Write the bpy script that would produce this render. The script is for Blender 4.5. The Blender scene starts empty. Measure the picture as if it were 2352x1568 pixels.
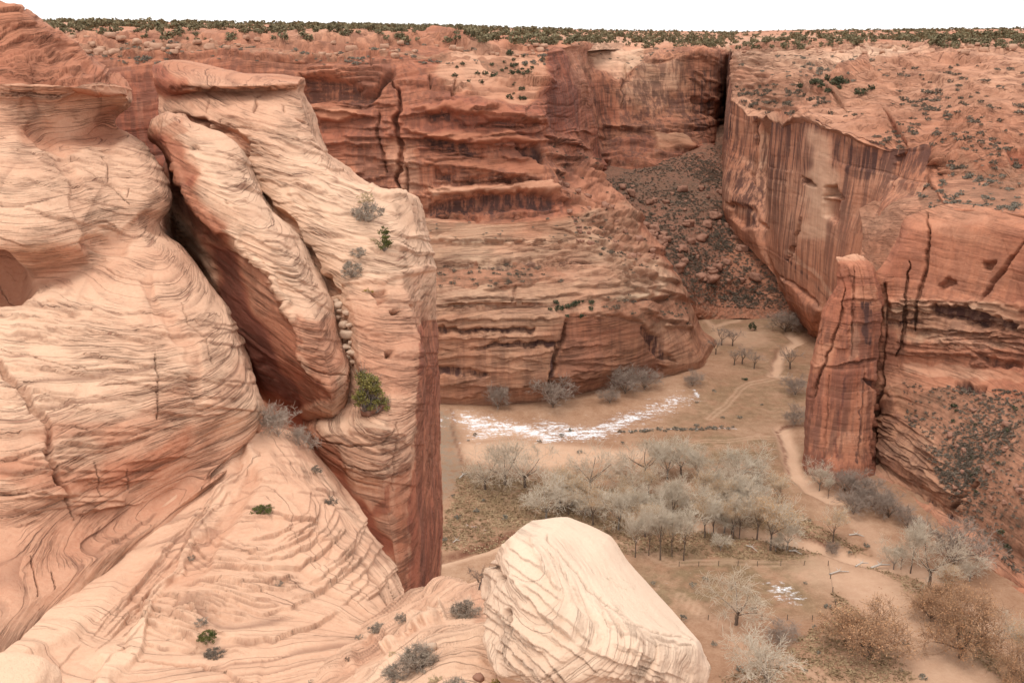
import bpy, math, random
import numpy as np
from mathutils import Vector, Matrix

R = math.radians
scene = bpy.context.scene
COL = scene.collection
# ---------------------------------------------------------------- camera, sky, sun, exposure
PITCH = R(17.3)          # camera looks down by this much
FPX, CU, CV = 2287.0, 1176.0, 784.0   # focal length and centre in the 2352 x 1568 survey frame
CAMZ = 120.0
cam_d = bpy.data.cameras.new('camera')
cam = bpy.data.objects.new('camera', cam_d)
COL.objects.link(cam)
cam.location = (0, 0, CAMZ)
cam.rotation_euler = (math.pi / 2 - PITCH, 0, 0)
cam_d.sensor_width = 36.0
cam_d.lens = 36.0 * FPX / 2352.0
cam_d.clip_start = 0.5
cam_d.clip_end = 20000
scene.camera = cam

world = bpy.data.worlds.new('World')
scene.world = world
world.use_nodes = True
wn = world.node_tree.nodes
wl = world.node_tree.links
wn.clear()
sky = wn.new('ShaderNodeTexSky')
sky.sky_type = 'NISHITA'
sky.sun_disc = False
SUN_EL, SUN_ROT = R(52), R(215)
sky.sun_elevation = SUN_EL
sky.sun_rotation = SUN_ROT
sky.dust_density = 4.0
sky.ozone_density = 1.0
cloud = wn.new('ShaderNodeMix')       # an even, bright overcast veil over the clear sky
cloud.data_type = 'RGBA'
cloud.inputs[0].default_value = 0.88
cloud.inputs[7].default_value = (9.8, 9.7, 9.6, 1)
bg = wn.new('ShaderNodeBackground')
bg.inputs['Strength'].default_value = 0.12
wo = wn.new('ShaderNodeOutputWorld')
wl.new(sky.outputs[0], cloud.inputs[6])
wl.new(cloud.outputs[2], bg.inputs['Color'])
wl.new(bg.outputs[0], wo.inputs['Surface'])

sun_d = bpy.data.lights.new('sun', 'SUN')
sun_d.energy = 1.5
sun_d.angle = R(25)
sun_d.color = (1.0, 0.96, 0.9)
sun = bpy.data.objects.new('sun', sun_d)
COL.objects.link(sun)
# soft light from high above, slightly behind and left of the camera
_sd = Vector((-0.22, -0.34, 1.05)).normalized()
sun.rotation_euler = _sd.to_track_quat('Z', 'Y').to_euler()
sun.location = (0, 0, 400)
sky.sun_elevation = math.asin(_sd.z)
sky.sun_rotation = math.atan2(_sd.x, _sd.y)

vs = scene.view_settings
vs.view_transform = 'Standard'
vs.look = 'None'
vs.gamma = 1.0
vs.use_curve_mapping = False
vs.exposure = 0.32
scene.cycles.max_bounces = 5
scene.cycles.diffuse_bounces = 3
scene.cycles.use_denoising = True

# ---------------------------------------------------------------- survey helpers
CP, SP = math.cos(PITCH), math.sin(PITCH)


def P(u, v, Y):
    """Point seen at survey pixel (u, v), at forward distance Y metres."""
    xc = (u - CU) / FPX
    yc = (CV - v) / FPX
    dy = CP + SP * yc
    dz = -SP + CP * yc
    k = Y / dy
    return (xc * k, Y, CAMZ + dz * k)


def F(u, v, z=0.0):
    """Point on the canyon floor seen at (u, v)."""
    xc = (u - CU) / FPX
    yc = (CV - v) / FPX
    dy = CP + SP * yc
    dz = -SP + CP * yc
    k = (z - CAMZ) / dz
    return (xc * k, dy * k, z)


def proj(p):
    """Survey pixel of world points, (n, 3) -> (n, 2)."""
    x = p[:, 0]
    y = p[:, 1]
    z = p[:, 2] - CAMZ
    d = y * CP - z * SP
    up = y * SP + z * CP
    d = np.where(d < 0.1, 0.1, d)
    return np.stack([CU + FPX * x / d, CV - FPX * up / d], 1)


# ---------------------------------------------------------------- noise
def _hash(ix, iy, iz, seed):
    h = (ix.astype(np.uint32) * np.uint32(374761393) + iy.astype(np.uint32) * np.uint32(668265263)
         + iz.astype(np.uint32) * np.uint32(2147483647 - 1013904223) + np.uint32((seed * 1274126177) & 0xffffffff))
    h = (h ^ (h >> np.uint32(13))) * np.uint32(1274126177)
    h = (h ^ (h >> np.uint32(16))) * np.uint32(2246822519)
    h = h ^ (h >> np.uint32(15))
    return (h.astype(np.float32) / np.float32(4294967295.0))


def noise3(x, y, z, seed=0):
    """Smooth value noise in [-1, 1]."""
    x = np.asarray(x, np.float32); y = np.asarray(y, np.float32); z = np.asarray(z, np.float32)
    x, y, z = np.broadcast_arrays(x, y, z)
    fx = np.floor(x); fy = np.floor(y); fz = np.floor(z)
    ix = fx.astype(np.int64); iy = fy.astype(np.int64); iz = fz.astype(np.int64)
    tx = x - fx; ty = y - fy; tz = z - fz
    tx = tx * tx * tx * (tx * (tx * 6 - 15) + 10)
    ty = ty * ty * ty * (ty * (ty * 6 - 15) + 10)
    tz = tz * tz * tz * (tz * (tz * 6 - 15) + 10)
    r = 0
    for dx in (0, 1):
        wx = tx if dx else 1 - tx
        for dy in (0, 1):
            wy = ty if dy else 1 - ty
            for dz in (0, 1):
                wz = tz if dz else 1 - tz
                r = r + wx * wy * wz * _hash(ix + dx, iy + dy, iz + dz, seed)
    return r * 2 - 1


def fbm(p, f, octaves=4, seed=0, gain=0.5, sc=(1, 1, 1)):
    s = 0; a = 1.0
    for o in range(octaves):
        k = f * (2.03 ** o)
        s = s + a * noise3(p[:, 0] * k * sc[0] + 13.7 * o, p[:, 1] * k * sc[1] + 7.1 * o, p[:, 2] * k * sc[2] + 3.3 * o, seed + o)
        a *= gain
    return s


def sstep(a, b, x):
    t = np.clip((x - a) / (b - a), 0, 1)
    return t * t * (3 - 2 * t)


def bed_frame(dip_deg, dip_dir_deg):
    """Bedding frame: beds dip by dip_deg towards compass direction dip_dir_deg (0 = +X, 90 = +Y)."""
    d = R(dip_dir_deg); a = R(dip_deg)
    n = np.array([math.sin(a) * math.cos(d), math.sin(a) * math.sin(d), math.cos(a)])
    e1 = np.array([-math.sin(d), math.cos(d), 0.0])
    e2 = np.cross(n, e1)
    return e1, e2, n


def layered(p, frame, layers, warp=(0.05, 0.6), lump=(0.08, 0.5), seed=1, oct_=4, sp=0.0):
    """Bedded sandstone relief. Returns displacement, crevice mask and bed coordinates."""
    e1, e2, n = frame
    w = fbm(p, warp[0], 3, seed + 50) * warp[1]
    a1 = p @ e1; a2 = p @ e2; b = p @ n + w
    disp = fbm(p, lump[0], oct_, seed + 90) * lump[1]
    crev = np.zeros(len(p), np.float32)
    for i, (t, amp, stretch, groove) in enumerate(layers):
        bb = b / t + 0.9 * noise3(a1 / (t * 14), a2 / (t * 14), b / (t * 9), seed + 7 * i) + 0.16 * noise3(a1 / (t * 3), a2 / (t * 3), b / (t * 9), seed + 7 * i + 3)
        k = np.floor(bb); f = bb - k
        s = t * stretch
        r0 = noise3(a1 / s + k * 5.31, a2 / s + k * 2.77, k * 3.17, seed + 11 * i + 1)
        r1 = noise3(a1 / s + (k + 1) * 5.31, a2 / s + (k + 1) * 2.77, (k + 1) * 3.17, seed + 11 * i + 1)
        m = sstep(0.86, 1.0, f)
        # beds stand out in places and die away in others
        cover = sstep(-0.35, 0.45, noise3(a1 / (s * 1.7), a2 / (s * 1.7), b / (t * 5), seed + 11 * i + 8))
        val = (r0 * (1 - m) + r1 * m) * (0.25 + 0.75 * cover)
        gm = sstep(0.0, 0.4, noise3(a1 / (s * .7) + k * 7.7, a2 / (s * .7), k * 9.7, seed + 11 * i + 5)) * (0.3 + 0.7 * cover)
        g = np.exp(-((np.minimum(f, 1 - f)) / max(0.075, 1.1 * sp / t)) ** 2) * gm
        disp = disp + amp * val - amp * groove * g
        crev = np.maximum(crev, g * min(1, groove))
    bed = np.stack([a1, a2, b], 1)
    return disp, crev, bed


# ---------------------------------------------------------------- meshes
def grid_faces(nr, nc):
    idx = np.arange(nr * nc, dtype=np.int32).reshape(nr, nc)
    return np.stack([idx[:-1, :-1], idx[1:, :-1], idx[1:, 1:], idx[:-1, 1:]], -1).reshape(-1, 4)


def np_mesh(name, verts, quads, mats, attrs=None, smooth=True):
    me = bpy.data.meshes.new(name)
    n = len(verts); k = quads.shape[1]; m = len(quads)
    me.vertices.add(n)
    me.vertices.foreach_set('co', np.ascontiguousarray(verts, np.float32).ravel())
    me.loops.add(m * k)
    me.polygons.add(m)
    me.polygons.foreach_set('loop_start', np.arange(0, m * k, k, dtype=np.int32))
    me.loops.foreach_set('vertex_index', np.ascontiguousarray(quads, np.int32).ravel())
    if smooth:
        me.polygons.foreach_set('use_smooth', np.ones(m, bool))
    me.update(calc_edges=True)
    for a, val in (attrs or {}).items():
        val = np.ascontiguousarray(val, np.float32)
        if val.ndim == 2:
            at = me.attributes.new(a, 'FLOAT_VECTOR', 'POINT')
            at.data.foreach_set('vector', val.ravel())
        else:
            at = me.attributes.new(a, 'FLOAT', 'POINT')
            at.data.foreach_set('value', val)
    for mt in (mats if isinstance(mats, (list, tuple)) else [mats]):
        me.materials.append(mt)
    return me


def tag(o, label=None, cat=None, group=None, kind=None):
    if label: o['label'] = label
    if cat: o['category'] = cat
    if group: o['group'] = group
    if kind: o['kind'] = kind
    return o


def link(name, me, parent=None):
    o = bpy.data.objects.new(name, me)
    COL.objects.link(o)
    if parent is not None:
        o.parent = parent
    return o


def empty(name, loc=(0, 0, 0)):
    o = bpy.data.objects.new(name, None)
    o.empty_display_size = 0.3
    o.location = loc
    COL.objects.link(o)
    return o


def hermite(C, ts, smooth):
    """Interpolate along axis 0 of C at parameters ts; smooth 0 = straight, 1 = Catmull-Rom."""
    n = len(C)
    i = np.clip(np.floor(ts).astype(int), 0, n - 2)
    f = (ts - i)
    f = f.reshape((-1,) + (1,) * (C.ndim - 1))
    p1 = C[i]; p2 = C[i + 1]
    p0 = C[np.maximum(i - 1, 0)]; p3 = C[np.minimum(i + 2, n - 1)]
    m1 = (p2 - p0) * 0.5; m2 = (p3 - p1) * 0.5
    # keep short intervals from overshooting
    seg = p2 - p1
    if C.shape[-1] >= 3:
        L = np.linalg.norm(seg[..., :3], axis=-1, keepdims=True) * 1.3 + 1e-6
        for m in (m1, m2):
            q = np.linalg.norm(m[..., :3], axis=-1, keepdims=True)
            m *= np.minimum(1, L / (q + 1e-6))
    f2 = f * f; f3 = f2 * f
    cub = (2 * f3 - 3 * f2 + 1) * p1 + (f3 - 2 * f2 + f) * m1 + (-2 * f3 + 3 * f2) * p2 + (f3 - f2) * m2
    lin = p1 + seg * f
    return cub * smooth + lin * (1 - smooth)


class Rock:
    pass


def seg_dist(uv, poly, signed=False):
    """Distance to a polyline and the parameter (0..1) along it; signed: side of the line (-1 = above a left-to-right line)."""
    best = np.full(len(uv), 1e9, np.float32); par = np.zeros(len(uv), np.float32); side = np.ones(len(uv), np.float32)
    poly = np.asarray(poly, np.float32)
    n = len(poly) - 1
    for j in range(n):
        a = poly[j]; b = poly[j + 1]
        d = b - a
        L = max(1e-6, float(d @ d))
        t = np.clip(((uv - a) @ d) / L, 0, 1)
        q = uv - (a + t[:, None] * d)
        dist = np.sqrt((q * q).sum(1))
        m = dist < best
        best = np.where(m, dist, best); par = np.where(m, (j + t) / n, par)
        if signed:
            side = np.where(m, np.sign(d[0] * q[:, 1] - d[1] * q[:, 0]), side)
    return (best, par, side) if signed else (best, par)


def in_poly(uv, poly):
    x = uv[:, 0]; y = uv[:, 1]
    r = np.zeros(len(uv), bool)
    n = len(poly)
    for i in range(n):
        x0, y0 = poly[i]; x1, y1 = poly[(i + 1) % n]
        c = ((y0 > y) != (y1 > y)) & (x < (x1 - x0) * (y - y0) / (y1 - y0 + 1e-9) + x0)
        r ^= c
    return r


def loft(name, rows, mat, res=2.4, frame=None, layers=(), warp=(0.05, 0.6), lump=(0.08, 0.5), seed=1,
         smooth=(0.9, 0.9), tones=None, stains=None, strokes=(), tone_noise=0.0, damp=None, cap=(3, 700), build=True, amp_rows=None, oct_=4, near=False, rough=None, joints=None, jdir=0, post=None):
    """A rock mass: a sheet through surveyed rows (top to bottom) of points (left to right)."""
    K = len(rows[0])
    C = np.zeros((len(rows), K, 6), np.float64)
    for i, r in enumerate(rows):
        assert len(r) == K, (name, i, len(r), K)
        for j, q in enumerate(r):
            if len(q) == 3 and not (isinstance(q[0], str)):
                C[i, j, :3] = P(*q)
            elif q[0] == 'F':
                C[i, j, :3] = F(q[1], q[2], q[3] if len(q) > 3 else 0.0)
            elif q[0] == 'W':
                C[i, j, :3] = q[1:4]
            elif q[0] == 'D':         # below/behind the point of the previous row
                C[i, j, :3] = C[i - 1, j, :3] + np.array(q[1:4])
        t = 0.3 if tones is None else tones[i]
        s = 0.0 if stains is None else stains[i]
        C[i, :, 3] = t
        C[i, :, 4] = s
        C[i, :, 5] = 1.0 if amp_rows is None else amp_rows[i]
    uvc = proj(C[..., :3].reshape(-1, 3)).reshape(len(rows), K, 2)

    def params(axis):
        d = np.linalg.norm(np.diff(uvc, axis=axis), axis=-1)
        L = np.percentile(d, 75, axis=1 - axis)
        ts = []
        for i, l in enumerate(L):
            m = int(np.clip(l / res, cap[0], cap[1]))
            ts.append(i + np.arange(m) / m)
        ts.append(np.array([len(L)], float))
        return np.concatenate(ts)
    tr = params(0); tc = params(1)
    A = hermite(C, tr, smooth[0])
    A = hermite(np.swapaxes(A, 0, 1), tc, smooth[1])
    A = np.swapaxes(A, 0, 1)
    nr, nc = A.shape[:2]
    p = A[..., :3]
    dr = np.gradient(p, axis=0); dc = np.gradient(p, axis=1)
    nrm = np.cross(dr, dc)
    nrm /= (np.linalg.norm(nrm, axis=-1, keepdims=True) + 1e-9)
    # soften the direction field so that creases do not fold
    for _ in range(3):
        q = np.pad(nrm, ((1, 1), (1, 1), (0, 0)), mode='edge')
        nrm = (q[:-2, 1:-1] + q[2:, 1:-1] + q[1:-1, :-2] + q[1:-1, 2:] + nrm) / 5
    nrm /= (np.linalg.norm(nrm, axis=-1, keepdims=True) + 1e-9)
    p = p.reshape(-1, 3); nrm = nrm.reshape(-1, 3)
    tone = A[..., 3].reshape(-1).copy(); stain = A[..., 4].reshape(-1).copy()
    ampm = A[..., 5].reshape(-1)
    uv = proj(p)
    if frame is None:
        frame = bed_frame(4, 20)
    d, crev, bed = layered(p.astype(np.float32), frame, layers, warp, lump, seed, oct_, float(np.median(np.linalg.norm(dr.reshape(-1, 3), axis=1))))
    d = d * ampm
    if damp is not None:
        d = d * damp(uv, p)
    crev = crev * np.clip(ampm * 1.6, 0, 1)
    soil = np.zeros(len(p), np.float32)
    calm_a = np.zeros(len(p), np.float32)
    drab_a = np.zeros(len(p), np.float32)
    if joints:      # upright joints: the wall breaks into slabs and pillars
        ja = R(jdir)
        jf = (np.array([0, 0, 1.0]), np.array([-math.sin(ja), math.cos(ja), 0]), np.array([math.cos(ja), math.sin(ja), 0.05]))
        jd, jc, _b = layered(p.astype(np.float32), jf, joints, (.03, 1.5), (.05, 0.0), seed + 500, 1)
        d = d + jd * ampm; crev = np.maximum(crev, jc * .7 * np.clip(ampm, 0, 1))
    if rough:
        e1, e2, nn = frame
        bb = np.stack([bed[:, 0] * .45, bed[:, 1] * .45, bed[:, 2] * 1.8], 1).astype(np.float32)
        d = d + ampm * rough[1] * fbm(bb, rough[0], 4, seed + 400, gain=.6)
    for s in strokes:
        w_ = s['w']; dep = s.get('depth', 0)
        line_crack = 'line' in s and s.get('crev', 0) and w_ <= 9 and 'ledge' not in s
        if near and line_crack:
            w_ = w_ * .6; dep = dep * .5
        pts_ = s.get('poly') or s['line']
        lo = np.min(np.array(pts_), 0) - 3 * w_ - 60; hi = np.max(np.array(pts_), 0) + 3 * w_ + 60
        I = np.flatnonzero((uv[:, 0] > lo[0]) & (uv[:, 0] < hi[0]) & (uv[:, 1] > lo[1]) & (uv[:, 1] < hi[1]))
        if len(I) == 0: continue
        q = uv[I]
        sd_ = seed * 1.0 + lo[0]
        if line_crack or 'ledge' in s:
            jit = np.stack([3.0 * noise3(q[:, 0] / 17, q[:, 1] / 17, sd_, 77) + (.5 if 'ledge' in s else 1.2) * noise3(q[:, 0] / 6, q[:, 1] / 6, sd_, 78), 3.0 * noise3(q[:, 0] / 17, q[:, 1] / 17, sd_ + 9, 79) + (.5 if 'ledge' in s else 1.2) * noise3(q[:, 0] / 6, q[:, 1] / 6, sd_ + 9, 80)], 1)
        else:
            jw = s.get('jag', 0.35) * w_
            f1 = w_ * 2.5
            jit = np.stack([noise3(q[:, 0] / f1, q[:, 1] / f1, sd_, 77) + .4 * noise3(q[:, 0] / f1 * 3, q[:, 1] / f1 * 3, sd_, 81), noise3(q[:, 0] / f1, q[:, 1] / f1, sd_ + 9, 78) + .4 * noise3(q[:, 0] / f1 * 3, q[:, 1] / f1 * 3, sd_ + 5, 82)], 1) * jw * 2
        uj = q + jit
        if 'ledge' in s:
            dist, par, side = seg_dist(uj, s['line'], True)
            endf = sstep(0, .16, par) * sstep(0, .16, 1 - par)
            above = side < 0
            h_ = s['ledge']
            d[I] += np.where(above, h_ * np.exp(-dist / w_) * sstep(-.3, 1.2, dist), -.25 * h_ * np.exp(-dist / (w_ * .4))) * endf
            crev[I] = np.maximum(crev[I], np.where(above, 1 - sstep(.4, 1.4, dist), 1 - sstep(1.2, 3.2, dist)) * endf * s.get('crev', .85) * sstep(-.7, .2, noise3(q[:, 0] / 25, q[:, 1] / 25, sd_, 90)))  # shadow line under the ledge, painted through the crevice mask
            continue
        if 'poly' in s:
            inside = in_poly(uj, s['poly'])
            dist, par = seg_dist(uj, list(s['poly']) + [s['poly'][0]])
            sd = np.where(inside, dist, -dist)
            m = sstep(-w_ * .5, w_ * .5, sd)
        else:
            dist, par = seg_dist(uj, s['line'])
            wv = w_
            if s.get('taper') or line_crack:
                wv = w_ * np.clip(0.25 + 1.5 * np.minimum(par, 1 - par) * 2, 0.25, 1)
            m = 1 - sstep(wv * 0.25, wv * 0.75, dist)
        d[I] -= m * dep
        tone[I] += m * s.get('tone', 0)
        if 'stain' in s: stain[I] = np.maximum(stain[I], m * s['stain'])
        if s.get('clean'): stain[I] *= (1 - m * s['clean'])
        if s.get('calm'): calm_a[I] = np.maximum(calm_a[I], m * s['calm'])
        if s.get('drab'): drab_a[I] = np.maximum(drab_a[I], m * s['drab'])
        if s.get('soil'): soil[I] = np.maximum(soil[I], m * s['soil'])
        crev[I] = np.maximum(crev[I], m * s.get('crev', 0))
    if tone_noise:
        tone = tone + tone_noise * fbm(p.astype(np.float32), lump[0] * 0.6, 3, seed + 200)
    v = p + nrm * d[:, None]
    if post is not None:
        v = post(v, uv)
    rk = Rock()
    rk.v = v; rk.n = nrm; rk.uv = proj(v); rk.shape = (nr, nc); rk.name = name
    rk.depth = v[:, 1]
    # true normals of the displaced sheet, for planting
    vv = v.reshape(nr, nc, 3)
    tn = np.cross(np.gradient(vv, axis=0), np.gradient(vv, axis=1)).reshape(-1, 3)
    rk.tn = tn / (np.linalg.norm(tn, axis=1, keepdims=True) + 1e-9)
    if build:
        me = np_mesh(name, v, grid_faces(nr, nc), mat,
                     {'tone': np.clip(tone, 0, 1.2), 'stain': np.clip(stain, 0, 1), 'crev': np.clip(crev, 0, 1), 'soil': soil, 'drab': drab_a, 'calm': calm_a, 'bed': bed})
        rk.obj = link(name, me)
    print(name, nr, nc, nr * nc)
    return rk


def rand_ledges(seed, poly, n, length, slope, height, w, crev=.8, bow=0.0, arc=None):
    """Broken bed edges strewn over part of a rock, each a short step with a shadow line painted below it."""
    g = np.random.default_rng(seed)
    P_ = np.array(poly, float); lo = P_.min(0); hi = P_.max(0)
    out = []
    while len(out) < n:
        c = g.uniform(lo, hi)
        if not in_poly(c[None], poly)[0]: continue
        L = g.uniform(*length)
        if arc is not None:
            cx, cy, rx, ry = arc
            a0 = math.atan2((c[1] - cy) / ry, (c[0] - cx) / rx); rr = math.hypot((c[1] - cy) / ry, (c[0] - cx) / rx)
            da = L / (rr * (rx + ry) / 2) / 2
            ln = [(cx + rx * rr * math.cos(a0 + t * da), cy + ry * rr * math.sin(a0 + t * da) + g.normal() * 3) for t in (1, .5, 0, -.5, -1)]
        else:
            sl = slope + g.normal() * .08
            b_ = bow * g.uniform(-1, 1)
            ln = [(c[0] + t * L / 2, c[1] + t * L / 2 * sl + b_ * (1 - t * t) * L + g.normal() * 2) for t in (-1, -.5, 0, .5, 1)]
        out.append(dict(line=ln, w=g.uniform(*w), ledge=g.uniform(*height), crev=crev * g.uniform(.4, 1)))
    return out


def ragged(lip, amp=2.2, wl=9.0, reach=14.0, seed=900):
    """Uneven cliff edge: both sheets meeting along the lip rise and fall together."""
    def f_(v, uv):
        dist, _p = seg_dist(uv, lip)
        k = np.exp(-(dist / reach) ** 2)
        q = v.astype(np.float32)
        dz = noise3(q[:, 0] / wl, q[:, 1] / wl, 3.3, seed) + .5 * noise3(q[:, 0] / wl * 2.7, q[:, 1] / wl * 2.7, 5.1, seed + 1) + .25 * noise3(q[:, 0] / wl * 6, q[:, 1] / wl * 6, 7.1, seed + 2)
        v = v.copy(); v[:, 2] += amp * k * dz
        return v
    return f_
# ---------------------------------------------------------------- materials
class NT:
    """Small helper for node trees."""
    def __init__(self, name):
        self.m = bpy.data.materials.new(name)
        self.m.use_nodes = True
        self.t = self.m.node_tree
        self.t.nodes.clear()
        self.out = self.n('ShaderNodeOutputMaterial')
        self.bsdf = self.n('ShaderNodeBsdfPrincipled')
        self.bsdf.inputs['Roughness'].default_value = 0.9
        self.bsdf.inputs['Specular IOR Level'].default_value = 0.15
        self.t.links.new(self.bsdf.outputs[0], self.out.inputs[0])

    def n(self, t):
        return self.t.nodes.new(t)

    def l(self, a, b):
        self.t.links.new(a, b)

    def attr(self, name, vec=False):
        a = self.n('ShaderNodeAttribute')
        a.attribute_name = name
        return a.outputs['Vector'] if vec else a.outputs['Fac']

    def pos(self):
        return self.n('ShaderNodeNewGeometry').outputs['Position']

    def scale(self, v, s):
        m = self.n('ShaderNodeVectorMath'); m.operation = 'MULTIPLY'
        self.l(v, m.inputs[0]); m.inputs[1].default_value = s
        return m.outputs[0]

    def noise(self, v, scale=1.0, detail=3.0, rough=0.55, dist=0.0):
        x = self.n('ShaderNodeTexNoise')
        x.inputs['Scale'].default_value = scale
        x.inputs['Detail'].default_value = detail
        x.inputs['Roughness'].default_value = rough
        x.inputs['Distortion'].default_value = dist
        self.l(v, x.inputs['Vector'])
        return x.outputs['Fac']

    def voro(self, v, scale=1.0, feature='F1'):
        x = self.n('ShaderNodeTexVoronoi')
        x.feature = feature
        x.inputs['Scale'].default_value = scale
        self.l(v, x.inputs['Vector'])
        return x.outputs['Distance']

    def math(self, op, a, b=None, clamp=False):
        x = self.n('ShaderNodeMath'); x.operation = op; x.use_clamp = clamp
        for i, q in enumerate((a, b)):
            if q is None: continue
            if isinstance(q, (int, float)): x.inputs[i].default_value = q
            else: self.l(q, x.inputs[i])
        return x.outputs[0]

    def step(self, x, a, b, lo=0.0, hi=1.0):
        m = self.n('ShaderNodeMapRange'); m.interpolation_type = 'SMOOTHSTEP'
        self.l(x, m.inputs[0])
        for i, q in zip((1, 2, 3, 4), (a, b, lo, hi)):
            m.inputs[i].default_value = q
        return m.outputs[0]

    def ramp(self, x, stops):
        r = self.n('ShaderNodeValToRGB')
        e = r.color_ramp.elements
        while len(e) < len(stops): e.new(0.5)
        for q, (p_, c) in zip(e, stops):
            q.position = p_; q.color = (*c, 1)
        self.l(x, r.inputs[0])
        return r.outputs[0]

    def mix(self, f, a, b, mode='MIX'):
        m = self.n('ShaderNodeMix'); m.data_type = 'RGBA'; m.blend_type = mode
        for i, q in ((0, f), (6, a), (7, b)):
            if isinstance(q, (int, float)): m.inputs[i].default_value = q
            elif isinstance(q, tuple): m.inputs[i].default_value = (*q, 1)
            else: self.l(q, m.inputs[i])
        return m.outputs[2]

    def bump(self, h, dist, strength=1.0, prev=None):
        b = self.n('ShaderNodeBump')
        b.inputs['Strength'].default_value = strength
        b.inputs['Distance'].default_value = dist
        self.l(h, b.inputs['Height'])
        if prev is not None: self.l(prev, b.inputs['Normal'])
        return b.outputs[0]


PALE = (0.70, 0.45, 0.305)
PEACH = (0.57, 0.305, 0.195)
ORANGE = (0.455, 0.190, 0.110)
RED = (0.345, 0.118, 0.070)
DEEP = (0.235, 0.080, 0.052)
VARN = (0.105, 0.052, 0.043)


def sandstone(name, ls=1.0, line=0.7, line_cover=(0.42, 0.62), bump=0.05, streak=(0.5, 0.02), streak_amt=0.0,
              band=0.5, band_amt=0.35, patch=0.15, patch_amt=0.25, lichen=0.0, ramp=None, speck=0.25):
    """Bedded sandstone. ls: how many bedding lines per metre; streak: varnish streak frequency across / down."""
    k = NT(name)
    bed = k.attr('bed', True); pos = k.pos()
    tone = k.attr('tone'); stain = k.attr('stain'); crev = k.attr('crev')
    n_patch = k.noise(k.scale(bed, (patch, patch, patch * 2)), 1, 4)
    n_band = k.noise(k.scale(bed, (band * .04, band * .04, band)), 1, 4, 0.65)
    n_fine = k.noise(pos, 5.0 * ls, 5, 0.7)
    x = k.math('ADD', tone, k.math('MULTIPLY', k.math('SUBTRACT', n_patch, 0.5), patch_amt * 2))
    x = k.math('ADD', x, k.math('MULTIPLY', k.math('SUBTRACT', n_band, 0.5), band_amt * 2))
    x = k.math('ADD', x, k.math('MULTIPLY', k.math('SUBTRACT', n_fine, 0.5), speck))
    col = k.ramp(x, ramp or [(0.0, PALE), (0.3, PEACH), (0.55, ORANGE), (0.8, RED), (1.0, DEEP)])
    dn = k.math('MULTIPLY', k.attr('drab'), k.step(k.noise(k.scale(bed, (patch * 2, patch * 2, patch * 5)), 1, 4), .3, .6, .45, 1))
    col = k.mix(dn, col, k.mix(1.0, col, (.86, 1.0, 1.02), 'MULTIPLY'))
    # thin, broken bedding lines
    wob = k.noise(k.scale(bed, (ls * .9, ls * .9, ls * .3)), 1, 3)
    cmb = k.n('ShaderNodeCombineXYZ'); sep = k.n('ShaderNodeSeparateXYZ'); k.l(bed, sep.inputs[0])
    k.l(sep.outputs[0], cmb.inputs[0]); k.l(sep.outputs[1], cmb.inputs[1])
    k.l(k.math('ADD', sep.outputs[2], k.math('MULTIPLY', wob, 0.10 / ls)), cmb.inputs[2])
    bw = cmb.outputs[0]
    n1 = k.noise(k.scale(bw, (.09 * ls, .09 * ls, 3.2 * ls)), 1, 2, 0.5)
    r1 = k.step(k.math('ABSOLUTE', k.math('SUBTRACT', n1, 0.5)), 0.0, 0.015, 1, 0)
    n3 = k.noise(k.scale(bw, (.35 * ls, .35 * ls, 19 * ls)), 1, 3, 0.6)
    r3 = k.step(k.math('ABSOLUTE', k.math('SUBTRACT', n3, 0.5)), 0.0, 0.06, 1, 0)
    n2 = k.noise(k.scale(bw, (.22 * ls, .22 * ls, 8.5 * ls)), 1, 2, 0.5)
    r2 = k.step(k.math('ABSOLUTE', k.math('SUBTRACT', n2, 0.5)), 0.0, 0.020, 1, 0)
    cov = k.step(k.noise(k.scale(bed, (.35 * ls, .35 * ls, 1.1 * ls)), 1, 3), line_cover[0], line_cover[1])
    cov1 = k.math('ADD', k.math('MULTIPLY', cov, .65), .35)
    calm = k.math('SUBTRACT', 1.0, k.attr('calm'))
    lines = k.math('MAXIMUM', k.math('MULTIPLY', r1, cov1), k.math('MULTIPLY', k.math('MAXIMUM', k.math('MULTIPLY', r3, .22), k.math('MULTIPLY', r2, 0.6)), cov))
    lines = k.math('MULTIPLY', lines, calm)
    col = k.mix(k.math('MULTIPLY', lines, line), col, (0.25, 0.115, 0.075))
    # water streaks of desert varnish
    if streak_amt > 0:
        s1 = k.noise(k.scale(pos, (streak[0], streak[0], streak[1])), 1, 4, 0.65)
        s2 = k.noise(k.scale(pos, (streak[0] * .22, streak[0] * .22, streak[1] * 1.5)), 1, 3, 0.6)
        s3 = k.noise(k.scale(pos, (streak[0] * .8, streak[0] * .8, streak[1] * .7)), 1, 4, 0.6, 0.0)
        sm = k.step(k.math('ADD', k.math('MULTIPLY', s1, .6), k.math('MULTIPLY', s2, .4)), 0.43, 0.57)
        f = k.math('MULTIPLY', k.math('MULTIPLY', sm, stain), streak_amt, True)
        pal = k.math('MULTIPLY', k.step(s3, 0.56, 0.70), k.math('MULTIPLY', stain, 0.55), True)
        col = k.mix(pal, col, (0.46, 0.29, 0.21))
        col = k.mix(f, col, VARN)
    # full coats of varnish where the stain mask is strong
    sp = k.noise(k.scale(pos, (.25 * ls, .25 * ls, .10 * ls)), 1, 5, 0.7)
    full = k.step(k.math('ADD', stain, k.math('MULTIPLY', k.math('SUBTRACT', sp, .5), 0.9)), 0.62, 0.95)
    col = k.mix(k.math('MULTIPLY', full, 0.85), col, VARN)
    col = k.mix(k.math('MULTIPLY', crev, 0.6), col, (0.16, 0.070, 0.045))  # dirt in crevices, plus the painted shadow lines below ledges
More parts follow.
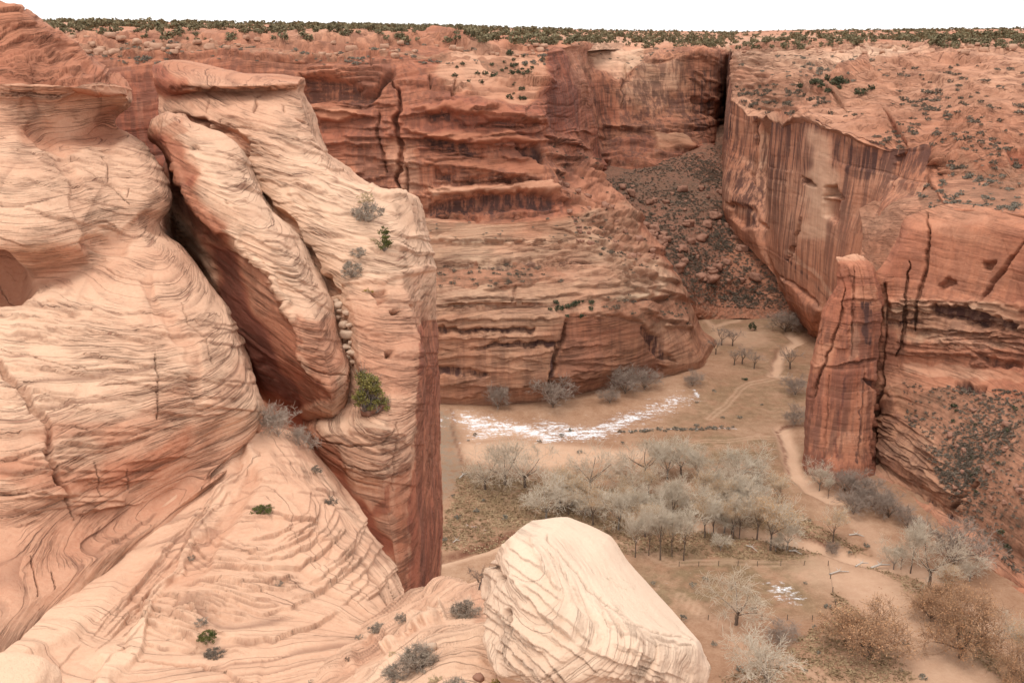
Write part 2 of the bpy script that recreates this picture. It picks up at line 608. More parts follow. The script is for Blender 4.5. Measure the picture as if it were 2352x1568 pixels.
    if lichen:
        li = k.step(k.noise(pos, 1.3, 5, 0.7), 0.62, 0.7)
        li = k.math('MULTIPLY', li, k.step(k.noise(pos, 14, 4, 0.7), .45, .6))
        col = k.mix(k.math('MULTIPLY', li, lichen), col, (0.30, 0.25, 0.15))
    soil = k.attr('soil')
    so1 = k.noise(pos, .5, 5, .7); so2 = k.noise(pos, .13, 4, .7)
    scol = k.ramp(k.math('ADD', k.math('MULTIPLY', so1, .7), k.math('MULTIPLY', so2, .4)), [(.3, (.15, .10, .07)), (.46, (.26, .135, .085)), (.6, (.38, .18, .11)), (.8, (.46, .25, .16))])
    col = k.mix(k.step(k.math('ADD', soil, k.math('MULTIPLY', k.math('SUBTRACT', so1, .5), .8)), .35, .6), col, scol)
    # pits and grains
    g = k.noise(pos, 22 * ls, 4, 0.75)
    col = k.mix(k.step(g, 0.62, 0.78, 0, speck), col, (0.2, 0.12, 0.085))
    k.l(col, k.bsdf.inputs['Base Color'])
    h = k.math('SUBTRACT', k.math('ADD', k.math('MULTIPLY', n1, .25), k.math('MULTIPLY', n_fine, .5)), k.math('MULTIPLY', lines, 0.8))
    h = k.math('ADD', h, k.math('MULTIPLY', k.noise(pos, 1.6 * ls, 4, .65), .55))
    b = k.bump(h, bump, 1.0)
    b = k.bump(g, bump * .16, 0.9, b)
    k.l(b, k.bsdf.inputs['Normal'])
    return k.m


M = {}
M['ridge'] = sandstone('sandstone_near', ls=1.0, line=0.8, bump=0.14, band=1.1, band_amt=0.16, patch=.13, patch_amt=.16, speck=.32)
M['bench'] = sandstone('sandstone_bench', ls=0.8, line=0.5, line_cover=(.48, .68), bump=0.13, band=0.9, band_amt=0.12, patch=.15, patch_amt=.14, speck=.30)
M['fin'] = sandstone('sandstone_fin', ls=1.0, line=0.8, bump=0.14, band=.8, band_amt=0.15, patch=.12, patch_amt=.18, streak=(.9, .05), streak_amt=.8, speck=.32)
M['boulder'] = sandstone('sandstone_boulder', ls=2.6, line=0.16, line_cover=(.52, .70), bump=0.06, band=2.0, band_amt=0.10, patch=.5, patch_amt=.12, lichen=.5, speck=.2,
                         ramp=[(0.0, (0.74, 0.545, 0.405)), (0.3, (0.64, 0.43, 0.30)), (0.6, PEACH), (0.85, ORANGE), (1.0, RED)])
M['wall'] = sandstone('sandstone_far', ls=.22, line=0.4, bump=0.5, band=.16, band_amt=0.16, patch=.03, patch_amt=.2, streak=(.55, .022), streak_amt=1.5, speck=.22)
M['slick'] = sandstone('sandstone_slickrock', ls=.36, line=0.9, line_cover=(.32, .5), bump=0.5, band=.2, band_amt=0.16, patch=.03, patch_amt=.16, speck=.3)


def talus_mat():
    k = NT('talus_soil')
    pos = k.pos(); tone = k.attr('tone')
    a = k.noise(pos, .12, 5, .65); b = k.noise(pos, .9, 5, .75)
    x = k.math('ADD', tone, k.math('MULTIPLY', k.math('SUBTRACT', a, .5), .7))
    x = k.math('ADD', x, k.math('MULTIPLY', k.math('SUBTRACT', b, .5), .7))
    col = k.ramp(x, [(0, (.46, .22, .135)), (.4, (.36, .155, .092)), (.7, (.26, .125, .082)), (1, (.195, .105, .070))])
    v = k.step(k.noise(pos, .33, 4, .7), .5, .62)
    col = k.mix(k.math('MULTIPLY', v, .5), col, (.12, .095, .07))
    k.l(col, k.bsdf.inputs['Base Color'])
    k.l(k.bump(k.math('ADD', b, k.voro(pos, .7)), .7, 1), k.bsdf.inputs['Normal'])
    return k.m


M['talus'] = talus_mat()


def plain(name, c1, c2, scale=6.0, rough=.9):
    k = NT(name)
    f = k.noise(k.pos(), scale, 4, .7)
    col = k.mix(k.step(f, .3, .7), c1, c2)
    k.l(col, k.bsdf.inputs['Base Color'])
    k.bsdf.inputs['Roughness'].default_value = rough
    return k.m


def leafy(name, c1, c2, scale):
    """Foliage: two tones by clump."""
    k = NT(name)
    f = k.noise(k.pos(), scale, 3, .6)
    col = k.mix(k.step(f, .32, .68), c1, c2)
    k.l(col, k.bsdf.inputs['Base Color'])
    return k.m


M['juniper_far'] = leafy('juniper_foliage_far', (.13, .112, .062), (.235, .19, .11), .35)
M['juniper_dark'] = leafy('juniper_foliage_dark', (.060, .066, .038), (.115, .105, .060), .5)
M['scrub'] = leafy('low_scrub_foliage', (.13, .098, .072), (.24, .18, .135), .5)
M['juniper_near'] = leafy('juniper_foliage_near', (.145, .13, .036), (.26, .215, .07), 2.2)
M['green_near'] = leafy('green_foliage_near', (.070, .085, .025), (.14, .13, .04), 4)
M['sage'] = leafy('sagebrush_foliage', (.215, .17, .13), (.35, .285, .22), 3)
M['sage_far'] = leafy('shrub_foliage_far', (.15, .128, .10), (.25, .215, .165), .6)
M['sage_dark'] = leafy('shrub_foliage_dark', (.115, .088, .064), (.19, .148, .11), .6)
M['gold_near'] = leafy('rabbitbrush_foliage', (.24, .16, .035), (.36, .25, .07), 6)
M['straw'] = leafy('dry_grass', (.42, .30, .16), (.55, .42, .25), 6)
M['bark'] = plain('bark_brown', (.10, .068, .05), (.17, .12, .09), 3)
M['bark_grey'] = plain('bark_grey', (.17, .14, .115), (.27, .22, .18), 3)
M['bark_dead'] = plain('bark_dead', (.10, .075, .065), (.20, .15, .125), 20)
M['twig_pale'] = plain('twigs_pale', (.50, .41, .315), (.64, .54, .42), .4)
M['twig_tan'] = plain('twigs_tan', (.46, .36, .265), (.58, .47, .36), .4)
M['twig_rust'] = plain('twigs_rust', (.30, .17, .10), (.42, .26, .16), .4)
M['twig_grey'] = plain('twigs_grey_brown', (.25, .185, .145), (.36, .275, .22), .4)
M['twig_near'] = plain('twigs_grey', (.29, .22, .17), (.46, .365, .295), 9)
M['leaf_gold'] = leafy('leaves_gold', (.46, .255, .115), (.60, .36, .18), .5)
M['leaf_rust'] = leafy('leaves_rust', (.36, .185, .095), (.50, .28, .15), .4)
M['snow'] = plain('snow', (.80, .82, .86), (.88, .89, .92), 2)
M['post'] = plain('weathered_post', (.10, .07, .05), (.16, .12, .09), 8)
M['rubble'] = plain('rubble_stone', (.44, .29, .20), (.56, .41, .30), 2.0)
M['rubble_red'] = plain('rubble_red_stone', (.24, .12, .082), (.36, .19, .13), .5)
M['rubble_far'] = plain('caprock_stone', (.36, .19, .125), (.46, .28, .19), .25)
M['wood_grey'] = plain('driftwood', (.38, .32, .27), (.52, .46, .40), 3)
# ---------------------------------------------------------------- far terrain
FAR = 2.6
# plateau sheet out to the horizon
prow = []
_us = [-500, 0, 400, 700, 985, 1130, 1230, 1290, 1340, 1440, 1520, 1600, 1668, 1760, 1850, 1950, 2050, 2150, 2250, 2360, 2520, 2900]
_v0 = [66, 66, 70, 76, 82, 88, 92, 95, 97, 98, 99, 101, 104, 100, 98, 97, 96, 95, 92, 90, 88, 86]
_y0 = [450, 450, 450, 450, 450, 450, 455, 480, 540, 620, 626, 636, 680, 565, 540, 520, 500, 480, 460, 450, 440, 430]
near_z = []
for u, v, y in zip(_us, _v0, _y0):
    near_z.append(P(u, v, y))
def _prow(dy, z_of):
    r = []
    for (u, v, y), q in zip(zip(_us, _v0, _y0), near_z):
        yy = y + dy if dy < 500 else 500 + dy
        x = q[0] * yy / y
        r.append(('W', x, yy, z_of(u, q[2])))
    return r
def rise_at(u, dy):
    """How far the mesa top climbs behind its rim."""
    k = min(1, max(0, (u - 200) / 1200))
    a_ = np.interp(dy, [0, 60, 180, 500, 1400, 5000], [-.6, 1.8, 4.2, 7.5, 11, 3])
    b_ = np.interp(dy, [0, 60, 180, 500, 1400, 5000], [-.6, 1.1, 2.8, 5.0, 7, 1])
    return a_ * (1 - k) + b_ * k
rows = [_prow(d_, (lambda dd: (lambda u, z: z + rise_at(u, dd)))(d_)) for d_ in (5000, 1400, 500, 180, 60, 0)]
rows.append(_prow(-14, lambda u, z: z - 4.0))
plateau = loft('plateau', rows, M['slick'], res=3.2, frame=bed_frame(1, 90), layers=[(2.2, .5, 10, .4)], lump=(.012, .8), warp=(.01, .6), seed=3,
               tones=[.42, .42, .42, .40, .36, .3, .3], cap=(4, 60), tone_noise=.12)
tag(plateau.obj, 'flat mesa top reaching to the horizon under the white sky', kind='structure')

# left-hand canyon wall, from the cap rock down to the canyon floor, turning the corner into the side canyon
c = []
c.append([(-150, 66, 452), (100, 66, 450), (400, 70, 450), (700, 76, 450), (985, 82, 450), (1130, 88, 450), (1230, 92, 450), (1290, 95, 455), (1320, 97, 470), (1345, 97, 500)])
c.append([(-150, 80, 410), (100, 78, 405), (400, 80, 402), (700, 86, 400), (985, 92, 402), (1130, 97, 408), (1220, 100, 412), (1275, 104, 420), (1308, 106, 438), (1335, 106, 480)])
c.append([(-150, 84, 392), (100, 83, 388), (400, 86, 384), (700, 94, 380), (985, 101, 382), (1130, 105, 388), (1212, 108, 392), (1265, 111, 400), (1297, 112, 424), (1320, 118, 462)])
c.append([(-150, 108, 368), (100, 110, 365), (400, 122, 362), (700, 126, 358), (985, 127, 362), (1130, 140, 374), (1215, 140, 382), (1256, 125, 388), (1301, 128, 416), (1330, 160, 460)])
c.append([(-150, 135, 358), (100, 135, 356), (400, 142, 354), (700, 139, 350), (960, 158, 352), (1090, 205, 357), (1200, 215, 362), (1262, 190, 372), (1306, 190, 412), (1350, 200, 460)])
c.append([(-150, 220, 352), (100, 220, 350), (400, 230, 349), (700, 230, 346), (985, 240, 343), (1120, 250, 345), (1210, 258, 349), (1266, 262, 358), (1314, 240, 409), (1356, 250, 458)])
c.append([(-150, 340, 348), (100, 340, 346), (400, 345, 345), (700, 345, 343), (985, 345, 341), (1120, 350, 342), (1200, 352, 345), (1262, 330, 355), (1323, 285, 407), (1362, 300, 452)])
c.append([(-150, 480, 342), (100, 480, 340), (400, 490, 340), (700, 495, 338), (985, 498, 336), (1130, 492, 337), (1230, 485, 339), (1305, 474, 344), (1300, 395, 372), (1358, 345, 432)])
c.append([(-150, 500, 338), (100, 500, 336), (400, 505, 335), (700, 510, 333), (985, 512, 332), (1130, 508, 333), (1240, 505, 336), (1330, 500, 345), (1345, 430, 372), (1366, 375, 428)])
c.append([(-150, 550, 331), (100, 550, 331), (400, 552, 330), (700, 553, 329), (985, 553, 329), (1130, 553, 330), (1250, 556, 333), (1370, 560, 343), (1425, 500, 372), (1410, 430, 424)])
c.append([(-150, 618, 325), (100, 618, 325), (400, 620, 324), (700, 620, 323), (985, 618, 323), (1130, 612, 323), (1270, 606, 327), (1430, 608, 340), (1490, 560, 370), (1450, 480, 418)])
c.append([(-150, 652, 317), (100, 652, 317), (400, 653, 316), (700, 653, 316), (985, 652, 316), (1130, 650, 316), (1290, 648, 320), (1465, 640, 336), (1532, 622, 364), (1500, 560, 408)])
c.append([(-150, 705, 314), (100, 705, 314), (400, 706, 314), (700, 706, 313), (985, 705, 313), (1130, 703, 313), (1310, 700, 317), (1490, 680, 333), (1558, 678, 361), (1548, 640, 400)])
c.append([(-150, 728, 311), (100, 728, 311), (400, 728, 311), (700, 728, 310.5), (985, 730, 310), (1130, 730, 309), (1310, 728, 313), (1490, 716, 330), (1572, 722, 356), (1582, 700, 394)])
c.append([(-150, 790, 310.5), (100, 790, 310.5), (400, 790, 310), (700, 790, 310), (985, 790, 308.5), (1130, 790, 308), (1310, 790, 312), (1490, 782, 328.5), (1596, 790, 351), (1612, 760, 388)])
c.append([(-150, 870, 308), (100, 870, 308), (400, 870, 307), (700, 870, 307), (985, 870, 306), (1130, 870, 306), (1310, 865, 311), (1490, 845, 328.5), (1606, 830, 347.5), (1640, 780, 383)])
c.append([('F', -150, 952, -2), ('F', 100, 952, -2), ('F', 400, 952, -2), ('F', 700, 952, -2), ('F', 985, 952, -2), ('F', 1130, 950, -2), ('F', 1310, 932, -2), ('F', 1480, 895, -2), ('F', 1606, 862, -2), ('F', 1650, 800, -2)])
for _r in c[3:]:
    q_ = P(*_r[-1]) if _r[-1][0] != 'F' else F(*_r[-1][1:3])
    _r.append(('W', q_[0] + 5, q_[1] + 14, q_[2] - (18 if _r[-1][0] != 'F' else 2)))
for _r in c[:3]:
    _r.append((_r[-1][0] + 20, _r[-1][1] + 6, _r[-1][2] + 30))
ct = [.40, .40, .40, .48, .5, .62, .62, .55, .42, .40, .38, .40, .42, .45, .52, .50, .45]
cs = [0, .0, .2, .25, .33, .3, .34, .4, .0, .05, .1, .1, .15, .18, .24, .22, .2]
cstro = [
    dict(poly=[(60, 130), (1320, 130), (1320, 480), (60, 490)], w=20, calm=.45),
    dict(poly=[(940, 505), (1310, 500), (1420, 470), (1640, 760), (1640, 960), (940, 960)], w=24, drab=1.0, tone=-.06),
    dict(poly=[(985, 620), (1330, 630), (1480, 690), (1480, 900), (985, 945)], w=20, drab=1.0),
    dict(line=[(-100, 92), (200, 94), (400, 98), (600, 102), (784, 106), (990, 110), (1100, 112)], w=26, ledge=1.8, crev=.9),
    dict(line=[(100, 104), (300, 108), (460, 110)], w=20, ledge=1.6, crev=.9), dict(line=[(430, 118), (600, 112), (790, 116), (860, 118)], w=18, ledge=1.6, crev=.8),
    dict(line=[(850, 104), (1000, 103), (1092, 112)], w=18, ledge=1.6, crev=.8), dict(line=[(1140, 104), (1200, 108), (1262, 116)], w=16, ledge=1.4, crev=.8),
    dict(line=[(200, 128), (420, 134), (600, 136), (784, 134), (960, 138)], w=20, ledge=1.8, crev=.6),
    dict(line=[(690, 158), (760, 160), (830, 168), (900, 172)], w=18, ledge=1.6, crev=.7),
    dict(line=[(690, 180), (800, 176), (890, 182)], w=20, ledge=2, crev=.7),
    dict(line=[(985, 258), (1100, 262), (1258, 284)], w=18, ledge=2.0, crev=.7), dict(line=[(985, 322), (1100, 330), (1250, 345)], w=18, ledge=2.0, crev=.6),
    dict(line=[(690, 250), (800, 262), (880, 270)], w=18, ledge=2, crev=.6), dict(line=[(690, 340), (800, 330), (870, 345)], w=18, ledge=1.4, crev=.5),
    dict(line=[(985, 420), (1080, 418), (1180, 408), (1250, 412)], w=18, ledge=2.0, crev=.7),
    dict(line=[(950, 500), (1080, 497), (1200, 490), (1308, 478)], w=16, ledge=2.0, crev=.9),
    dict(line=[(985, 556), (1120, 554), (1250, 557), (1330, 566)], w=12, ledge=1.2, crev=.8),
    dict(line=[(985, 706), (1150, 706), (1300, 704)], w=14, ledge=1.0, crev=.7), dict(line=[(985, 736), (1080, 736), (1240, 734), (1300, 730)], w=12, ledge=1.2, crev=.7),
    dict(line=[(985, 782), (1120, 776), (1290, 770)], w=12, ledge=1.2, crev=.7), dict(line=[(1290, 310), (1350, 300), (1362, 312)], w=10, ledge=1, crev=.7), dict(line=[(1270, 356), (1320, 370), (1350, 384)], w=10, ledge=1.2, crev=.7),
    dict(line=[(1290, 400), (1340, 390), (1385, 412)], w=10, ledge=1.2, crev=.8), dict(line=[(1310, 440), (1380, 415), (1410, 430)], w=8, ledge=1.2, crev=.8), dict(line=[(1320, 500), (1400, 480), (1440, 490)], w=8, ledge=1.0, crev=.7), dict(line=[(1260, 520), (1330, 540), (1400, 570)], w=8, ledge=.9, crev=.7),
    dict(poly=[(985, 612), (1220, 612), (1300, 640), (1220, 656), (985, 660)], w=14, soil=1), dict(poly=[(140, 108), (800, 128), (1080, 126), (1080, 136), (700, 134), (140, 124)], w=8, soil=.8),
    dict(poly=[(1380, 690), (1570, 674), (1580, 730), (1480, 738), (1380, 722)], w=12, soil=.9), dict(poly=[(1330, 500), (1440, 470), (1520, 600), (1480, 620), (1400, 570)], w=24, soil=.5),
    dict(poly=[(1095, 130), (1130, 120), (1200, 160), (1190, 190), (1130, 180)], w=18, soil=.9),
    # red face on the side-canyon corner and the smooth bands of clean red rock
    dict(poly=[(1262, 118), (1304, 118), (1330, 285), (1270, 300)], w=12, tone=.18, stain=.4),
    dict(poly=[(985, 160), (1090, 112), (1255, 118), (1262, 205), (1130, 240), (1010, 215)], w=30, tone=-.36, clean=1.0),
    dict(line=[(905, 180), (918, 230), (914, 300), (921, 345), (918, 460)], w=11, depth=3.2, crev=.8, tone=.2, taper=True),
    dict(line=[(874, 255), (870, 300), (884, 370), (892, 400)], w=7, depth=2, crev=.9, taper=True),
    dict(line=[(936, 380), (939, 470)], w=6, depth=1.5, crev=.9, taper=True),
    dict(line=[(1228, 228), (1183, 292)], w=4, crev=.8, depth=.6),
    dict(line=[(1260, 215), (1225, 235)], w=4, crev=.6),
    dict(line=[(990, 175), (989, 205)], w=8, crev=.8, depth=2), dict(line=[(1044, 185), (1037, 235)], w=9, crev=.3, depth=2.5),
    dict(line=[(851, 130), (853, 172)], w=4, crev=.7, depth=1),
    # overhung alcoves
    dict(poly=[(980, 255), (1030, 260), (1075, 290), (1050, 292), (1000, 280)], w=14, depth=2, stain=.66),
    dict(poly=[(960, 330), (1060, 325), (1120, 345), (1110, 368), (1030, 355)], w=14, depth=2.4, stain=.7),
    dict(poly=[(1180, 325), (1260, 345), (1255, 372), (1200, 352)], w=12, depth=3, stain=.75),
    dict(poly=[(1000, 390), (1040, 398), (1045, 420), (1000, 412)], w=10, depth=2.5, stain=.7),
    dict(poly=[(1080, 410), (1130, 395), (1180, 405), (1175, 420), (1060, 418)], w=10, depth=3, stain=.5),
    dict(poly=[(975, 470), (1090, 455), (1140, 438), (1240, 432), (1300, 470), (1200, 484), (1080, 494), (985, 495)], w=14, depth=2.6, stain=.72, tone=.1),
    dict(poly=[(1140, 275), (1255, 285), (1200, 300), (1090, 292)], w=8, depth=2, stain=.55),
    dict(poly=[(700, 175), (760, 180), (840, 205), (900, 180), (890, 200), (820, 240), (700, 240)], w=20, depth=4, stain=.55),
    dict(poly=[(700, 240), (800, 245), (850, 268), (780, 275), (700, 262)], w=12, depth=-3, tone=-.15, clean=1),
    dict(poly=[(940, 245), (1000, 240), (1240, 262), (1260, 282), (1160, 272), (1000, 256)], w=10, depth=-2, tone=-.1, clean=.8),
    dict(poly=[(930, 300), (1080, 298), (1260, 318), (1190, 330), (1060, 322)], w=12, depth=-2.5, tone=-.14, clean=1),
    dict(poly=[(990, 365), (1250, 368), (1256, 400), (1100, 392)], w=12, tone=-.06, clean=1),
    dict(poly=[(980, 430), (1100, 425), (1260, 415), (1290, 440), (1120, 440), (1000, 455)], w=10, depth=-3, tone=-.2, clean=1),
    dict(poly=[(885, 340), (925, 320), (965, 330), (960, 430), (920, 450)], w=18, tone=-.22, clean=.4, stain=.3),
    # lower bench: dark overhangs and the big fallen-slab scar
    dict(line=[(985, 554), (1120, 552), (1240, 556), (1330, 566)], w=9, depth=-1.5, tone=-.1, clean=1),
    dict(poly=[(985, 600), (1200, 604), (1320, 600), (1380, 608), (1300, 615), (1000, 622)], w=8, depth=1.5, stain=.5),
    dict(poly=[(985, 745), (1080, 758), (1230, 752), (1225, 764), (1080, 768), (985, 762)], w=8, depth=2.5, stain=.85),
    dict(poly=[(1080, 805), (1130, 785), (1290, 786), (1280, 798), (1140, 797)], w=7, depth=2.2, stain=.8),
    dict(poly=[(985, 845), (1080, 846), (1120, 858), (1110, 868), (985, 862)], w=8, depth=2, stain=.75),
    dict(line=[(1303, 738), (1290, 790), (1272, 840), (1256, 880)], w=10, depth=2.2, crev=.7, taper=True),
    dict(poly=[(1262, 830), (1280, 800), (1276, 850), (1260, 885)], w=8, stain=.8),
    dict(poly=[(1306, 724), (1440, 728), (1500, 760), (1530, 850), (1480, 895), (1270, 930), (1264, 880)], w=8, depth=1.2, tone=.14, stain=.22),
    dict(line=[(1306, 724), (1380, 722), (1450, 735), (1480, 745)], w=5, crev=.9, depth=.8),
    dict(line=[(1490, 740), (1510, 790), (1560, 835)], w=18, depth=1.5, stain=.7, taper=True),
    dict(poly=[(1420, 690), (1520, 695), (1545, 678), (1480, 684)], w=8, depth=2, stain=.6),
    dict(line=[(1184, 655), (1176, 705)], w=5, crev=.5, depth=.8),
    dict(line=[(1500, 628), (1522, 650), (1500, 672), (1400, 690)], w=9, tone=-.2, clean=1),
]
far_wall = loft('canyon_wall', c, M['wall'], res=FAR, frame=bed_frame(3, 180), layers=[(9, .9, 9, .7), (4.2, .75, 8, .9), (1.9, .42, 8, .7)], warp=(.02, 2.2), lump=(.03, 1.9),
                seed=11, smooth=(.55, .75), tones=[q_ + .13 for q_ in ct], stains=cs, strokes=cstro + rand_ledges(5, [(1285, 300), (1355, 310), (1410, 440), (1530, 620), (1590, 760), (1500, 740), (1380, 600), (1300, 480)], 60, (40, 110), .25, (.8, 1.9), (8, 16)) + rand_ledges(6, [(985, 560), (1330, 570), (1480, 660), (1300, 720), (985, 720)], 34, (80, 260), .0, (.5, 1.2), (9, 16)) + rand_ledges(7, [(690, 140), (1250, 150), (1250, 470), (985, 480), (690, 380)], 60, (50, 180), .03, (.7, 2.0), (9, 18), .7) + rand_ledges(8, [(60, 78), (1250, 96), (1250, 132), (60, 128)], 56, (60, 200), .02, (.5, 1.3), (6, 11), 1.0) + rand_ledges(9, [(985, 740), (1300, 740), (1480, 900), (1250, 930), (985, 930)], 26, (60, 200), .0, (.4, .9), (8, 14), .6), tone_noise=.13, amp_rows=[.3, .45, .9, 1, 1.2, 1.2, 1.2, 1.1, .8, .7, .6, .6, .55, .6, .6, .45, .2])
tag(far_wall.obj, 'red banded canyon wall with dark alcoves above the snowy field', kind='structure')

# cliffs closing the side canyon
dcl = []
dcl.append([(1275, 97, 550), (1330, 97, 575), (1370, 98, 605), (1440, 99, 615), (1520, 100, 625), (1600, 102, 633), (1652, 104, 665), (1694, 106, 740)])
dcl.append([(1285, 118, 530), (1330, 118, 545), (1370, 118, 580), (1440, 118, 593), (1520, 113, 597), (1600, 111, 600), (1650, 113, 620), (1693, 115, 740)])
dcl.append([(1290, 150, 510), (1325, 147, 519), (1370, 168, 545), (1425, 190, 553), (1478, 138, 565), (1560, 120, 567), (1646, 125, 577), (1693, 128, 740)])
dcl.append([(1310, 200, 507), (1335, 205, 513), (1380, 240, 543), (1430, 250, 548), (1500, 240, 557), (1570, 240, 560), (1643, 220, 575), (1692, 222, 740)])
dcl.append([(1330, 300, 503), (1350, 300, 507), (1390, 320, 539), (1440, 310, 543), (1510, 310, 545), (1580, 300, 549), (1640, 290, 569), (1690, 292, 740)])
dcl.append([(1345, 400, 490), (1365, 395, 500), (1400, 395, 523), (1450, 390, 523), (1520, 385, 525), (1590, 365, 535), (1642, 330, 560), (1689, 330, 740)])
dcl.append([(1345, 470, 487), (1365, 470, 497), (1400, 470, 519), (1450, 460, 519), (1520, 450, 521), (1590, 430, 530), (1642, 390, 557), (1689, 390, 740)])
dstro = [
    dict(poly=[(1430, 130), (1570, 130), (1600, 330), (1380, 400), (1380, 330), (1440, 260)], w=24, drab=.8),
    dict(poly=[(1425, 200), (1480, 145), (1560, 140), (1560, 210), (1500, 265), (1425, 250)], w=14, tone=-.14, stain=.22, depth=-1),
    dict(poly=[(1310, 180), (1400, 195), (1420, 290), (1330, 250)], w=20, tone=.1, stain=.5),
    dict(poly=[(1560, 190), (1640, 150), (1640, 290), (1590, 310)], w=20, stain=.6),
    dict(poly=[(1595, 230), (1642, 225), (1640, 270), (1600, 255)], w=10, stain=.75, depth=3),
    dict(poly=[(1375, 345), (1440, 310), (1495, 310), (1500, 350), (1400, 395)], w=12, tone=.15, stain=.45),
    dict(poly=[(1500, 310), (1570, 305), (1600, 340), (1510, 350)], w=10, tone=-.22, clean=1, depth=-2),
    dict(line=[(1500, 308), (1600, 300)], w=6, crev=.5, depth=1), dict(line=[(1368, 372), (1490, 372)], w=6, crev=.6, depth=1.5),
    dict(line=[(1434, 150), (1430, 250)], w=7, stain=.7, crev=.4, depth=1.5),
    dict(poly=[(1340, 112), (1480, 114), (1475, 130), (1425, 185), (1375, 160)], w=8, tone=-.2, clean=1),
]
side_wall = loft('side_canyon_cliff', dcl, M['wall'], res=FAR, frame=bed_frame(2, 0), layers=[(10, .8, 8, .7), (4, .7, 8, .9)], warp=(.02, 2), lump=(.03, 1.4), seed=23, joints=[(13, .9, 14, .9), (5, .4, 10, .8)],
                 smooth=(.4, .6), tones=[.38, .36, .52, .58, .6, .62, .6], stains=[0, .1, .35, .5, .45, .4, .4], strokes=dstro + rand_ledges(19, [(1350, 290), (1640, 280), (1640, 330), (1500, 385), (1370, 390)], 26, (40, 130), .05, (.6, 1.6), (7, 14), .8) + rand_ledges(20, [(1310, 112), (1650, 112), (1645, 135), (1480, 140), (1425, 190), (1370, 165)], 24, (40, 120), .0, (.5, 1.4), (6, 12), .8) + rand_ledges(21, [(1590, 130), (1645, 130), (1640, 290), (1590, 290)], 14, (25, 50), .5, (.6, 1.6), (5, 10), .8), post=ragged([(1312, 150), (1370, 168), (1425, 190), (1478, 138), (1560, 120), (1646, 125)], 2.0, 8, 10, 910), tone_noise=.1, amp_rows=[.3, .8, .9, .8, .8, .6, .3])
tag(side_wall.obj, 'dark red cliffs closing the head of the side canyon', kind='structure')

# talus filling the side canyon
t = []
t.append([(1345, 375, 520), (1450, 375, 530), (1540, 355, 540), (1620, 322, 560), (1655, 285, 600), (1690, 285, 600)])
t.append([(1362, 412, 480), (1460, 436, 488), (1560, 430, 492), (1640, 430, 495), (1672, 430, 497), (1710, 440, 500)])
t.append([(1420, 500, 440), (1510, 520, 450), (1590, 520, 456), (1660, 520, 460), (1720, 530, 460), (1800, 540, 460)])
t.append([(1510, 612, 412), (1560, 622, 424), (1640, 630, 432), (1700, 630, 434), (1760, 640, 432), (1830, 650, 430)])
t.append([(1550, 680, 398), (1590, 690, 412), (1650, 695, 424), (1700, 690, 428), (1760, 690, 426), (1840, 700, 424)])
t.append([('F', 1580, 745, -1), ('F', 1620, 740, -1), ('F', 1670, 735, -1), ('F', 1720, 735, -1), ('F', 1780, 735, -1), ('F', 1860, 745, -1)])
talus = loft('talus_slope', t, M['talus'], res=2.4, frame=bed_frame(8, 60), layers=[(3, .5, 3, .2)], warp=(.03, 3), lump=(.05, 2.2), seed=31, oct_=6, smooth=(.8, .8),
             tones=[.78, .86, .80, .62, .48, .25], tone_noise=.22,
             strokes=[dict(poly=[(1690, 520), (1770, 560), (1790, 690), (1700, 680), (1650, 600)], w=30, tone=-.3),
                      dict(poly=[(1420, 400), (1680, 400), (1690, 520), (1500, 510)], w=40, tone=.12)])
tag(talus.obj, 'shadowy brush-covered rubble slope filling the narrow side canyon', kind='structure')

# right-hand mesa: bare slickrock falling from the cap rock to the cliff lip
s = []
s.append([(1672, 104, 640), (1760, 100, 560), (1850, 98, 540), (1950, 97, 520), (2050, 96, 500), (2150, 95, 480), (2250, 92, 460), (2360, 90, 450), (2560, 88, 440)])
s.append([(1680, 110, 615), (1760, 111, 525), (1850, 110, 505), (1950, 110, 488), (2050, 109, 462), (2130, 107, 446), (2250, 105, 430), (2360, 108, 418), (2560, 108, 405)])
s.append([(1680, 118, 600), (1760, 121, 519), (1850, 122, 498), (1950, 122, 479), (2050, 122, 453), (2120, 119, 438), (2250, 117, 423), (2360, 122, 409), (2560, 122, 398)])
s.append([(1680, 150, 570), (1760, 150, 505), (1850, 150, 480), (1930, 152, 452), (2050, 148, 425), (2150, 146, 408), (2250, 148, 394), (2360, 154, 380), (2560, 154, 366)])
s.append([(1680, 200, 525), (1760, 200, 482), (1845, 206, 452), (1930, 192, 424), (2050, 198, 399), (2150, 200, 384), (2250, 205, 369), (2360, 212, 354), (2560, 212, 335)])
s.append([(1679, 218, 500), (1750, 245, 466), (1838, 240, 428), (1930, 250, 396), (2040, 262, 372), (2150, 264, 352), (2240, 290, 338), (2350, 300, 322), (2560, 310, 300)])
s.append([(1679, 232, 478), (1750, 274, 451), (1828, 270, 404), (1930, 303, 362), (2020, 336, 342), (2130, 333, 324), (2182, 372, 316), (2310, 390, 300), (2560, 400, 275)])
s.append([(1679, 242, 480), (1750, 286, 454), (1828, 284, 408), (1930, 316, 366), (2020, 348, 346), (2130, 350, 329), (2185, 440, 303), (2310, 450, 284), (2560, 480, 256)])
s.append([(1679, 262, 484), (1750, 306, 460), (1828, 304, 414), (1930, 336, 372), (2020, 370, 352), (2110, 376, 334), (2180, 474, 280), (2300, 486, 268), (2560, 526, 244)])
s.append([(1679, 292, 489), (1750, 326, 465), (1828, 324, 419), (1930, 356, 377), (2020, 390, 357), (2110, 396, 339), (2178, 500, 281), (2298, 510, 270), (2560, 550, 246)])
LIP = [(1676, 225), (1679, 231), (1742, 270), (1769, 297), (1779, 281), (1830, 266), (1886, 283), (1945, 305), (2002, 322), (2082, 339), (2130, 332), (2167, 376)]
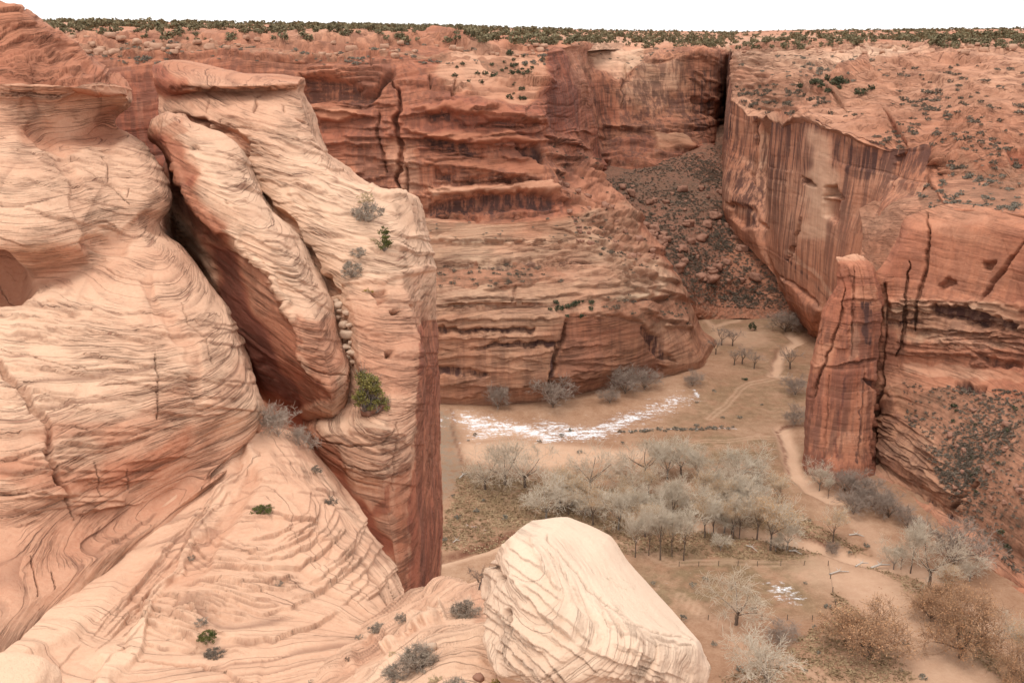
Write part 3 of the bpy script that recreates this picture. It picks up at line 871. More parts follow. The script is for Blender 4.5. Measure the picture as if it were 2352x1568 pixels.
sst = [
    dict(poly=[(1690, 122), (1980, 124), (2060, 130), (2040, 160), (1850, 165), (1700, 175)], w=20, tone=-.12),
    dict(line=[(1700, 124), (1850, 124), (2000, 124), (2110, 122)], w=12, ledge=1.6, crev=.8), dict(line=[(2100, 120), (2200, 122), (2352, 128)], w=12, ledge=1.4, crev=.8), dict(line=[(1690, 112), (1820, 113), (1980, 112), (2110, 110), (2352, 112)], w=10, ledge=1.2, crev=.8),
    dict(line=[(1800, 106), (1950, 104), (2100, 103)], w=8, ledge=1, crev=.8),
    dict(poly=[(1690, 205), (1850, 200), (1925, 225), (1940, 255), (1840, 240), (1760, 268), (1700, 232)], w=20, soil=.85), dict(poly=[(2180, 392), (2352, 385), (2352, 480), (2200, 465)], w=26, soil=.6),
    dict(poly=[(2040, 230), (2352, 220), (2352, 260), (2060, 262)], w=24, soil=.45),
    dict(poly=[(1690, 122), (1960, 124), (2100, 122), (2060, 150), (1850, 148), (1700, 160)], w=14, tone=-.08, clean=1),
    dict(poly=[(1700, 190), (1840, 205), (1830, 250), (1740, 262), (1695, 225)], w=24, tone=.18),
    dict(poly=[(1930, 160), (1990, 150), (2010, 190), (1925, 195)], w=14, tone=.14, depth=-2.5),
    dict(poly=[(1850, 210), (1930, 212), (1935, 238), (1845, 232)], w=14, depth=-2.5, tone=.1),
    dict(line=[(1905, 212), (1925, 245), (1945, 262)], w=6, crev=.7, depth=2),
    dict(line=[(2033, 262), (2060, 300), (2085, 335)], w=8, tone=.25, depth=2.5, crev=.3),
    dict(poly=[(2310, 350), (2360, 340), (2360, 400), (2330, 400)], w=8, depth=3, tone=.25, stain=.3),
    dict(poly=[(2000, 110), (2110, 108), (2108, 116), (2000, 117)], w=3, crev=.6, depth=1.2),
    dict(poly=[(1700, 113), (1850, 114), (1850, 120), (1700, 119)], w=3, crev=.6, depth=1.2),
]
slick = loft('slickrock_slope', s, M['slick'], res=FAR, frame=bed_frame(7, 200), layers=[(5, .9, 7, .6), (2.2, .7, 7, .9), (1.1, .35, 7, .9)], warp=(.02, 1.6), lump=(.022, 2.2), oct_=3,
             seed=41, smooth=(.8, .85), tones=[.42, .46, .34, .36, .40, .42, .44, .46, .5, .5], post=ragged(LIP, 2.0, 16.0, 18.0), strokes=sst + rand_ledges(15, [(1700, 128), (2352, 130), (2352, 470), (2190, 440), (2120, 330), (1930, 290), (1790, 262), (1700, 225)], 130, (90, 260), .05, (.45, 1.1), (10, 22)) + rand_ledges(16, [(2000, 160), (2352, 160), (2352, 470), (2180, 390), (2050, 320)], 40, (80, 220), .12, (.45, 1.0), (10, 20)), tone_noise=.12, amp_rows=[.4, .7, .8, .9, .9, .55, .2, .1, 0, 0])
tag(slick.obj, 'pale orange slickrock slope dotted with brush on the right mesa', kind='structure')

# streaked cliff under the slickrock lip
f = []
f.append([(1678, 112, 680), (1678, 120, 620), (1680, 231, 480), (1742, 270, 455), (1769, 297, 452), (1779, 281, 436), (1830, 266, 405), (1886, 283, 379), (1945, 305, 361), (2002, 322, 348), (2082, 339, 331), (2130, 332, 324), (2167, 376, 319)])
f.append([(1674, 210, 680), (1672, 215, 620), (1668, 330, 478), (1740, 380, 453), (1764, 400, 450), (1772, 400, 432), (1825, 410, 403), (1880, 420, 377), (1940, 410, 359), (2002, 385, 346), (2075, 392, 329), (2122, 390, 321), (2156, 412, 317)])
f.append([(1672, 300, 680), (1668, 310, 620), (1658, 420, 472), (1725, 500, 440), (1756, 510, 436), (1776, 530, 424), (1826, 560, 398), (1882, 560, 373), (1940, 520, 355), (1995, 460, 345), (2052, 449, 328), (2104, 455, 318), (2128, 440, 315)])
f.append([(1670, 360, 680), (1666, 370, 620), (1662, 480, 468), (1740, 560, 434), (1762, 575, 430), (1792, 640, 414), (1838, 690, 388), (1890, 715, 366), (1930, 700, 348), (1975, 640, 334), (2020, 530, 322), (2080, 490, 312), (2110, 480, 310)])
f.append([(1668, 420, 680), (1666, 430, 620), (1675, 520, 464), (1760, 610, 430), (1785, 640, 426), ('F', 1836, 745, -1), ('F', 1880, 785, -1), ('F', 1925, 820, -1), ('F', 1950, 850, -1), ('F', 1985, 900, -1), (2000, 700, 318), (2060, 620, 306), (2100, 600, 305)])
fst = [
    dict(poly=[(1640, 90), (2200, 200), (2200, 700), (1640, 860)], w=20, calm=.7),
    dict(poly=[(1858, 310), (1915, 320), (1915, 480), (1900, 560), (1830, 560), (1850, 400)], w=24, tone=-.24, clean=.85),
    dict(poly=[(1915, 310), (1990, 330), (2030, 360), (2010, 420), (1930, 400), (1912, 350)], w=16, tone=.05, stain=.75),
    dict(poly=[(2060, 360), (2082, 345), (2075, 400), (2052, 448), (2050, 400)], w=8, stain=.6, depth=1.5, tone=.1),
    dict(poly=[(2085, 345), (2165, 340), (2165, 390), (2100, 450), (2075, 420)], w=12, tone=.12, stain=.5),
    dict(poly=[(1835, 405), (1862, 412), (1868, 430), (1840, 420)], w=8, depth=4, crev=.6),
    dict(poly=[(1890, 430), (1920, 425), (1935, 455), (1890, 455)], w=8, depth=5, crev=.7),
    dict(poly=[(1895, 455), (1930, 460), (1925, 510), (1892, 500)], w=10, depth=2, tone=.1),
    dict(line=[(1840, 500), (1830, 560), (1815, 600)], w=8, crev=.8, depth=2),
    dict(poly=[(1660, 330), (1745, 420), (1756, 500), (1670, 460)], w=18, stain=.6, tone=.1),
    dict(line=[(1742, 280), (1735, 340), (1728, 420)], w=10, stain=.6, depth=3, crev=.5),
    dict(poly=[(1748, 300), (1768, 310), (1765, 380), (1742, 390)], w=6, tone=-.2, stain=.2),
    dict(line=[(1800, 590), (1850, 630), (1900, 690)], w=8, stain=.7, crev=.3),
    dict(line=[(1815, 575), (1880, 640), (1910, 690)], w=10, tone=-.2),
    dict(poly=[(1668, 470), (1740, 480), (1760, 530), (1700, 520)], w=10, stain=.6, depth=2),
    dict(poly=[(1795, 635), (1885, 710), (1870, 780), (1830, 740)], w=10, tone=.05, depth=-1.5),
    dict(line=[(1795, 632), (1840, 665), (1886, 708)], w=6, crev=.5, depth=1),
    dict(poly=[(1662, 110), (1684, 110), (1682, 320), (1650, 320)], w=4, stain=.7),
]
streaked = loft('streaked_cliff', f, M['wall'], res=FAR, frame=bed_frame(3, 200), layers=[(12, .4, 6, .4), (5, .3, 6, .6)], warp=(.02, 2), lump=(.03, 1.0), seed=53, joints=[(14, .8, 14, .6), (6, .35, 12, .7)], jdir=60,
                smooth=(.35, .6), tones=[.5, .43, .40, .48, .5], stains=[.62, .55, .4, .3, .25], strokes=fst, post=ragged(LIP, 2.0, 16.0, 18.0), tone_noise=.08)
tag(streaked.obj, 'tall sheer cliff with dark vertical water streaks on the right', kind='structure')

# pale gully floor below the streaked cliff
g = []
g.append([(1975, 480, 346), (2052, 440, 330), (2110, 442, 318), (2172, 380, 318), (2240, 385, 309), (2360, 400, 296)])
g.append([(1985, 530, 332), (2045, 470, 318), (2095, 462, 307), (2180, 420, 304), (2250, 430, 293), (2360, 440, 280)])
g.append([(1980, 600, 316), (2035, 540, 304), (2078, 500, 297), (2180, 474, 284), (2270, 484, 273), (2360, 506, 262)])
g.append([(1975, 660, 305), (2030, 620, 294), (2060, 560, 292), (2180, 500, 285), (2270, 510, 274), (2360, 530, 263)])
gst = [dict(poly=[(2110, 440), (2352, 395), (2352, 505), (2130, 480)], w=26, soil=.6)]
gully = loft('slickrock_gully', g, M['slick'], res=FAR, frame=bed_frame(10, 100), layers=[(5, .6, 6, .6), (2, .4, 5, .8)], warp=(.02, 2), lump=(.04, 1.6), seed=61, smooth=(.8, .8),
             tones=[.44, .40, .44, .5], tone_noise=.08, strokes=gst, amp_rows=[.2, .7, .5, .3])
tag(gully.obj, 'pale slickrock gully dropping between the streaked cliff and the red wall', kind='structure')

# red wall, the brushy talus below it and the low cliff at its foot
w = []
w.append([(2014, 622, 277.0), (2066, 545, 285.0), (2084, 500, 286.5), (2190, 470, 280.0), (2280, 480, 270.0), (2360, 503, 260.0), (2560, 525, 238.0)])
w.append([(2024, 650, 273.0), (2060, 580, 276.0), (2085, 540, 277.5), (2188, 520, 272.0), (2280, 530, 263.0), (2360, 545, 253.0), (2560, 560, 234.0)])
w.append([(2034, 684, 272.0), (2060, 684, 272.0), (2088, 685, 271.5), (2180, 688, 266.0), (2270, 692, 258.0), (2360, 697, 248.0), (2560, 700, 228.0)])
w.append([(2031, 715, 272.0), (2060, 718, 271.5), (2085, 722, 270.5), (2180, 735, 265.0), (2270, 745, 257.0), (2360, 750, 247.0), (2560, 760, 227.0)])
w.append([(2030, 760, 271.0), (2055, 763, 270.5), (2080, 765, 269.5), (2180, 775, 264.0), (2270, 785, 256.0), (2360, 790, 246.0), (2560, 800, 226.0)])
w.append([(2026, 835, 270.0), (2045, 838, 269.5), (2070, 840, 268.5), (2180, 850, 261.0), (2270, 860, 252.0), (2360, 868, 242.0), (2560, 880, 222.0)])
w.append([(2022, 900, 268.0), (2045, 890, 266.0), (2075, 880, 264.5), (2180, 885, 256.0), (2270, 895, 247.0), (2360, 905, 236.0), (2560, 910, 216.0)])
w.append([(2018, 950, 271), (2050, 950, 266), (2085, 950, 262), (2185, 970, 247), (2275, 980, 235), (2365, 990, 224), (2560, 1000, 205)])
w.append([(2014, 1000, 267), (2055, 1010, 259), (2100, 1030, 251), (2195, 1070, 235), (2280, 1090, 223), (2370, 1110, 211), (2560, 1140, 192)])
w.append([(2012, 1035, 264.5), (2058, 1055, 256), (2108, 1085, 247), (2205, 1150, 229), (2280, 1200, 217), (2372, 1270, 202), (2560, 1400, 177)])
w.append([(2010, 1060, 264), (2060, 1090, 255), (2112, 1120, 246), (2212, 1190, 226), (2290, 1250, 213), (2378, 1320, 200), (2560, 1450, 175)])
w.append([('F', 1985, 1120, -1), ('F', 2030, 1145, -1), ('F', 2090, 1185, -1), ('F', 2200, 1275, -1), ('F', 2285, 1345, -1), ('F', 2380, 1420, -1), ('F', 2560, 1560, -1)])
for _r in w:
    q_ = _r[0]
    _r.insert(0, ('F', q_[1] - 60, q_[2] - 14, -2) if q_[0] == 'F' else (q_[0] - 60, q_[1], q_[2] + 9))
wst = [
    dict(poly=[(2040, 500), (2352, 510), (2352, 690), (2036, 684)], w=16, calm=.6),
    dict(poly=[(2000, 690), (2400, 700), (2400, 800), (2040, 770)], w=20, drab=.9), dict(poly=[(2000, 890), (2060, 890), (2240, 1120), (2210, 1190), (2000, 1080)], w=16, drab=1.0, tone=.06),
    dict(line=[(2036, 660), (2036, 720), (2031, 790), (2024, 850), (2018, 940), (2008, 1060)], w=10, crev=1, depth=2.5),
    dict(poly=[(2075, 885), (2150, 880), (2400, 905), (2400, 1340), (2290, 1250), (2215, 1170), (2236, 1120), (2140, 1010), (2085, 955)], w=40, soil=1),
    dict(line=[(2040, 690), (2180, 692), (2352, 700)], w=14, ledge=1.3, crev=.8), dict(line=[(2040, 746), (2200, 760), (2352, 775)], w=12, ledge=1, crev=.7), dict(line=[(2060, 808), (2200, 815), (2352, 830)], w=12, ledge=1, crev=.7),
    dict(line=[(2020, 1000), (2100, 1060), (2200, 1140), (2235, 1160)], w=12, ledge=.9, crev=.6), dict(line=[(2030, 960), (2100, 1020), (2180, 1085)], w=10, ledge=.7, crev=.6), dict(line=[(2010, 1045), (2080, 1100), (2150, 1150)], w=10, ledge=.8, crev=.6),
    dict(line=[(2210, 1195), (2260, 1240), (2352, 1310)], w=10, ledge=.9, crev=.6), dict(line=[(2230, 1230), (2300, 1290), (2352, 1330)], w=10, ledge=.8, crev=.6),
    dict(line=[(2131, 485), (2134, 560), (2128, 625), (2112, 670), (2105, 720), (2104, 760)], w=7, depth=2.2, crev=1),
    dict(line=[(2090, 600), (2078, 680), (2080, 720), (2073, 790), (2056, 820)], w=7, depth=2.0, crev=1),
    dict(line=[(2352, 555), (2310, 610), (2268, 670), (2258, 690)], w=9, depth=2, crev=.6, tone=.15),
    dict(poly=[(2150, 650), (2180, 640), (2195, 655), (2160, 662)], w=8, depth=2.5, crev=.4),
    dict(poly=[(2262, 600), (2284, 600), (2280, 622), (2265, 618)], w=8, depth=2.5, crev=.5),
    dict(poly=[(2040, 686), (2352, 697), (2352, 760), (2240, 735), (2110, 715), (2040, 715)], w=6, depth=-1.6, tone=-.16, clean=.8),
    dict(poly=[(2140, 706), (2220, 700), (2280, 728), (2352, 742), (2352, 765), (2260, 748), (2160, 722)], w=10, depth=3, stain=.85),
    dict(poly=[(2040, 733), (2120, 735), (2120, 745), (2040, 745)], w=6, depth=1, stain=.7),
    dict(poly=[(2060, 765), (2352, 790), (2352, 806), (2200, 795), (2060, 780)], w=8, tone=-.14, stain=.3),
    dict(poly=[(2240, 810), (2290, 825), (2352, 832), (2352, 845), (2280, 842)], w=7, depth=2, stain=.6),
    dict(poly=[(2070, 832), (2200, 840), (2352, 855), (2352, 880), (2080, 858)], w=8, tone=-.2, clean=1),
    dict(poly=[(2190, 875), (2265, 885), (2265, 900), (2200, 893)], w=8, stain=.85, depth=2),
    dict(poly=[(2010, 920), (2040, 890), (2075, 960), (2130, 1020), (2210, 1090), (2235, 1130), (2205, 1180), (2100, 1110), (2010, 1050)], w=12, tone=.06, stain=.3, depth=-1.0),
    dict(line=[(2240, 1110), (2215, 1140), (2195, 1170)], w=10, crev=.7, depth=2),
    dict(line=[(2060, 1110), (2120, 1140), (2190, 1185)], w=9, stain=.7, depth=1.2),
    dict(line=[(2230, 1300), (2290, 1345), (2340, 1390)], w=20, stain=.8, depth=2, taper=True),
    dict(line=[(2255, 1300), (2300, 1325), (2352, 1345)], w=6, crev=.5, depth=1),
]
red_wall = loft('red_canyon_wall', w, M['wall'], res=FAR, frame=bed_frame(4, 0), layers=[(7, .55, 8, .7), (2.6, .45, 8, .8), (1.2, .22, 6, .7)], warp=(.02, 1.5), lump=(.05, .7), seed=71, joints=[(12, .6, 12, 1), (5, .35, 10, .8)],
                smooth=(.5, .8), tones=[.56, .64, .64, .58, .62, .62, .5, .45, .45, .45, .45, .5], stains=[.1, .12, .2, .25, .3, .25, .0, 0, 0, .0, .1, .25],
                strokes=wst + rand_ledges(25, [(2050, 690), (2352, 700), (2352, 860), (2070, 840)], 36, (60, 200), .06, (.5, 1.2), (7, 12)) + rand_ledges(26, [(2020, 930), (2080, 960), (2200, 1090), (2200, 1170), (2020, 1050)], 22, (40, 110), .55, (.4, .9), (7, 12)), tone_noise=.12, amp_rows=[.6, .6, 1, 1, 1, .9, .6, .5, .5, .5, .6, .6])
tag(red_wall.obj, 'red canyon wall with long cracks and dark bands on the right', kind='structure')

# spire standing in front of the red wall
sp = []
sp.append([(1975, 588, 286.0), (1935, 590, 280.0), (1922, 592, 276.0), (1940, 590, 273.0), (1965, 585, 272.0), (1985, 586, 273.0), (2000, 600, 276.0), (2012, 604, 284.0)])
sp.append([(1960, 615, 289.0), (1926, 614, 271.5), (1931, 612, 268.0), (1945, 612, 266.0), (1968, 612, 265.0), (1990, 614, 265.4), (2006, 622, 267.2), (2014, 630, 279.0)])
sp.append([(1950, 650, 286.5), (1921, 655, 269.0), (1925, 655, 265.5), (1942, 655, 263.5), (1970, 655, 262.5), (1998, 655, 262.9), (2017, 656, 264.7), (2026, 660, 276.5)])
sp.append([(1935, 705, 285.5), (1886, 708, 268.0), (1896, 706, 264.5), (1930, 705, 262.5), (1965, 705, 261.5), (2005, 705, 261.9), (2029, 705, 263.7), (2034, 705, 275.5)])
sp.append([(1925, 790, 284.0), (1870, 790, 266.5), (1880, 790, 263.0), (1920, 790, 261.0), (1955, 790, 260.0), (2000, 790, 260.4), (2027, 790, 262.2), (2032, 790, 274.0)])
sp.append([(1915, 885, 283.0), (1855, 885, 265.5), (1868, 885, 262.0), (1910, 885, 260.0), (1945, 885, 259.0), (1990, 885, 259.4), (2019, 885, 261.2), (2026, 885, 273.0)])
sp.append([(1905, 985, 281.5), (1847, 985, 264.0), (1860, 985, 260.5), (1900, 985, 258.5), (1935, 985, 257.5), (1980, 985, 257.9), (2011, 985, 259.7), (2020, 985, 271.5)])
sp.append([(1905, 1050, 280.0), (1845, 1050, 262.5), (1858, 1050, 259.0), (1898, 1050, 257.0), (1930, 1050, 256.0), (1975, 1050, 256.4), (2006, 1050, 258.2), (2016, 1050, 270.0)])
sp.append([('F', 1905, 1035, -1), ('F', 1843, 1075, -1), ('F', 1858, 1098, -1), ('F', 1895, 1110, -1), ('F', 1930, 1118, -1), ('F', 1975, 1112, -1), ('F', 2006, 1098, -1), ('F', 2016, 1070, -1)])
spst = [
    dict(poly=[(1840, 830), (2040, 820), (2030, 1110), (1830, 1110)], w=30, calm=.75), dict(poly=[(1880, 570), (2040, 570), (2040, 830), (1850, 830)], w=30, calm=.35),
    dict(line=[(1990, 840), (1982, 960), (1976, 1060)], w=4, crev=.8, depth=.5), dict(line=[(1962, 612), (1958, 700), (1960, 820)], w=5, crev=.7, depth=.7), dict(line=[(1905, 860), (1900, 960), (1890, 1080)], w=4, crev=.6, depth=.5),
    dict(line=[(1925, 690), (1960, 686), (2025, 690)], w=10, ledge=.7, crev=.7), dict(line=[(1950, 740), (1990, 742), (2025, 738)], w=10, ledge=.6, crev=.6), dict(line=[(1870, 846), (1930, 836), (2015, 830)], w=12, ledge=.9, crev=.7), dict(line=[(1900, 640), (1950, 636), (2010, 642)], w=8, ledge=.5, crev=.6),
    dict(line=[(2031, 665), (2034, 720), (2031, 790), (2023, 850), (2017, 940), (2007, 1060)], w=9, crev=1, depth=2),
    dict(poly=[(1915, 585), (1990, 580), (1990, 600), (1925, 602)], w=5, tone=-.18, clean=1, stain=0),
    dict(line=[(1940, 660), (1930, 740), (1915, 780), (1900, 820), (1880, 870), (1868, 930)], w=6, depth=1.4, crev=.9),
    dict(poly=[(1930, 620), (1955, 615), (1960, 700), (1945, 800), (1925, 800), (1945, 700)], w=6, tone=.05, depth=-.8),
    dict(poly=[(1958, 660), (2010, 655), (2025, 700), (2020, 720), (1955, 690)], w=8, tone=-.2, clean=.7),
    dict(poly=[(1980, 695), (2005, 695), (2000, 800), (1985, 790)], w=8, stain=.85),
    dict(poly=[(1955, 745), (1975, 740), (1975, 820), (1950, 830)], w=6, tone=-.25, stain=.2),
    dict(line=[(1940, 835), (1985, 830), (2015, 825)], w=6, depth=1.2, crev=.6),
    dict(poly=[(1985, 868), (2015, 880), (2018, 900), (1990, 880)], w=6, stain=.9, depth=1.5),
    dict(line=[(1885, 860), (1865, 890), (1860, 960)], w=5, crev=.7, depth=.8),
    dict(line=[(1945, 860), (1925, 960), (1920, 1050)], w=7, tone=.2, stain=.55),
    dict(line=[(1985, 870), (1975, 1000), (1970, 1060)], w=7, stain=.75),
    dict(poly=[(1895, 1030), (1925, 980), (1990, 1000), (1985, 1080), (1905, 1090)], w=10, tone=-.1, stain=.3),
    dict(poly=[(1872, 790), (1925, 790), (1900, 850), (1862, 860)], w=8, tone=-.12, clean=.8),
]
spire = loft('rock_spire', sp, M['wall'], res=2.3, frame=bed_frame(3, 10), layers=[(6, .25, 6, .5), (2.4, .2, 6, .6)], warp=(.03, 1), lump=(.10, .35), seed=83, joints=[(4.5, .8, 10, 1), (1.8, .28, 8, 1)], jdir=10, smooth=(.15, .05),
             tones=[.45, .57, .6, .62, .6, .64, .68, .68, .66], stains=[0, .1, .2, .3, .35, .35, .42, .4, .3], strokes=spst, tone_noise=.1)
tag(spire.obj, 'tall red rock spire standing before the cracked red wall', 'rock spire')
# ---------------------------------------------------------------- near rock
NEAR = 2.4
r = []
r.append([(-260, -60, 84), (0, 12, 84), (60, 26, 86), (100, 62, 88), (160, 105, 90), (210, 145, 92), (250, 172, 94)])
r.append([(-260, -62, 66), (0, 10, 66), (48, 26, 67), (92, 62, 68), (160, 104, 69), (210, 145, 69), (250, 171, 69)])
r.append([(-260, 20, 64), (0, 70, 64), (50, 82, 65), (100, 100, 66), (160, 130, 67), (212, 155, 67.5), (256, 177, 68)])
r.append([(-260, 148, 60.5), (0, 178, 60.5), (70, 181, 61), (130, 185, 61.5), (200, 190, 62), (255, 196, 63), (300, 203, 65)])
r.append([(-260, 168, 58.6), (0, 190, 58.6), (70, 194, 59), (130, 197, 59.5), (200, 199, 60.5), (260, 201, 62), (302, 206, 64.6)])
r.append([(-260, 192, 59), (0, 214, 58.7), (70, 221, 59.2), (130, 224, 59.8), (200, 221, 61), (260, 215, 62.3), (301, 210, 64.6)])
r.append([(-260, 212, 59.2), (0, 240, 58.9), (70, 250, 59.4), (130, 248, 60.0), (200, 239, 62.3), (260, 232, 63.3), (304, 236, 65)])
r.append([(-260, 258, 59.4), (0, 270, 58.2), (60, 292, 58.8), (120, 312, 60.2), (190, 306, 62.3), (242, 295, 65.8), (272, 282, 67.5)])
r.append([(-260, 350, 56.5), (0, 345, 55.4), (80, 345, 56.4), (150, 352, 58.2), (230, 343, 60.5), (300, 333, 63), (346, 345, 65.5)])
r.append([(-260, 460, 52.5), (0, 450, 51.5), (90, 450, 52.5), (190, 455, 54.5), (270, 450, 56.5), (350, 440, 58.5), (390, 450, 62.5)])
r.append([(-260, 560, 50.5), (0, 560, 50), (90, 556, 50.5), (190, 558, 52.5), (255, 555, 54.5), (330, 535, 56), (380, 518, 60.5)])
r.append([(-260, 640, 52), (0, 640, 52), (80, 645, 52.2), (175, 628, 52.8), (270, 600, 53.3), (375, 585, 54), (436, 585, 58.5)])
r.append([(-260, 720, 47.5), (0, 712, 48), (100, 708, 48.5), (200, 700, 49), (300, 690, 49.5), (430, 680, 51.5), (508, 688, 56)])
r.append([(-260, 830, 43.5), (0, 830, 44), (110, 830, 44.5), (230, 828, 45.3), (350, 820, 46.3), (480, 810, 48.3), (549, 792, 52)])
r.append([(-260, 950, 40.2), (0, 950, 40.4), (120, 950, 41.2), (250, 950, 42.6), (380, 940, 44.2), (520, 930, 46.4), (599, 932, 50)])
r.append([(-260, 1080, 37.5), (0, 1080, 37.7), (110, 1080, 38.5), (230, 1075, 40.2), (360, 1055, 42.4), (490, 1018, 45.4), (583, 1000, 48.8)])
r.append([(-260, 1200, 36), (0, 1200, 36.2), (100, 1200, 37), (200, 1188, 38.6), (300, 1158, 40.6), (420, 1108, 43.4), (535, 1050, 46.6)])
r.append([(-260, 1330, 33), (-20, 1325, 33.2), (60, 1300, 34.2), (140, 1260, 36.2), (240, 1218, 38.7), (360, 1158, 41.7), (492, 1090, 45)])
r.append([(-260, 1480, 27.5), (-60, 1450, 29), (40, 1400, 31.2), (130, 1345, 33.6), (240, 1270, 36.8), (380, 1185, 40.8), (520, 1075, 45.4)])
r.append([(-260, 1600, 25.5), (-60, 1550, 27.4), (60, 1470, 30.4), (160, 1395, 33.4), (270, 1310, 37.0), (420, 1205, 41.8), (545, 1082, 47.0)])
for _k, _r in enumerate(r):
    u_, v_, y_ = _r[-1]
    _r.append((u_ - (20 if _k > 7 else 5), v_ + (6 if _k > 7 else 2), y_ + (14 if _k > 7 else 10)))
rst = [
    dict(line=[(-20, 92), (60, 88), (120, 96)], w=16, ledge=.22, crev=.8), dict(line=[(-20, 118), (50, 122), (130, 126), (190, 134)], w=14, ledge=.2, crev=.8), dict(line=[(20, 140), (110, 146), (205, 154)], w=14, ledge=.2, crev=.8),
    dict(line=[(-20, 160), (80, 164), (160, 168), (240, 174)], w=12, ledge=.2, crev=.8), dict(line=[(-20, 60), (40, 62), (85, 60)], w=12, ledge=.2, crev=.8), dict(line=[(-20, 198), (100, 203), (220, 203), (298, 206)], w=6, ledge=.12, crev=.8), dict(line=[(-20, 206), (60, 210), (180, 212), (290, 207)], w=6, ledge=.1, crev=.8),
    dict(line=[(-20, 30), (30, 26), (52, 30)], w=8, ledge=.25, crev=.9),
    dict(poly=[(-90, 600), (0, 598), (38, 625), (60, 655), (52, 682), (0, 690), (-90, 690)], w=52, depth=1.5, tone=.26, jag=.15),
    dict(poly=[(0, 560), (80, 590), (220, 560), (232, 552), (212, 610), (120, 655), (60, 650)], w=30, tone=.2),
    dict(line=[(60, 250), (100, 350), (150, 400), (205, 475), (235, 548), (210, 610)], w=40, depth=.22, tone=.03),
    dict(line=[(70, 300), (150, 318), (240, 305), (275, 285)], w=60, depth=.15, tone=.16),
    dict(line=[(235, 548), (300, 560), (375, 525)], w=44, depth=.3, tone=.14),
    dict(line=[(0, 220), (60, 222), (140, 226), (220, 220), (300, 208)], w=6, crev=.9, depth=.5),
    dict(line=[(20, 216), (85, 218)], w=8, crev=1, depth=.7),
    dict(line=[(232, 366), (248, 385), (246, 415), (238, 430)], w=5, crev=1, depth=.25),
    dict(line=[(155, 362), (168, 380)], w=4, crev=.9, depth=.2),
    dict(line=[(298, 432), (290, 455)], w=4, crev=.8, depth=.2),
    dict(line=[(185, 395), (215, 412), (245, 425), (300, 470)], w=5, crev=.8, depth=.2),
    dict(line=[(355, 805), (359, 850), (362, 905), (365, 960)], w=6, crev=.7, depth=.3),
    dict(line=[(0, 832), (25, 870), (60, 905), (98, 955), (112, 1000), (113, 1040), (135, 1090), (160, 1140)], w=15, crev=.4, depth=.35, tone=.08),
    dict(line=[(0, 802), (60, 818), (120, 838), (185, 850), (280, 852), (355, 845)], w=5, crev=.9, depth=.3),
    dict(line=[(105, 966), (150, 976), (210, 985)], w=6, crev=.8, depth=.3),
    dict(line=[(120, 1012), (190, 1018), (240, 1020), (300, 1008), (355, 995)], w=32, ledge=0.223, crev=.85),
    dict(line=[(228, 610), (262, 630), (335, 640), (370, 642)], w=5, crev=.8, depth=.25),
    dict(line=[(430, 735), (470, 748), (500, 745)], w=5, crev=.8, depth=.25),
    dict(line=[(420, 690), (430, 750), (470, 780), (490, 835)], w=5, crev=.45, depth=.3),
    dict(line=[(340, 640), (400, 750), (440, 830), (452, 870), (460, 900)], w=30, tone=.08, depth=.15),
    dict(line=[(320, 1040), (380, 1010), (450, 970), (520, 900), (580, 880)], w=90, tone=.12),
    dict(line=[(120, 1000), (240, 1005), (350, 990), (420, 930)], w=60, tone=.18),
    dict(line=[(0, 1090), (120, 1105), (240, 1085), (360, 1060), (440, 1010)], w=70, tone=.2),
    dict(line=[(0, 1040), (60, 1050), (130, 1045)], w=8, tone=-.1),
    dict(line=[(0, 1100), (110, 1075)], w=10, tone=-.12),
    dict(line=[(135, 1060), (160, 1145), (180, 1190)], w=6, crev=.55, depth=.35),
    dict(line=[(225, 1045), (235, 1100), (240, 1140)], w=4, crev=.5, depth=.25),
    dict(line=[(303, 1075), (312, 1130)], w=4, crev=.5, depth=.2),
    dict(line=[(70, 1260), (90, 1330), (95, 1360)], w=5, crev=.5, depth=.3),
    dict(line=[(120, 1300), (130, 1345)], w=5, crev=.5, depth=.3),
    dict(line=[(180, 1180), (240, 1170), (310, 1160)], w=32, ledge=0.186, crev=.7),
    dict(line=[(215, 1265), (290, 1215), (370, 1160)], w=28, ledge=0.149, crev=.5),
    dict(line=[(0, 30), (60, 24)], w=5, crev=.6, depth=.6),
    dict(line=[(0, 70), (80, 64)], w=4, crev=.6, depth=.4),
    dict(line=[(60, 112), (75, 140), (90, 160)], w=4, crev=.6, depth=.2),
]
ridge = loft('rock_ridge', r, M['ridge'], res=NEAR, near=True, frame=bed_frame(7, -10), layers=[(1.9, .16, 9, .5), (.7, .09, 9, 1.1)], joints=[(3.6, .04, 5, 1.0)], jdir=15, warp=(.04, .5), lump=(.11, .42), rough=(.9, .05), seed=101,
              smooth=(.8, .9), tones=[.5, .5, .52, .5, .28, .3, .2, .3, .14, .08, .08, .22, .06, .06, .06, .2, .34, .38, .32, .24], strokes=rst + rand_ledges(31, [(0, 330), (350, 330), (385, 450), (300, 540), (0, 560)], 36, (60, 190), .22, (.04, .11), (14, 30)) + rand_ledges(32, [(0, 700), (430, 650), (520, 730), (590, 920), (400, 1000), (0, 1000)], 60, (80, 260), .08, (.05, .14), (16, 36)) + rand_ledges(33, [(0, 1000), (420, 990), (330, 1170), (0, 1250)], 26, (70, 220), -.03, (.06, .16), (12, 26)) + rand_ledges(34, [(0, 60), (90, 66), (240, 172), (0, 172)], 26, (40, 130), .05, (.08, .2), (8, 16)), tone_noise=.07,
              amp_rows=[1.5, 1.6, 2.2, 1.8, 1.2, 1.2, 1, .35, .5, .8, .5, .3, .7, 1, 1, 1.1, 1.2, 1.1, .7, .5])
tag(ridge.obj, 'domed pale sandstone ridge with fine bedding lines on the left', kind='structure')

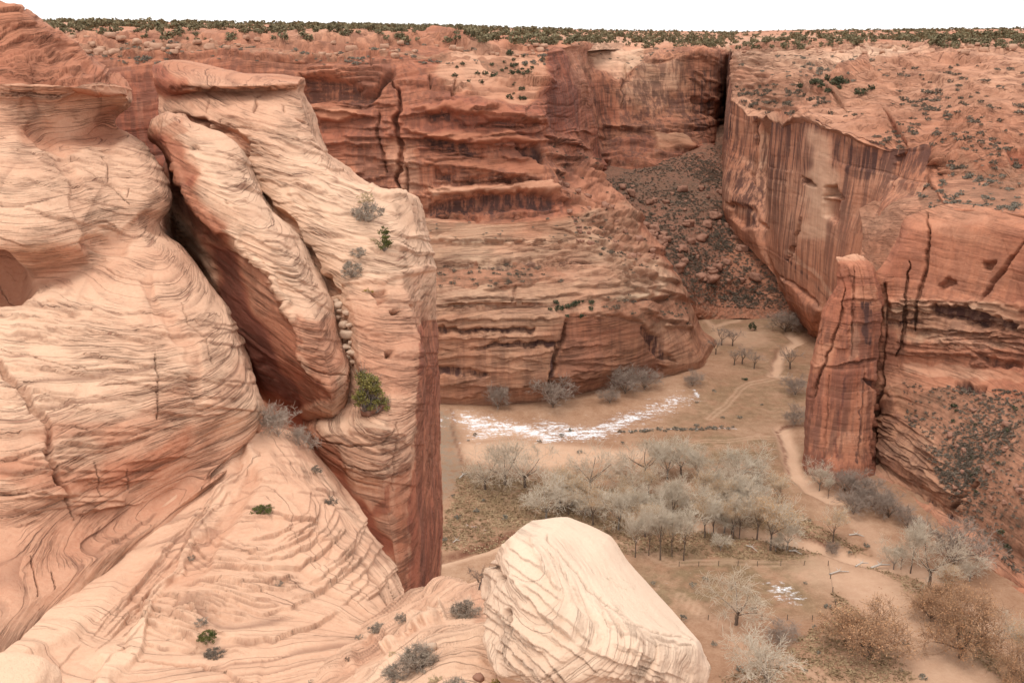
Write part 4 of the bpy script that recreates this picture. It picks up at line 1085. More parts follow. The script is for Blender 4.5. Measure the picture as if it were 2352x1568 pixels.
h = []
h.append([(505, 1035, 46.6), (548, 1010, 48.2), (585, 996, 49), (612, 985, 50), (642, 982, 51), (672, 992, 52.5), (692, 1000, 57)])
h.append([(440, 1105, 44), (515, 1085, 45.4), (572, 1068, 46.2), (625, 1058, 46.7), (685, 1062, 47.7), (727, 1075, 49.5), (745, 1070, 55)])
h.append([(320, 1195, 40.5), (420, 1175, 41.6), (500, 1168, 42), (605, 1158, 42.5), (705, 1152, 43.7), (785, 1162, 46), (805, 1155, 52)])
h.append([(190, 1305, 36), (310, 1275, 37.4), (420, 1277, 37.7), (565, 1258, 38.8), (705, 1250, 40.3), (842, 1248, 43), (864, 1248, 49)])
h.append([(70, 1425, 30.8), (220, 1385, 32.8), (350, 1386, 33.6), (525, 1368, 34.8), (705, 1350, 36.8), (888, 1330, 40.2), (917, 1330, 46)])
h.append([(-30, 1525, 27), (140, 1492, 29.2), (295, 1474, 30.6), (505, 1460, 31.7), (705, 1442, 33.2), (880, 1402, 37), (932, 1372, 41.5)])
h.append([(-100, 1625, 24), (70, 1600, 26.2), (235, 1560, 28), (480, 1540, 29), (700, 1520, 30), (820, 1480, 32), (890, 1445, 34.5)])
h.append([(-170, 1755, 21), (10, 1735, 23.2), (180, 1700, 24.5), (450, 1660, 25.5), (700, 1640, 26), (800, 1600, 27), (850, 1560, 28.5)])
hst = [
    dict(line=[(575, 1050), (500, 1165), (420, 1280), (350, 1385), (295, 1475), (235, 1565)], w=30, tone=-.10, depth=-.22),
    dict(line=[(560, 1080), (450, 1200), (330, 1300), (220, 1420), (120, 1540)], w=90, tone=.08, depth=.25),
    dict(line=[(540, 1165), (600, 1175), (660, 1205), (735, 1215)], w=45, ledge=0.136, crev=.75),
    dict(line=[(545, 1190), (610, 1195), (680, 1205), (740, 1215)], w=30, ledge=0.105, crev=.7),
    dict(line=[(470, 1300), (510, 1310), (570, 1320), (640, 1318), (690, 1312), (720, 1290)], w=45, ledge=0.186, crev=.85),
    dict(line=[(400, 1330), (480, 1345), (550, 1358), (620, 1355), (700, 1330)], w=35, ledge=0.136, crev=.8),
    dict(line=[(380, 1375), (430, 1395), (500, 1388), (600, 1420), (680, 1400), (740, 1360)], w=30, ledge=0.118, crev=.75),
    dict(line=[(360, 1420), (440, 1418), (520, 1420), (590, 1432)], w=30, ledge=0.118, crev=.75),
    dict(line=[(495, 1480), (560, 1485), (640, 1475), (720, 1440), (790, 1400)], w=40, ledge=0.174, crev=.8),
    dict(line=[(320, 1478), (400, 1488), (470, 1492)], w=35, ledge=0.118, crev=.75),
    dict(line=[(300, 1508), (380, 1520), (460, 1525), (520, 1540)], w=9, depth=.35, crev=.4, tone=.1, taper=True),
    dict(line=[(620, 1260), (700, 1240), (760, 1260), (745, 1310), (700, 1330)], w=25, ledge=0.105, crev=.7),
    dict(line=[(650, 1390), (730, 1370), (800, 1310), (815, 1260)], w=30, ledge=0.118, crev=.7),
    dict(line=[(780, 1400), (840, 1350), (850, 1290)], w=30, ledge=0.118, crev=.6),
    dict(line=[(510, 1540), (560, 1560), (600, 1568)], w=40, ledge=0.136, crev=.7),
    dict(line=[(700, 1000), (760, 1100), (830, 1200), (870, 1270)], w=34, tone=.08, crev=.35),
]
bench = loft('slickrock_bench', h, M['bench'], res=NEAR, near=True, frame=bed_frame(10, -50), layers=[(1.1, .15, 9, .8), (.42, .07, 9, 1.2)], warp=(.06, .45), lump=(.12, .28), rough=(1.0, .04), seed=113,
             smooth=(.9, .9), tones=[.14, .15, .13, .13, .13, .14, .16, .16], strokes=hst + rand_ledges(41, [(560, 1200), (840, 1180), (900, 1330), (760, 1440), (420, 1500), (330, 1440), (420, 1300)], 46, (70, 260), 0, (.05, .15), (22, 50), arc=(600, 1150, 260, 230)) + rand_ledges(42, [(580, 1020), (690, 1010), (780, 1180), (560, 1180)], 12, (50, 120), .2, (.04, .09), (16, 30)) + rand_ledges(43, [(540, 1090), (420, 1290), (240, 1540), (100, 1540), (330, 1300), (480, 1110)], 20, (80, 220), -1.05, (.04, .1), (14, 30), .6), tone_noise=.06, amp_rows=[.4, .8, 1, 1.1, 1.1, 1, .8, .8])
tag(bench.obj, 'peach slickrock bench with thin overlapping ledges beside the smooth channel', kind='structure')

q = []
q.append([(880, 1400, 44), (930, 1395, 41), (985, 1370, 38), (1045, 1350, 34), (1112, 1362, 30), (1250, 1420, 27), (1520, 1520, 25)])
q.append([(868, 1404, 38), (922, 1372, 37), (972, 1346, 35), (1035, 1326, 31), (1108, 1340, 27), (1240, 1400, 24), (1520, 1500, 22)])
q.append([(840, 1430, 35), (900, 1405, 33.5), (960, 1380, 31.5), (1020, 1360, 28.5), (1095, 1375, 24.5), (1220, 1430, 21.5), (1520, 1540, 19.5)])
q.append([(815, 1465, 31), (880, 1440, 29.5), (950, 1412, 27.5), (1010, 1398, 25), (1088, 1420, 21.6), (1200, 1475, 19), (1510, 1600, 17.5)])
q.append([(770, 1510, 28.4), (850, 1485, 26), (930, 1450, 24), (990, 1440, 21.8), (1075, 1470, 19.2), (1185, 1525, 17.4), (1505, 1660, 16)])
q.append([(715, 1560, 25.6), (820, 1530, 22.8), (910, 1500, 20.4), (980, 1500, 18.6), (1062, 1530, 17), (1175, 1590, 15.8), (1500, 1740, 14.5)])
q.append([(640, 1640, 22.4), (780, 1600, 19.6), (890, 1570, 17.4), (965, 1570, 16.2), (1055, 1600, 15.2), (1170, 1660, 14.2), (1500, 1800, 13)])
q.append([(600, 1740, 19), (760, 1700, 16.8), (870, 1680, 15), (950, 1680, 14.2), (1050, 1700, 13.4), (1170, 1760, 12.6), (1500, 1900, 11.6)])
qst = [
    dict(line=[(997, 1408), (930, 1440), (860, 1480), (790, 1530), (740, 1568)], w=30, tone=.10, depth=.25),
    dict(line=[(1010, 1395), (960, 1430), (880, 1490)], w=12, depth=-.3, tone=-.12),
    dict(poly=[(1000, 1380), (1110, 1400), (1115, 1568), (1010, 1560), (1040, 1470)], w=30, tone=-.06),
    dict(poly=[(1090, 1350), (1118, 1360), (1118, 1415), (1085, 1415)], w=14, tone=.16),
    dict(poly=[(860, 1520), (960, 1480), (1000, 1568), (850, 1568)], w=20, tone=-.12),
]
saddle = loft('slickrock_saddle', q, M['bench'], res=NEAR, near=True, frame=bed_frame(16, -120), layers=[(.8, .07, 8, .9), (.3, .03, 8, .9)], warp=(.1, .6), lump=(.35, .26), rough=(1.8, .05), seed=127, oct_=5,
              smooth=(.9, .9), tones=[.12, .12, .14, .15, .13, .08, .06, .06], strokes=qst, tone_noise=.06)
tag(saddle.obj, 'pale slickrock saddle with scattered grey brush in the foreground', kind='structure')

b = []
b.append([(1240, 1240, 23), (1310, 1240, 23.5), (1400, 1290, 23), (1440, 1350, 22.5), (1500, 1430, 21.5), (1560, 1490, 20.5), (1590, 1530, 20), (1600, 1560, 19.5)])
b.append([(1228, 1194, 19.6), (1304, 1187, 20), (1402, 1230, 19.8), (1444, 1290, 19.4), (1517, 1371, 18.6), (1570, 1432, 17.9), (1602, 1467, 17.2), (1608, 1476, 17.5)])
b.append([(1212, 1201, 18.6), (1290, 1202, 18.6), (1380, 1256, 18.2), (1424, 1312, 17.8), (1495, 1392, 17.2), (1555, 1446, 16.9), (1600, 1470, 16.8), (1614, 1490, 17.2)])
b.append([(1192, 1214, 17.8), (1252, 1246, 17.2), (1336, 1314, 16.8), (1394, 1372, 16.4), (1464, 1428, 16.0), (1540, 1462, 16.0), (1599, 1476, 16.4), (1619, 1512, 17)])
b.append([(1176, 1228, 17.3), (1226, 1284, 16.6), (1298, 1370, 15.9), (1362, 1426, 15.5), (1436, 1462, 15.3), (1524, 1480, 15.5), (1598, 1490, 16.1), (1625, 1530, 16.8)])
b.append([(1150, 1252, 17.3), (1180, 1330, 16.5), (1240, 1420, 15.7), (1308, 1490, 15.1), (1400, 1508, 14.95), (1510, 1515, 15.2), (1594, 1520, 15.9), (1629, 1546, 16.7)])
b.append([(1127, 1285, 17.6), (1142, 1370, 16.8), (1182, 1460, 15.9), (1250, 1540, 15.1), (1370, 1556, 14.85), (1500, 1556, 15.1), (1588, 1556, 15.8), (1612, 1562, 16.6)])
b.append([(1109, 1325, 18.2), (1118, 1400, 17.3), (1117, 1480, 16.3), (1150, 1560, 15.5), (1320, 1620, 15.0), (1480, 1620, 15.1), (1570, 1610, 15.8), (1600, 1610, 16.6)])
b.append([(1113, 1345, 20), (1122, 1420, 19), (1125, 1500, 18), (1160, 1600, 16.8), (1300, 1720, 15.6), (1470, 1720, 15.4), (1560, 1700, 16), (1590, 1700, 16.8)])
bst = [
    dict(poly=[(1228, 1180), (1310, 1170), (1420, 1220), (1530, 1360), (1640, 1470), (1600, 1484), (1520, 1470), (1440, 1448), (1370, 1404), (1290, 1320), (1215, 1230)], w=30, calm=.75, tone=-.03),
    dict(line=[(1254, 1222), (1262, 1250), (1300, 1290), (1340, 1345), (1395, 1395)], w=5, crev=.6, depth=.04), dict(line=[(1390, 1390), (1430, 1425), (1500, 1455), (1590, 1470)], w=5, crev=.55, depth=.04), dict(line=[(1400, 1425), (1460, 1455), (1540, 1475), (1600, 1486)], w=14, ledge=.04, crev=.6),
    dict(line=[(1230, 1240), (1290, 1320), (1350, 1400), (1420, 1455), (1500, 1490)], w=25, ledge=0.035, crev=0.56),
    dict(line=[(1215, 1225), (1220, 1260), (1260, 1330), (1310, 1385)], w=35, ledge=0.060, crev=0.40),
    dict(line=[(1160, 1290), (1210, 1370), (1270, 1440), (1330, 1480)], w=50, ledge=0.099, crev=0.44),
    dict(line=[(1130, 1300), (1150, 1330), (1160, 1330)], w=12, depth=.22, crev=.5),
    dict(line=[(1170, 1400), (1190, 1430)], w=10, depth=.15, crev=.75),
    dict(line=[(1140, 1330), (1150, 1400), (1200, 1470), (1270, 1510)], w=45, ledge=0.089, crev=0.40),
    dict(line=[(1120, 1470), (1180, 1530), (1260, 1580)], w=45, ledge=0.099, crev=0.48),
    dict(line=[(1310, 1470), (1390, 1510), (1480, 1535), (1560, 1550)], w=45, ledge=0.069, crev=0.40),
    dict(line=[(1376, 1400), (1390, 1430), (1460, 1465), (1560, 1490)], w=25, ledge=0.035, crev=0.44),
]
boulder = loft('boulder', b, M['boulder'], res=2.5, frame=bed_frame(38, -140), layers=[(.36, .085, 6, .6), (.15, .02, 6, .4)], warp=(.25, .2), lump=(.9, .10), rough=(3.0, .035), seed=131, oct_=5,
               smooth=(.35, .5), tones=[.1, .04, .0, .02, .10, .18, .2, .22, .24], strokes=bst + rand_ledges(71, [(1130, 1290), (1200, 1260), (1280, 1390), (1330, 1500), (1300, 1568), (1180, 1568), (1120, 1450)], 22, (60, 200), .85, (.03, .08), (10, 22), .6) + rand_ledges(73, [(1380, 1470), (1560, 1530), (1620, 1568), (1380, 1568)], 12, (70, 200), .3, (.02, .05), (8, 18), .6), tone_noise=.04, amp_rows=[.1, .1, .06, .15, .8, 1.1, 1.1, 1, 1])
tag(boulder.obj, 'large cream boulder with a smooth sloping top in the foreground', 'boulder')

n = []
n.append([(350, 150, 96), (400, 140, 97), (470, 150, 98), (560, 170, 98), (640, 176, 98), (694, 182, 97), (697, 186, 98)])
n.append([(350, 158, 84), (393, 143, 83.5), (470, 158, 84), (560, 172, 84), (640, 178, 84), (690, 182, 84), (696, 186, 93)])
n.append([(352, 178, 80.5), (385, 185, 78.6), (455, 196, 77), (540, 198, 76.6), (620, 196, 77.6), (686, 192, 80.2), (696, 193, 92)])
n.append([(355, 192, 80.3), (388, 202, 78.4), (456, 203, 77), (540, 204, 76.8), (620, 202, 77.8), (684, 199, 80.5), (692, 199, 92)])
n.append([(362, 220, 81), (396, 221, 79.6), (457, 212, 78.8), (540, 211, 78.6), (620, 209, 79.4), (683, 208, 81), (690, 214, 92)])
n.append([(360, 258, 80), (400, 262, 77.6), (470, 265, 75.6), (560, 260, 75), (640, 255, 76), (704, 252, 79.5), (712, 256, 92)])
n.append([(385, 330, 78), (465, 312, 75.8), (540, 318, 73.5), (612, 330, 72.5), (680, 330, 74), (735, 346, 78.5), (748, 352, 92)])
n.append([(450, 410, 75), (540, 395, 72.2), (612, 415, 70), (682, 412, 70), (750, 405, 72), (814, 424, 77), (850, 430, 92)])
n.append([(495, 490, 72), (600, 470, 69.2), (680, 490, 67), (760, 474, 67.5), (850, 444, 71.5), (936, 443, 76), (962, 452, 92)])
n.append([(545, 560, 69), (655, 540, 66.3), (740, 552, 65), (820, 552, 65.5), (905, 535, 68), (962, 527, 75), (984, 530, 92)])
n.append([(605, 640, 67), (730, 640, 64.5), (790, 648, 63), (850, 640, 63), (926, 628, 64.6), (982, 608, 72), (1000, 612, 92)])
n.append([(650, 740, 65), (752, 735, 63.2), (818, 732, 61), (880, 730, 61), (950, 735, 62.8), (980, 733, 72), (1000, 735, 92)])
n.append([(690, 830, 62.5), (788, 830, 61), (828, 830, 58.7), (895, 830, 58.5), (962, 835, 60.2), (983, 830, 72), (1005, 830, 92)])
n.append([(700, 930, 60.5), (790, 930, 58.6), (848, 936, 56.2), (900, 930, 56), (960, 932, 58.2), (983, 932, 72), (1005, 932, 92)])
n.append([(695, 985, 58), (712, 985, 55.6), (790, 995, 54), (870, 1000, 53.6), (944, 1020, 56.2), (985, 1030, 72), (1010, 1030, 92)])
n.append([(712, 1040, 57), (738, 1050, 54.6), (800, 1072, 53), (880, 1085, 52.8), (945, 1100, 55.6), (989, 1110, 72), (1012, 1110, 92)])
n.append([(760, 1130, 57), (786, 1145, 54.8), (838, 1165, 53.3), (895, 1185, 53.1), (951, 1200, 55.6), (996, 1205, 72), (1016, 1205, 92)])
n.append([(820, 1240, 57), (846, 1250, 55), (876, 1262, 53.8), (912, 1285, 53.6), (953, 1300, 55.7), (993, 1305, 72), (1016, 1305, 92)])
n.append([(850, 1360, 57), (872, 1370, 55.2), (895, 1380, 54.2), (925, 1390, 54), (953, 1390, 55.9), (987, 1380, 72), (1012, 1380, 92)])
n.append([('D', 0, 1, -85)] * 7)
nst = [
    dict(line=[(352, 160), (370, 213), (400, 220)], w=40, tone=.35),
    dict(line=[(395, 200), (457, 203), (540, 206), (620, 203), (683, 201)], w=6, crev=.8, depth=.6),
    dict(line=[(585, 222), (587, 245), (583, 265)], w=6, crev=1, depth=.7), dict(line=[(585, 222), (600, 218)], w=5, crev=.8, depth=.4),
    dict(line=[(650, 240), (658, 262)], w=6, crev=.8, depth=.6), dict(line=[(482, 235), (474, 265)], w=5, crev=.7, depth=.4),
    dict(line=[(400, 262), (480, 282), (580, 300), (640, 312)], w=5, crev=.5, depth=.4),
    dict(line=[(508, 272), (509, 300)], w=5, crev=.8, depth=.4), dict(line=[(680, 277), (710, 280)], w=6, crev=.5, depth=.5),
    dict(line=[(420, 268), (470, 280), (490, 292)], w=20, tone=.25, depth=.6),
    dict(line=[(507, 297), (550, 333), (568, 395), (613, 475), (663, 532), (705, 600), (747, 672)], w=26, tone=.22, depth=.8),
    dict(line=[(850, 440), (930, 442)], w=10, tone=-.06, depth=-.2),
    dict(poly=[(660, 480), (820, 430), (935, 443), (975, 535), (980, 605), (790, 655), (740, 640)], w=22, tone=-.10, clean=1),
    dict(line=[(790, 655), (860, 640), (930, 628), (982, 610)], w=14, tone=.12, depth=-.25),
    dict(poly=[(790, 665), (980, 630), (978, 730), (945, 900), (840, 930), (815, 740)], w=18, tone=.13),
    dict(poly=[(895, 712), (912, 712), (912, 724), (897, 722)], w=7, depth=1.1, crev=.5), dict(poly=[(946, 700), (956, 700), (956, 707), (946, 707)], w=5, depth=.8, crev=.5),
    dict(poly=[(884, 815), (898, 815), (898, 828), (886, 828)], w=7, depth=1.0, crev=.5), dict(poly=[(858, 675), (888, 668), (890, 690), (870, 695)], w=10, depth=.5, tone=.12),
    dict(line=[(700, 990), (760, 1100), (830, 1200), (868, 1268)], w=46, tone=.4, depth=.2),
    dict(poly=[(835, 1190), (872, 1150), (910, 1110), (905, 1180), (868, 1195)], w=10, tone=.3, stain=.62),
    dict(poly=[(800, 1075), (880, 1085), (890, 1140), (850, 1160), (800, 1110)], w=14, tone=-.05),
    dict(line=[(710, 1005), (800, 1025), (880, 1020), (900, 985)], w=7, crev=.6, depth=.5),
    dict(line=[(770, 1060), (860, 1085), (895, 1075)], w=6, crev=.6, depth=.4), dict(line=[(905, 970), (907, 1060), (912, 1130)], w=7, crev=.4, depth=.4, tone=.1),
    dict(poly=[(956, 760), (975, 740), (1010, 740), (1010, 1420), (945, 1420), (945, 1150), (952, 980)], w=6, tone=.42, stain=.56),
    dict(poly=[(880, 1230), (945, 1240), (945, 1350), (900, 1350)], w=18, tone=-.02),
    dict(poly=[(705, 960), (760, 955), (880, 975), (900, 1000), (800, 1000), (720, 1000)], w=12, tone=-.1),
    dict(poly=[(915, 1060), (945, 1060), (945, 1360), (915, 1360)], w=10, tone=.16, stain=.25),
]
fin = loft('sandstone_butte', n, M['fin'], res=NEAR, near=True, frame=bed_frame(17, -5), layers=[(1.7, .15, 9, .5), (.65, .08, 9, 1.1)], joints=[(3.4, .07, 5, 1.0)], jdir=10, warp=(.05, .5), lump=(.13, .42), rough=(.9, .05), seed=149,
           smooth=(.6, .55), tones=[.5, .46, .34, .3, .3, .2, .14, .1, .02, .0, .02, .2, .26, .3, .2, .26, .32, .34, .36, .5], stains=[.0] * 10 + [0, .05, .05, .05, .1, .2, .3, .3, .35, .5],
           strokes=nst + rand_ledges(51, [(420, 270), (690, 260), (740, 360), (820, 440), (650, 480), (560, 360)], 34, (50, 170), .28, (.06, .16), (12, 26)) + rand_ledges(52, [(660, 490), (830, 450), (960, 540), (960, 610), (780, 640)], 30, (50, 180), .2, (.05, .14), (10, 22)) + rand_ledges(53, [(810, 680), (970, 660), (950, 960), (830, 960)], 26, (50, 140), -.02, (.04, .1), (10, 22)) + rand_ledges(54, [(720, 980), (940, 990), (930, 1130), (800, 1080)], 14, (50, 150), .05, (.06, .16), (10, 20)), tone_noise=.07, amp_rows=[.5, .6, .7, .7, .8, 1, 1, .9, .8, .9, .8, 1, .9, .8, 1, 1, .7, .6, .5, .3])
tag(fin.obj, 'flat-topped sandstone butte with a sheer dark right face beyond the leaning slab', 'butte')

l_ = []
l_.append([(370, 300, 74), (372, 278, 70), (384, 264, 68), (402, 262, 68), (420, 268, 69), (436, 285, 74)])
l_.append([(368, 292, 73), (366, 286, 67.5), (378, 275, 65.5), (404, 274, 65.3), (432, 282, 67), (448, 292, 73)])
l_.append([(366, 315, 73), (358, 311, 67.5), (376, 315, 64.3), (440, 305, 64.3), (500, 302, 67), (515, 312, 73)])
l_.append([(386, 340, 75), (378, 340, 69), (398, 372, 63), (470, 350, 63), (546, 342, 66.5), (562, 350, 73)])
l_.append([(369, 398, 80.0), (408, 410, 65.7), (428, 440, 61.5), (500, 420, 61), (578, 415, 65), (600, 430, 72)])
l_.append([(356, 465, 79.0), (436, 470, 64.2), (475, 505, 60), (550, 480, 59.5), (612, 478, 63.5), (640, 490, 71)])
l_.append([(354, 545, 78.0), (470, 540, 62.7), (548, 560, 58.5), (610, 540, 58.5), (658, 528, 62), (690, 540, 70)])
l_.append([(414, 628, 76.0), (489, 622, 61.7), (606, 610, 57.5), (660, 610, 57.5), (706, 608, 61), (740, 620, 69)])
l_.append([(472, 695, 74.5), (508, 690, 60.7), (646, 685, 56.5), (700, 690, 57), (753, 688, 60), (790, 700, 68)])
l_.append([(506, 765, 72.5), (536, 755, 59.7), (682, 745, 55.5), (730, 750, 56), (768, 762, 59), (800, 770, 66)])
l_.append([(542, 838, 71.0), (576, 825, 58.7), (688, 830, 54.5), (748, 828, 55), (795, 835, 57.5), (820, 840, 64)])
l_.append([(586, 910, 69.0), (618, 898, 58.5), (715, 885, 54.3), (762, 890, 54.4), (794, 896, 56.5), (820, 900, 63)])
l_.append([(634, 965, 68.0), (680, 940, 57.5), (735, 950, 55), (765, 955, 55), (784, 950, 56.5), (812, 950, 62)])
l_.append([(700, 985, 63), (695, 965, 59.0), (745, 972, 57), (768, 972, 57), (786, 965, 58), (812, 965, 63)])
lst = [
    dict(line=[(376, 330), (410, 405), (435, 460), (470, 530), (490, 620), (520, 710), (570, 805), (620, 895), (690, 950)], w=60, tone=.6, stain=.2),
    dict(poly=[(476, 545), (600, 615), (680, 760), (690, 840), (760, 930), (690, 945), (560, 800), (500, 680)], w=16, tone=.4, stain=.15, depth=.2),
    dict(line=[(400, 380), (430, 447), (475, 505), (548, 558), (606, 612), (646, 688), (683, 742), (690, 830)], w=12, depth=-.25, tone=-.06),
    dict(line=[(690, 835), (745, 858), (800, 860)], w=7, depth=.5, crev=.5),
    dict(poly=[(690, 740), (770, 735), (795, 830), (760, 920), (700, 870)], w=18, tone=.26),
    dict(poly=[(352, 300), (420, 275), (430, 300), (380, 325)], w=8, tone=.22),
    dict(line=[(430, 350), (450, 400), (440, 430)], w=20, tone=.18),
    dict(poly=[(440, 335), (460, 336), (458, 341), (444, 341)], w=4, crev=.8, depth=.3),
    dict(line=[(520, 460), (528, 475)], w=5, crev=.6, depth=.3),
]
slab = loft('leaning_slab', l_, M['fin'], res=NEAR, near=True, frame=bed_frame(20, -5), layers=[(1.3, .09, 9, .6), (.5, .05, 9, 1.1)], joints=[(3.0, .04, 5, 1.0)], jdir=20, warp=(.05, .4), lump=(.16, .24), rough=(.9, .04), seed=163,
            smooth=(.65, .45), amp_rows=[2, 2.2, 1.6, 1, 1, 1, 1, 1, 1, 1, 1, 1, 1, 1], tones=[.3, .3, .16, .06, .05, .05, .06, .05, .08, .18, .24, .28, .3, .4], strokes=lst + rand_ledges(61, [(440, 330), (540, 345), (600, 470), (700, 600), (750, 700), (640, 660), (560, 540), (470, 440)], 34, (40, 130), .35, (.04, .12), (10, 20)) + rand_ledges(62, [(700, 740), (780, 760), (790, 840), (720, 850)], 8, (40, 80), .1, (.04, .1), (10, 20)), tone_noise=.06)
tag(slab.obj, 'leaning sandstone slab with a dark shaded underside against the pale ridge', 'rock slab')
# ---------------------------------------------------------------- canyon floor
def floor_mat():
    k = NT('canyon_floor_soil')
    pos = k.pos()
    sand = k.attr('sand'); snow = k.attr('snow'); grass = k.attr('grass'); bank = k.attr('bank'); grey = k.attr('grey')
    a = k.noise(pos, .045, 5, .6); b = k.noise(pos, .4, 5, .7); f = k.noise(pos, 2.2, 4, .75)
    x = k.math('ADD', k.math('MULTIPLY', a, .5), k.math('ADD', k.math('MULTIPLY', b, .42), k.math('MULTIPLY', f, .34)))
    x = k.math('SUBTRACT', x, .03)
    col = k.ramp(x, [(.35, (.195, .098, .056)), (.52, (.285, .154, .091)), (.68, (.37, .220, .138)), (.85, (.47, .305, .205))])
    g = k.ramp(k.math('ADD', k.math('MULTIPLY', b, .6), k.math('MULTIPLY', f, .5)), [(.35, (.105, .068, .038)), (.6, (.21, .140, .077)), (.8, (.33, .23, .138))])
    gm = k.math('MULTIPLY', grass, k.step(k.noise(pos, .16, 4, .65), .28, .6), True)
    col = k.mix(gm, col, g)
    col = k.mix(k.math('MULTIPLY', grey, k.step(b, .3, .7), True), col, (.235, .175, .125))
    col = k.mix(k.math('MULTIPLY', sand, .9), col, k.mix(b, (.52, .31, .20), (.60, .40, .275)))
    col = k.mix(k.math('MULTIPLY', bank, k.step(b, .25, .6), True), col, (.165, .07, .042))
    sn = k.noise(k.scale(pos, (.22, .6, 1)), 1, 6, .78); sn2 = k.noise(pos, .9, 5, .8)
    thr = k.math('ADD', k.math('MULTIPLY', sn, .7), k.math('MULTIPLY', sn2, .5))
    sm = k.step(k.math('ADD', k.math('MULTIPLY', snow, .42), k.math('MULTIPLY', k.math('SUBTRACT', thr, .60), 1.7)),   .22, .50)
    col = k.mix(sm, col, (.80, .80, .82))
    k.l(col, k.bsdf.inputs['Base Color'])
    k.l(k.bump(k.math('ADD', b, k.math('MULTIPLY', f, .5)), .35, .8), k.bsdf.inputs['Normal'])
    return k.m


M['floor'] = floor_mat()
gx = np.arange(-60, 170, .85); gy = np.arange(132, 470, .85)
GX, GY = np.meshgrid(gx, gy)
fp = np.stack([GX.ravel(), GY.ravel(), np.zeros(GX.size)], 1)
fuv = proj(fp)
# polylines are surveyed in pixels, turned into places on the floor, and measured there in metres
def fdist(line, jit=1.2, fr=.12):
    L = np.array([F(u, v)[:2] for u, v in line])
    q_ = fp[:, :2] + np.stack([noise3(fp[:, 0] * fr, fp[:, 1] * fr, 1.5, 5), noise3(fp[:, 0] * fr, fp[:, 1] * fr, 8.5, 6)], 1) * jit
    return seg_dist(q_, L)[0]
def farea(poly, soft=4.0, jit=3.0):
    L = [F(u, v)[:2] for u, v in poly]
    q_ = fp[:, :2] + np.stack([noise3(fp[:, 0] * .08, fp[:, 1] * .08, 1.5, 15), noise3(fp[:, 0] * .08, fp[:, 1] * .08, 8.5, 16)], 1) * jit
    i = in_poly(q_, L); d = seg_dist(q_, L + [L[0]])[0]
    return sstep(-soft / 2, soft / 2, np.where(i, d, -d))
def fline(line, w, soft=1.5, **k):
    return 1 - sstep(w / 2 - soft / 2, w / 2 + soft / 2, fdist(line, **k))
wash = fline([(1470, 1190), (1560, 1200), (1650, 1208), (1730, 1222), (1820, 1240), (1900, 1262), (1985, 1285), (2050, 1300), (2110, 1312), (2180, 1350), (2260, 1420), (2352, 1520), (2420, 1600)], 5.0, 2)
wash = np.maximum(wash, fline([(1795, 980), (1808, 1030), (1830, 1085), (1870, 1130), (1915, 1155), (1960, 1190), (2010, 1240), (2040, 1290)], 5, 2) * np.where(fuv[:, 1] < 1160, 1, .4))
wash = np.maximum(wash, fline([(1815, 765), (1832, 784), (1808, 798), (1795, 815), (1786, 835), (1776, 862)], 4.2, 2))
wash = np.maximum(wash, fline([(1820, 870), (1780, 862), (1800, 872)], 1.6, 1) * .7)
track = fline([(1900, 1310), (1980, 1340), (2040, 1390), (2100, 1450), (2170, 1530), (2230, 1600)], 15, 12) * .62
track = np.maximum(track, fline([(985, 1300), (1080, 1276), (1170, 1248), (1280, 1225)], 3, 2) * .75)
track = np.maximum(track, farea([(1062, 1012), (1180, 1015), (1400, 1030), (1500, 1022), (1480, 1050), (1250, 1070), (1080, 1065)], 6) * .95)
track = np.maximum(track, farea([(1050, 955), (1200, 975), (1250, 1010), (1062, 1012)], 6) * .7)
track = np.maximum(track, farea([(1640, 750), (1760, 760), (1790, 790), (1720, 800), (1640, 790)], 8) * .45)
track = np.maximum(track, fline([(1620, 735), (1640, 750), (1690, 735), (1700, 720)], 2.5, 2) * .6)
sand = np.clip(np.maximum(wash, track), 0, 1)
snow = farea([(1040, 955), (1110, 958), (1250, 985), (1380, 972), (1480, 945), (1535, 928), (1520, 950), (1470, 975), (1380, 1005), (1250, 1012), (1150, 1000), (1060, 985)], 8, 4) * .86
snow = np.maximum(snow, farea([(1040, 952), (1250, 975), (1400, 960), (1545, 918), (1600, 925), (1520, 965), (1420, 1000), (1250, 1022), (1060, 1005)], 14, 6) * .80)
snow = np.maximum(snow, farea([(1055, 985), (1200, 998), (1330, 995), (1330, 1012), (1180, 1012), (1058, 1000)], 5, 3) * .62)
snow = np.maximum(snow, farea([(985, 955), (1030, 955), (1035, 985), (985, 985)], 5, 3) * .5)
snow = np.maximum(snow, fline([(1430, 992), (1500, 985), (1580, 986), (1690, 982)], 1.2, 1.2) * .75)
snow = np.maximum(snow, farea([(1590, 900), (1602, 905), (1608, 916), (1600, 914)], 2, .5) * 1.0)
snow = np.maximum(snow, farea([(1770, 1340), (1830, 1348), (1860, 1375), (1850, 1390), (1800, 1385), (1775, 1362)], 6, 3) * .72)
snow = np.maximum(snow, farea([(1020, 1200), (1100, 1200), (1105, 1222), (1040, 1220)], 6, 3) * .52)
snow = np.maximum(snow, farea([(1575, 925), (1590, 922), (1592, 935), (1578, 935)], 3, 1) * .6)
grass = farea([(1500, 1000), (1850, 960), (1860, 900), (1700, 860), (1620, 880), (1560, 960)], 14, 6) * .55
grass = np.maximum(grass, farea([(1500, 1005), (1780, 985), (1800, 1060), (1830, 1130), (1700, 1090), (1480, 1060)], 12, 6) * .8)
grass = np.maximum(grass, farea([(1640, 1240), (1800, 1260), (1900, 1290), (1900, 1400), (1500, 1400), (1500, 1270)], 10, 6) * .85)
grass = np.maximum(grass, farea([(1010, 1080), (1800, 1080), (1830, 1180), (1700, 1260), (1400, 1220), (1100, 1200)], 10, 6) * .6)
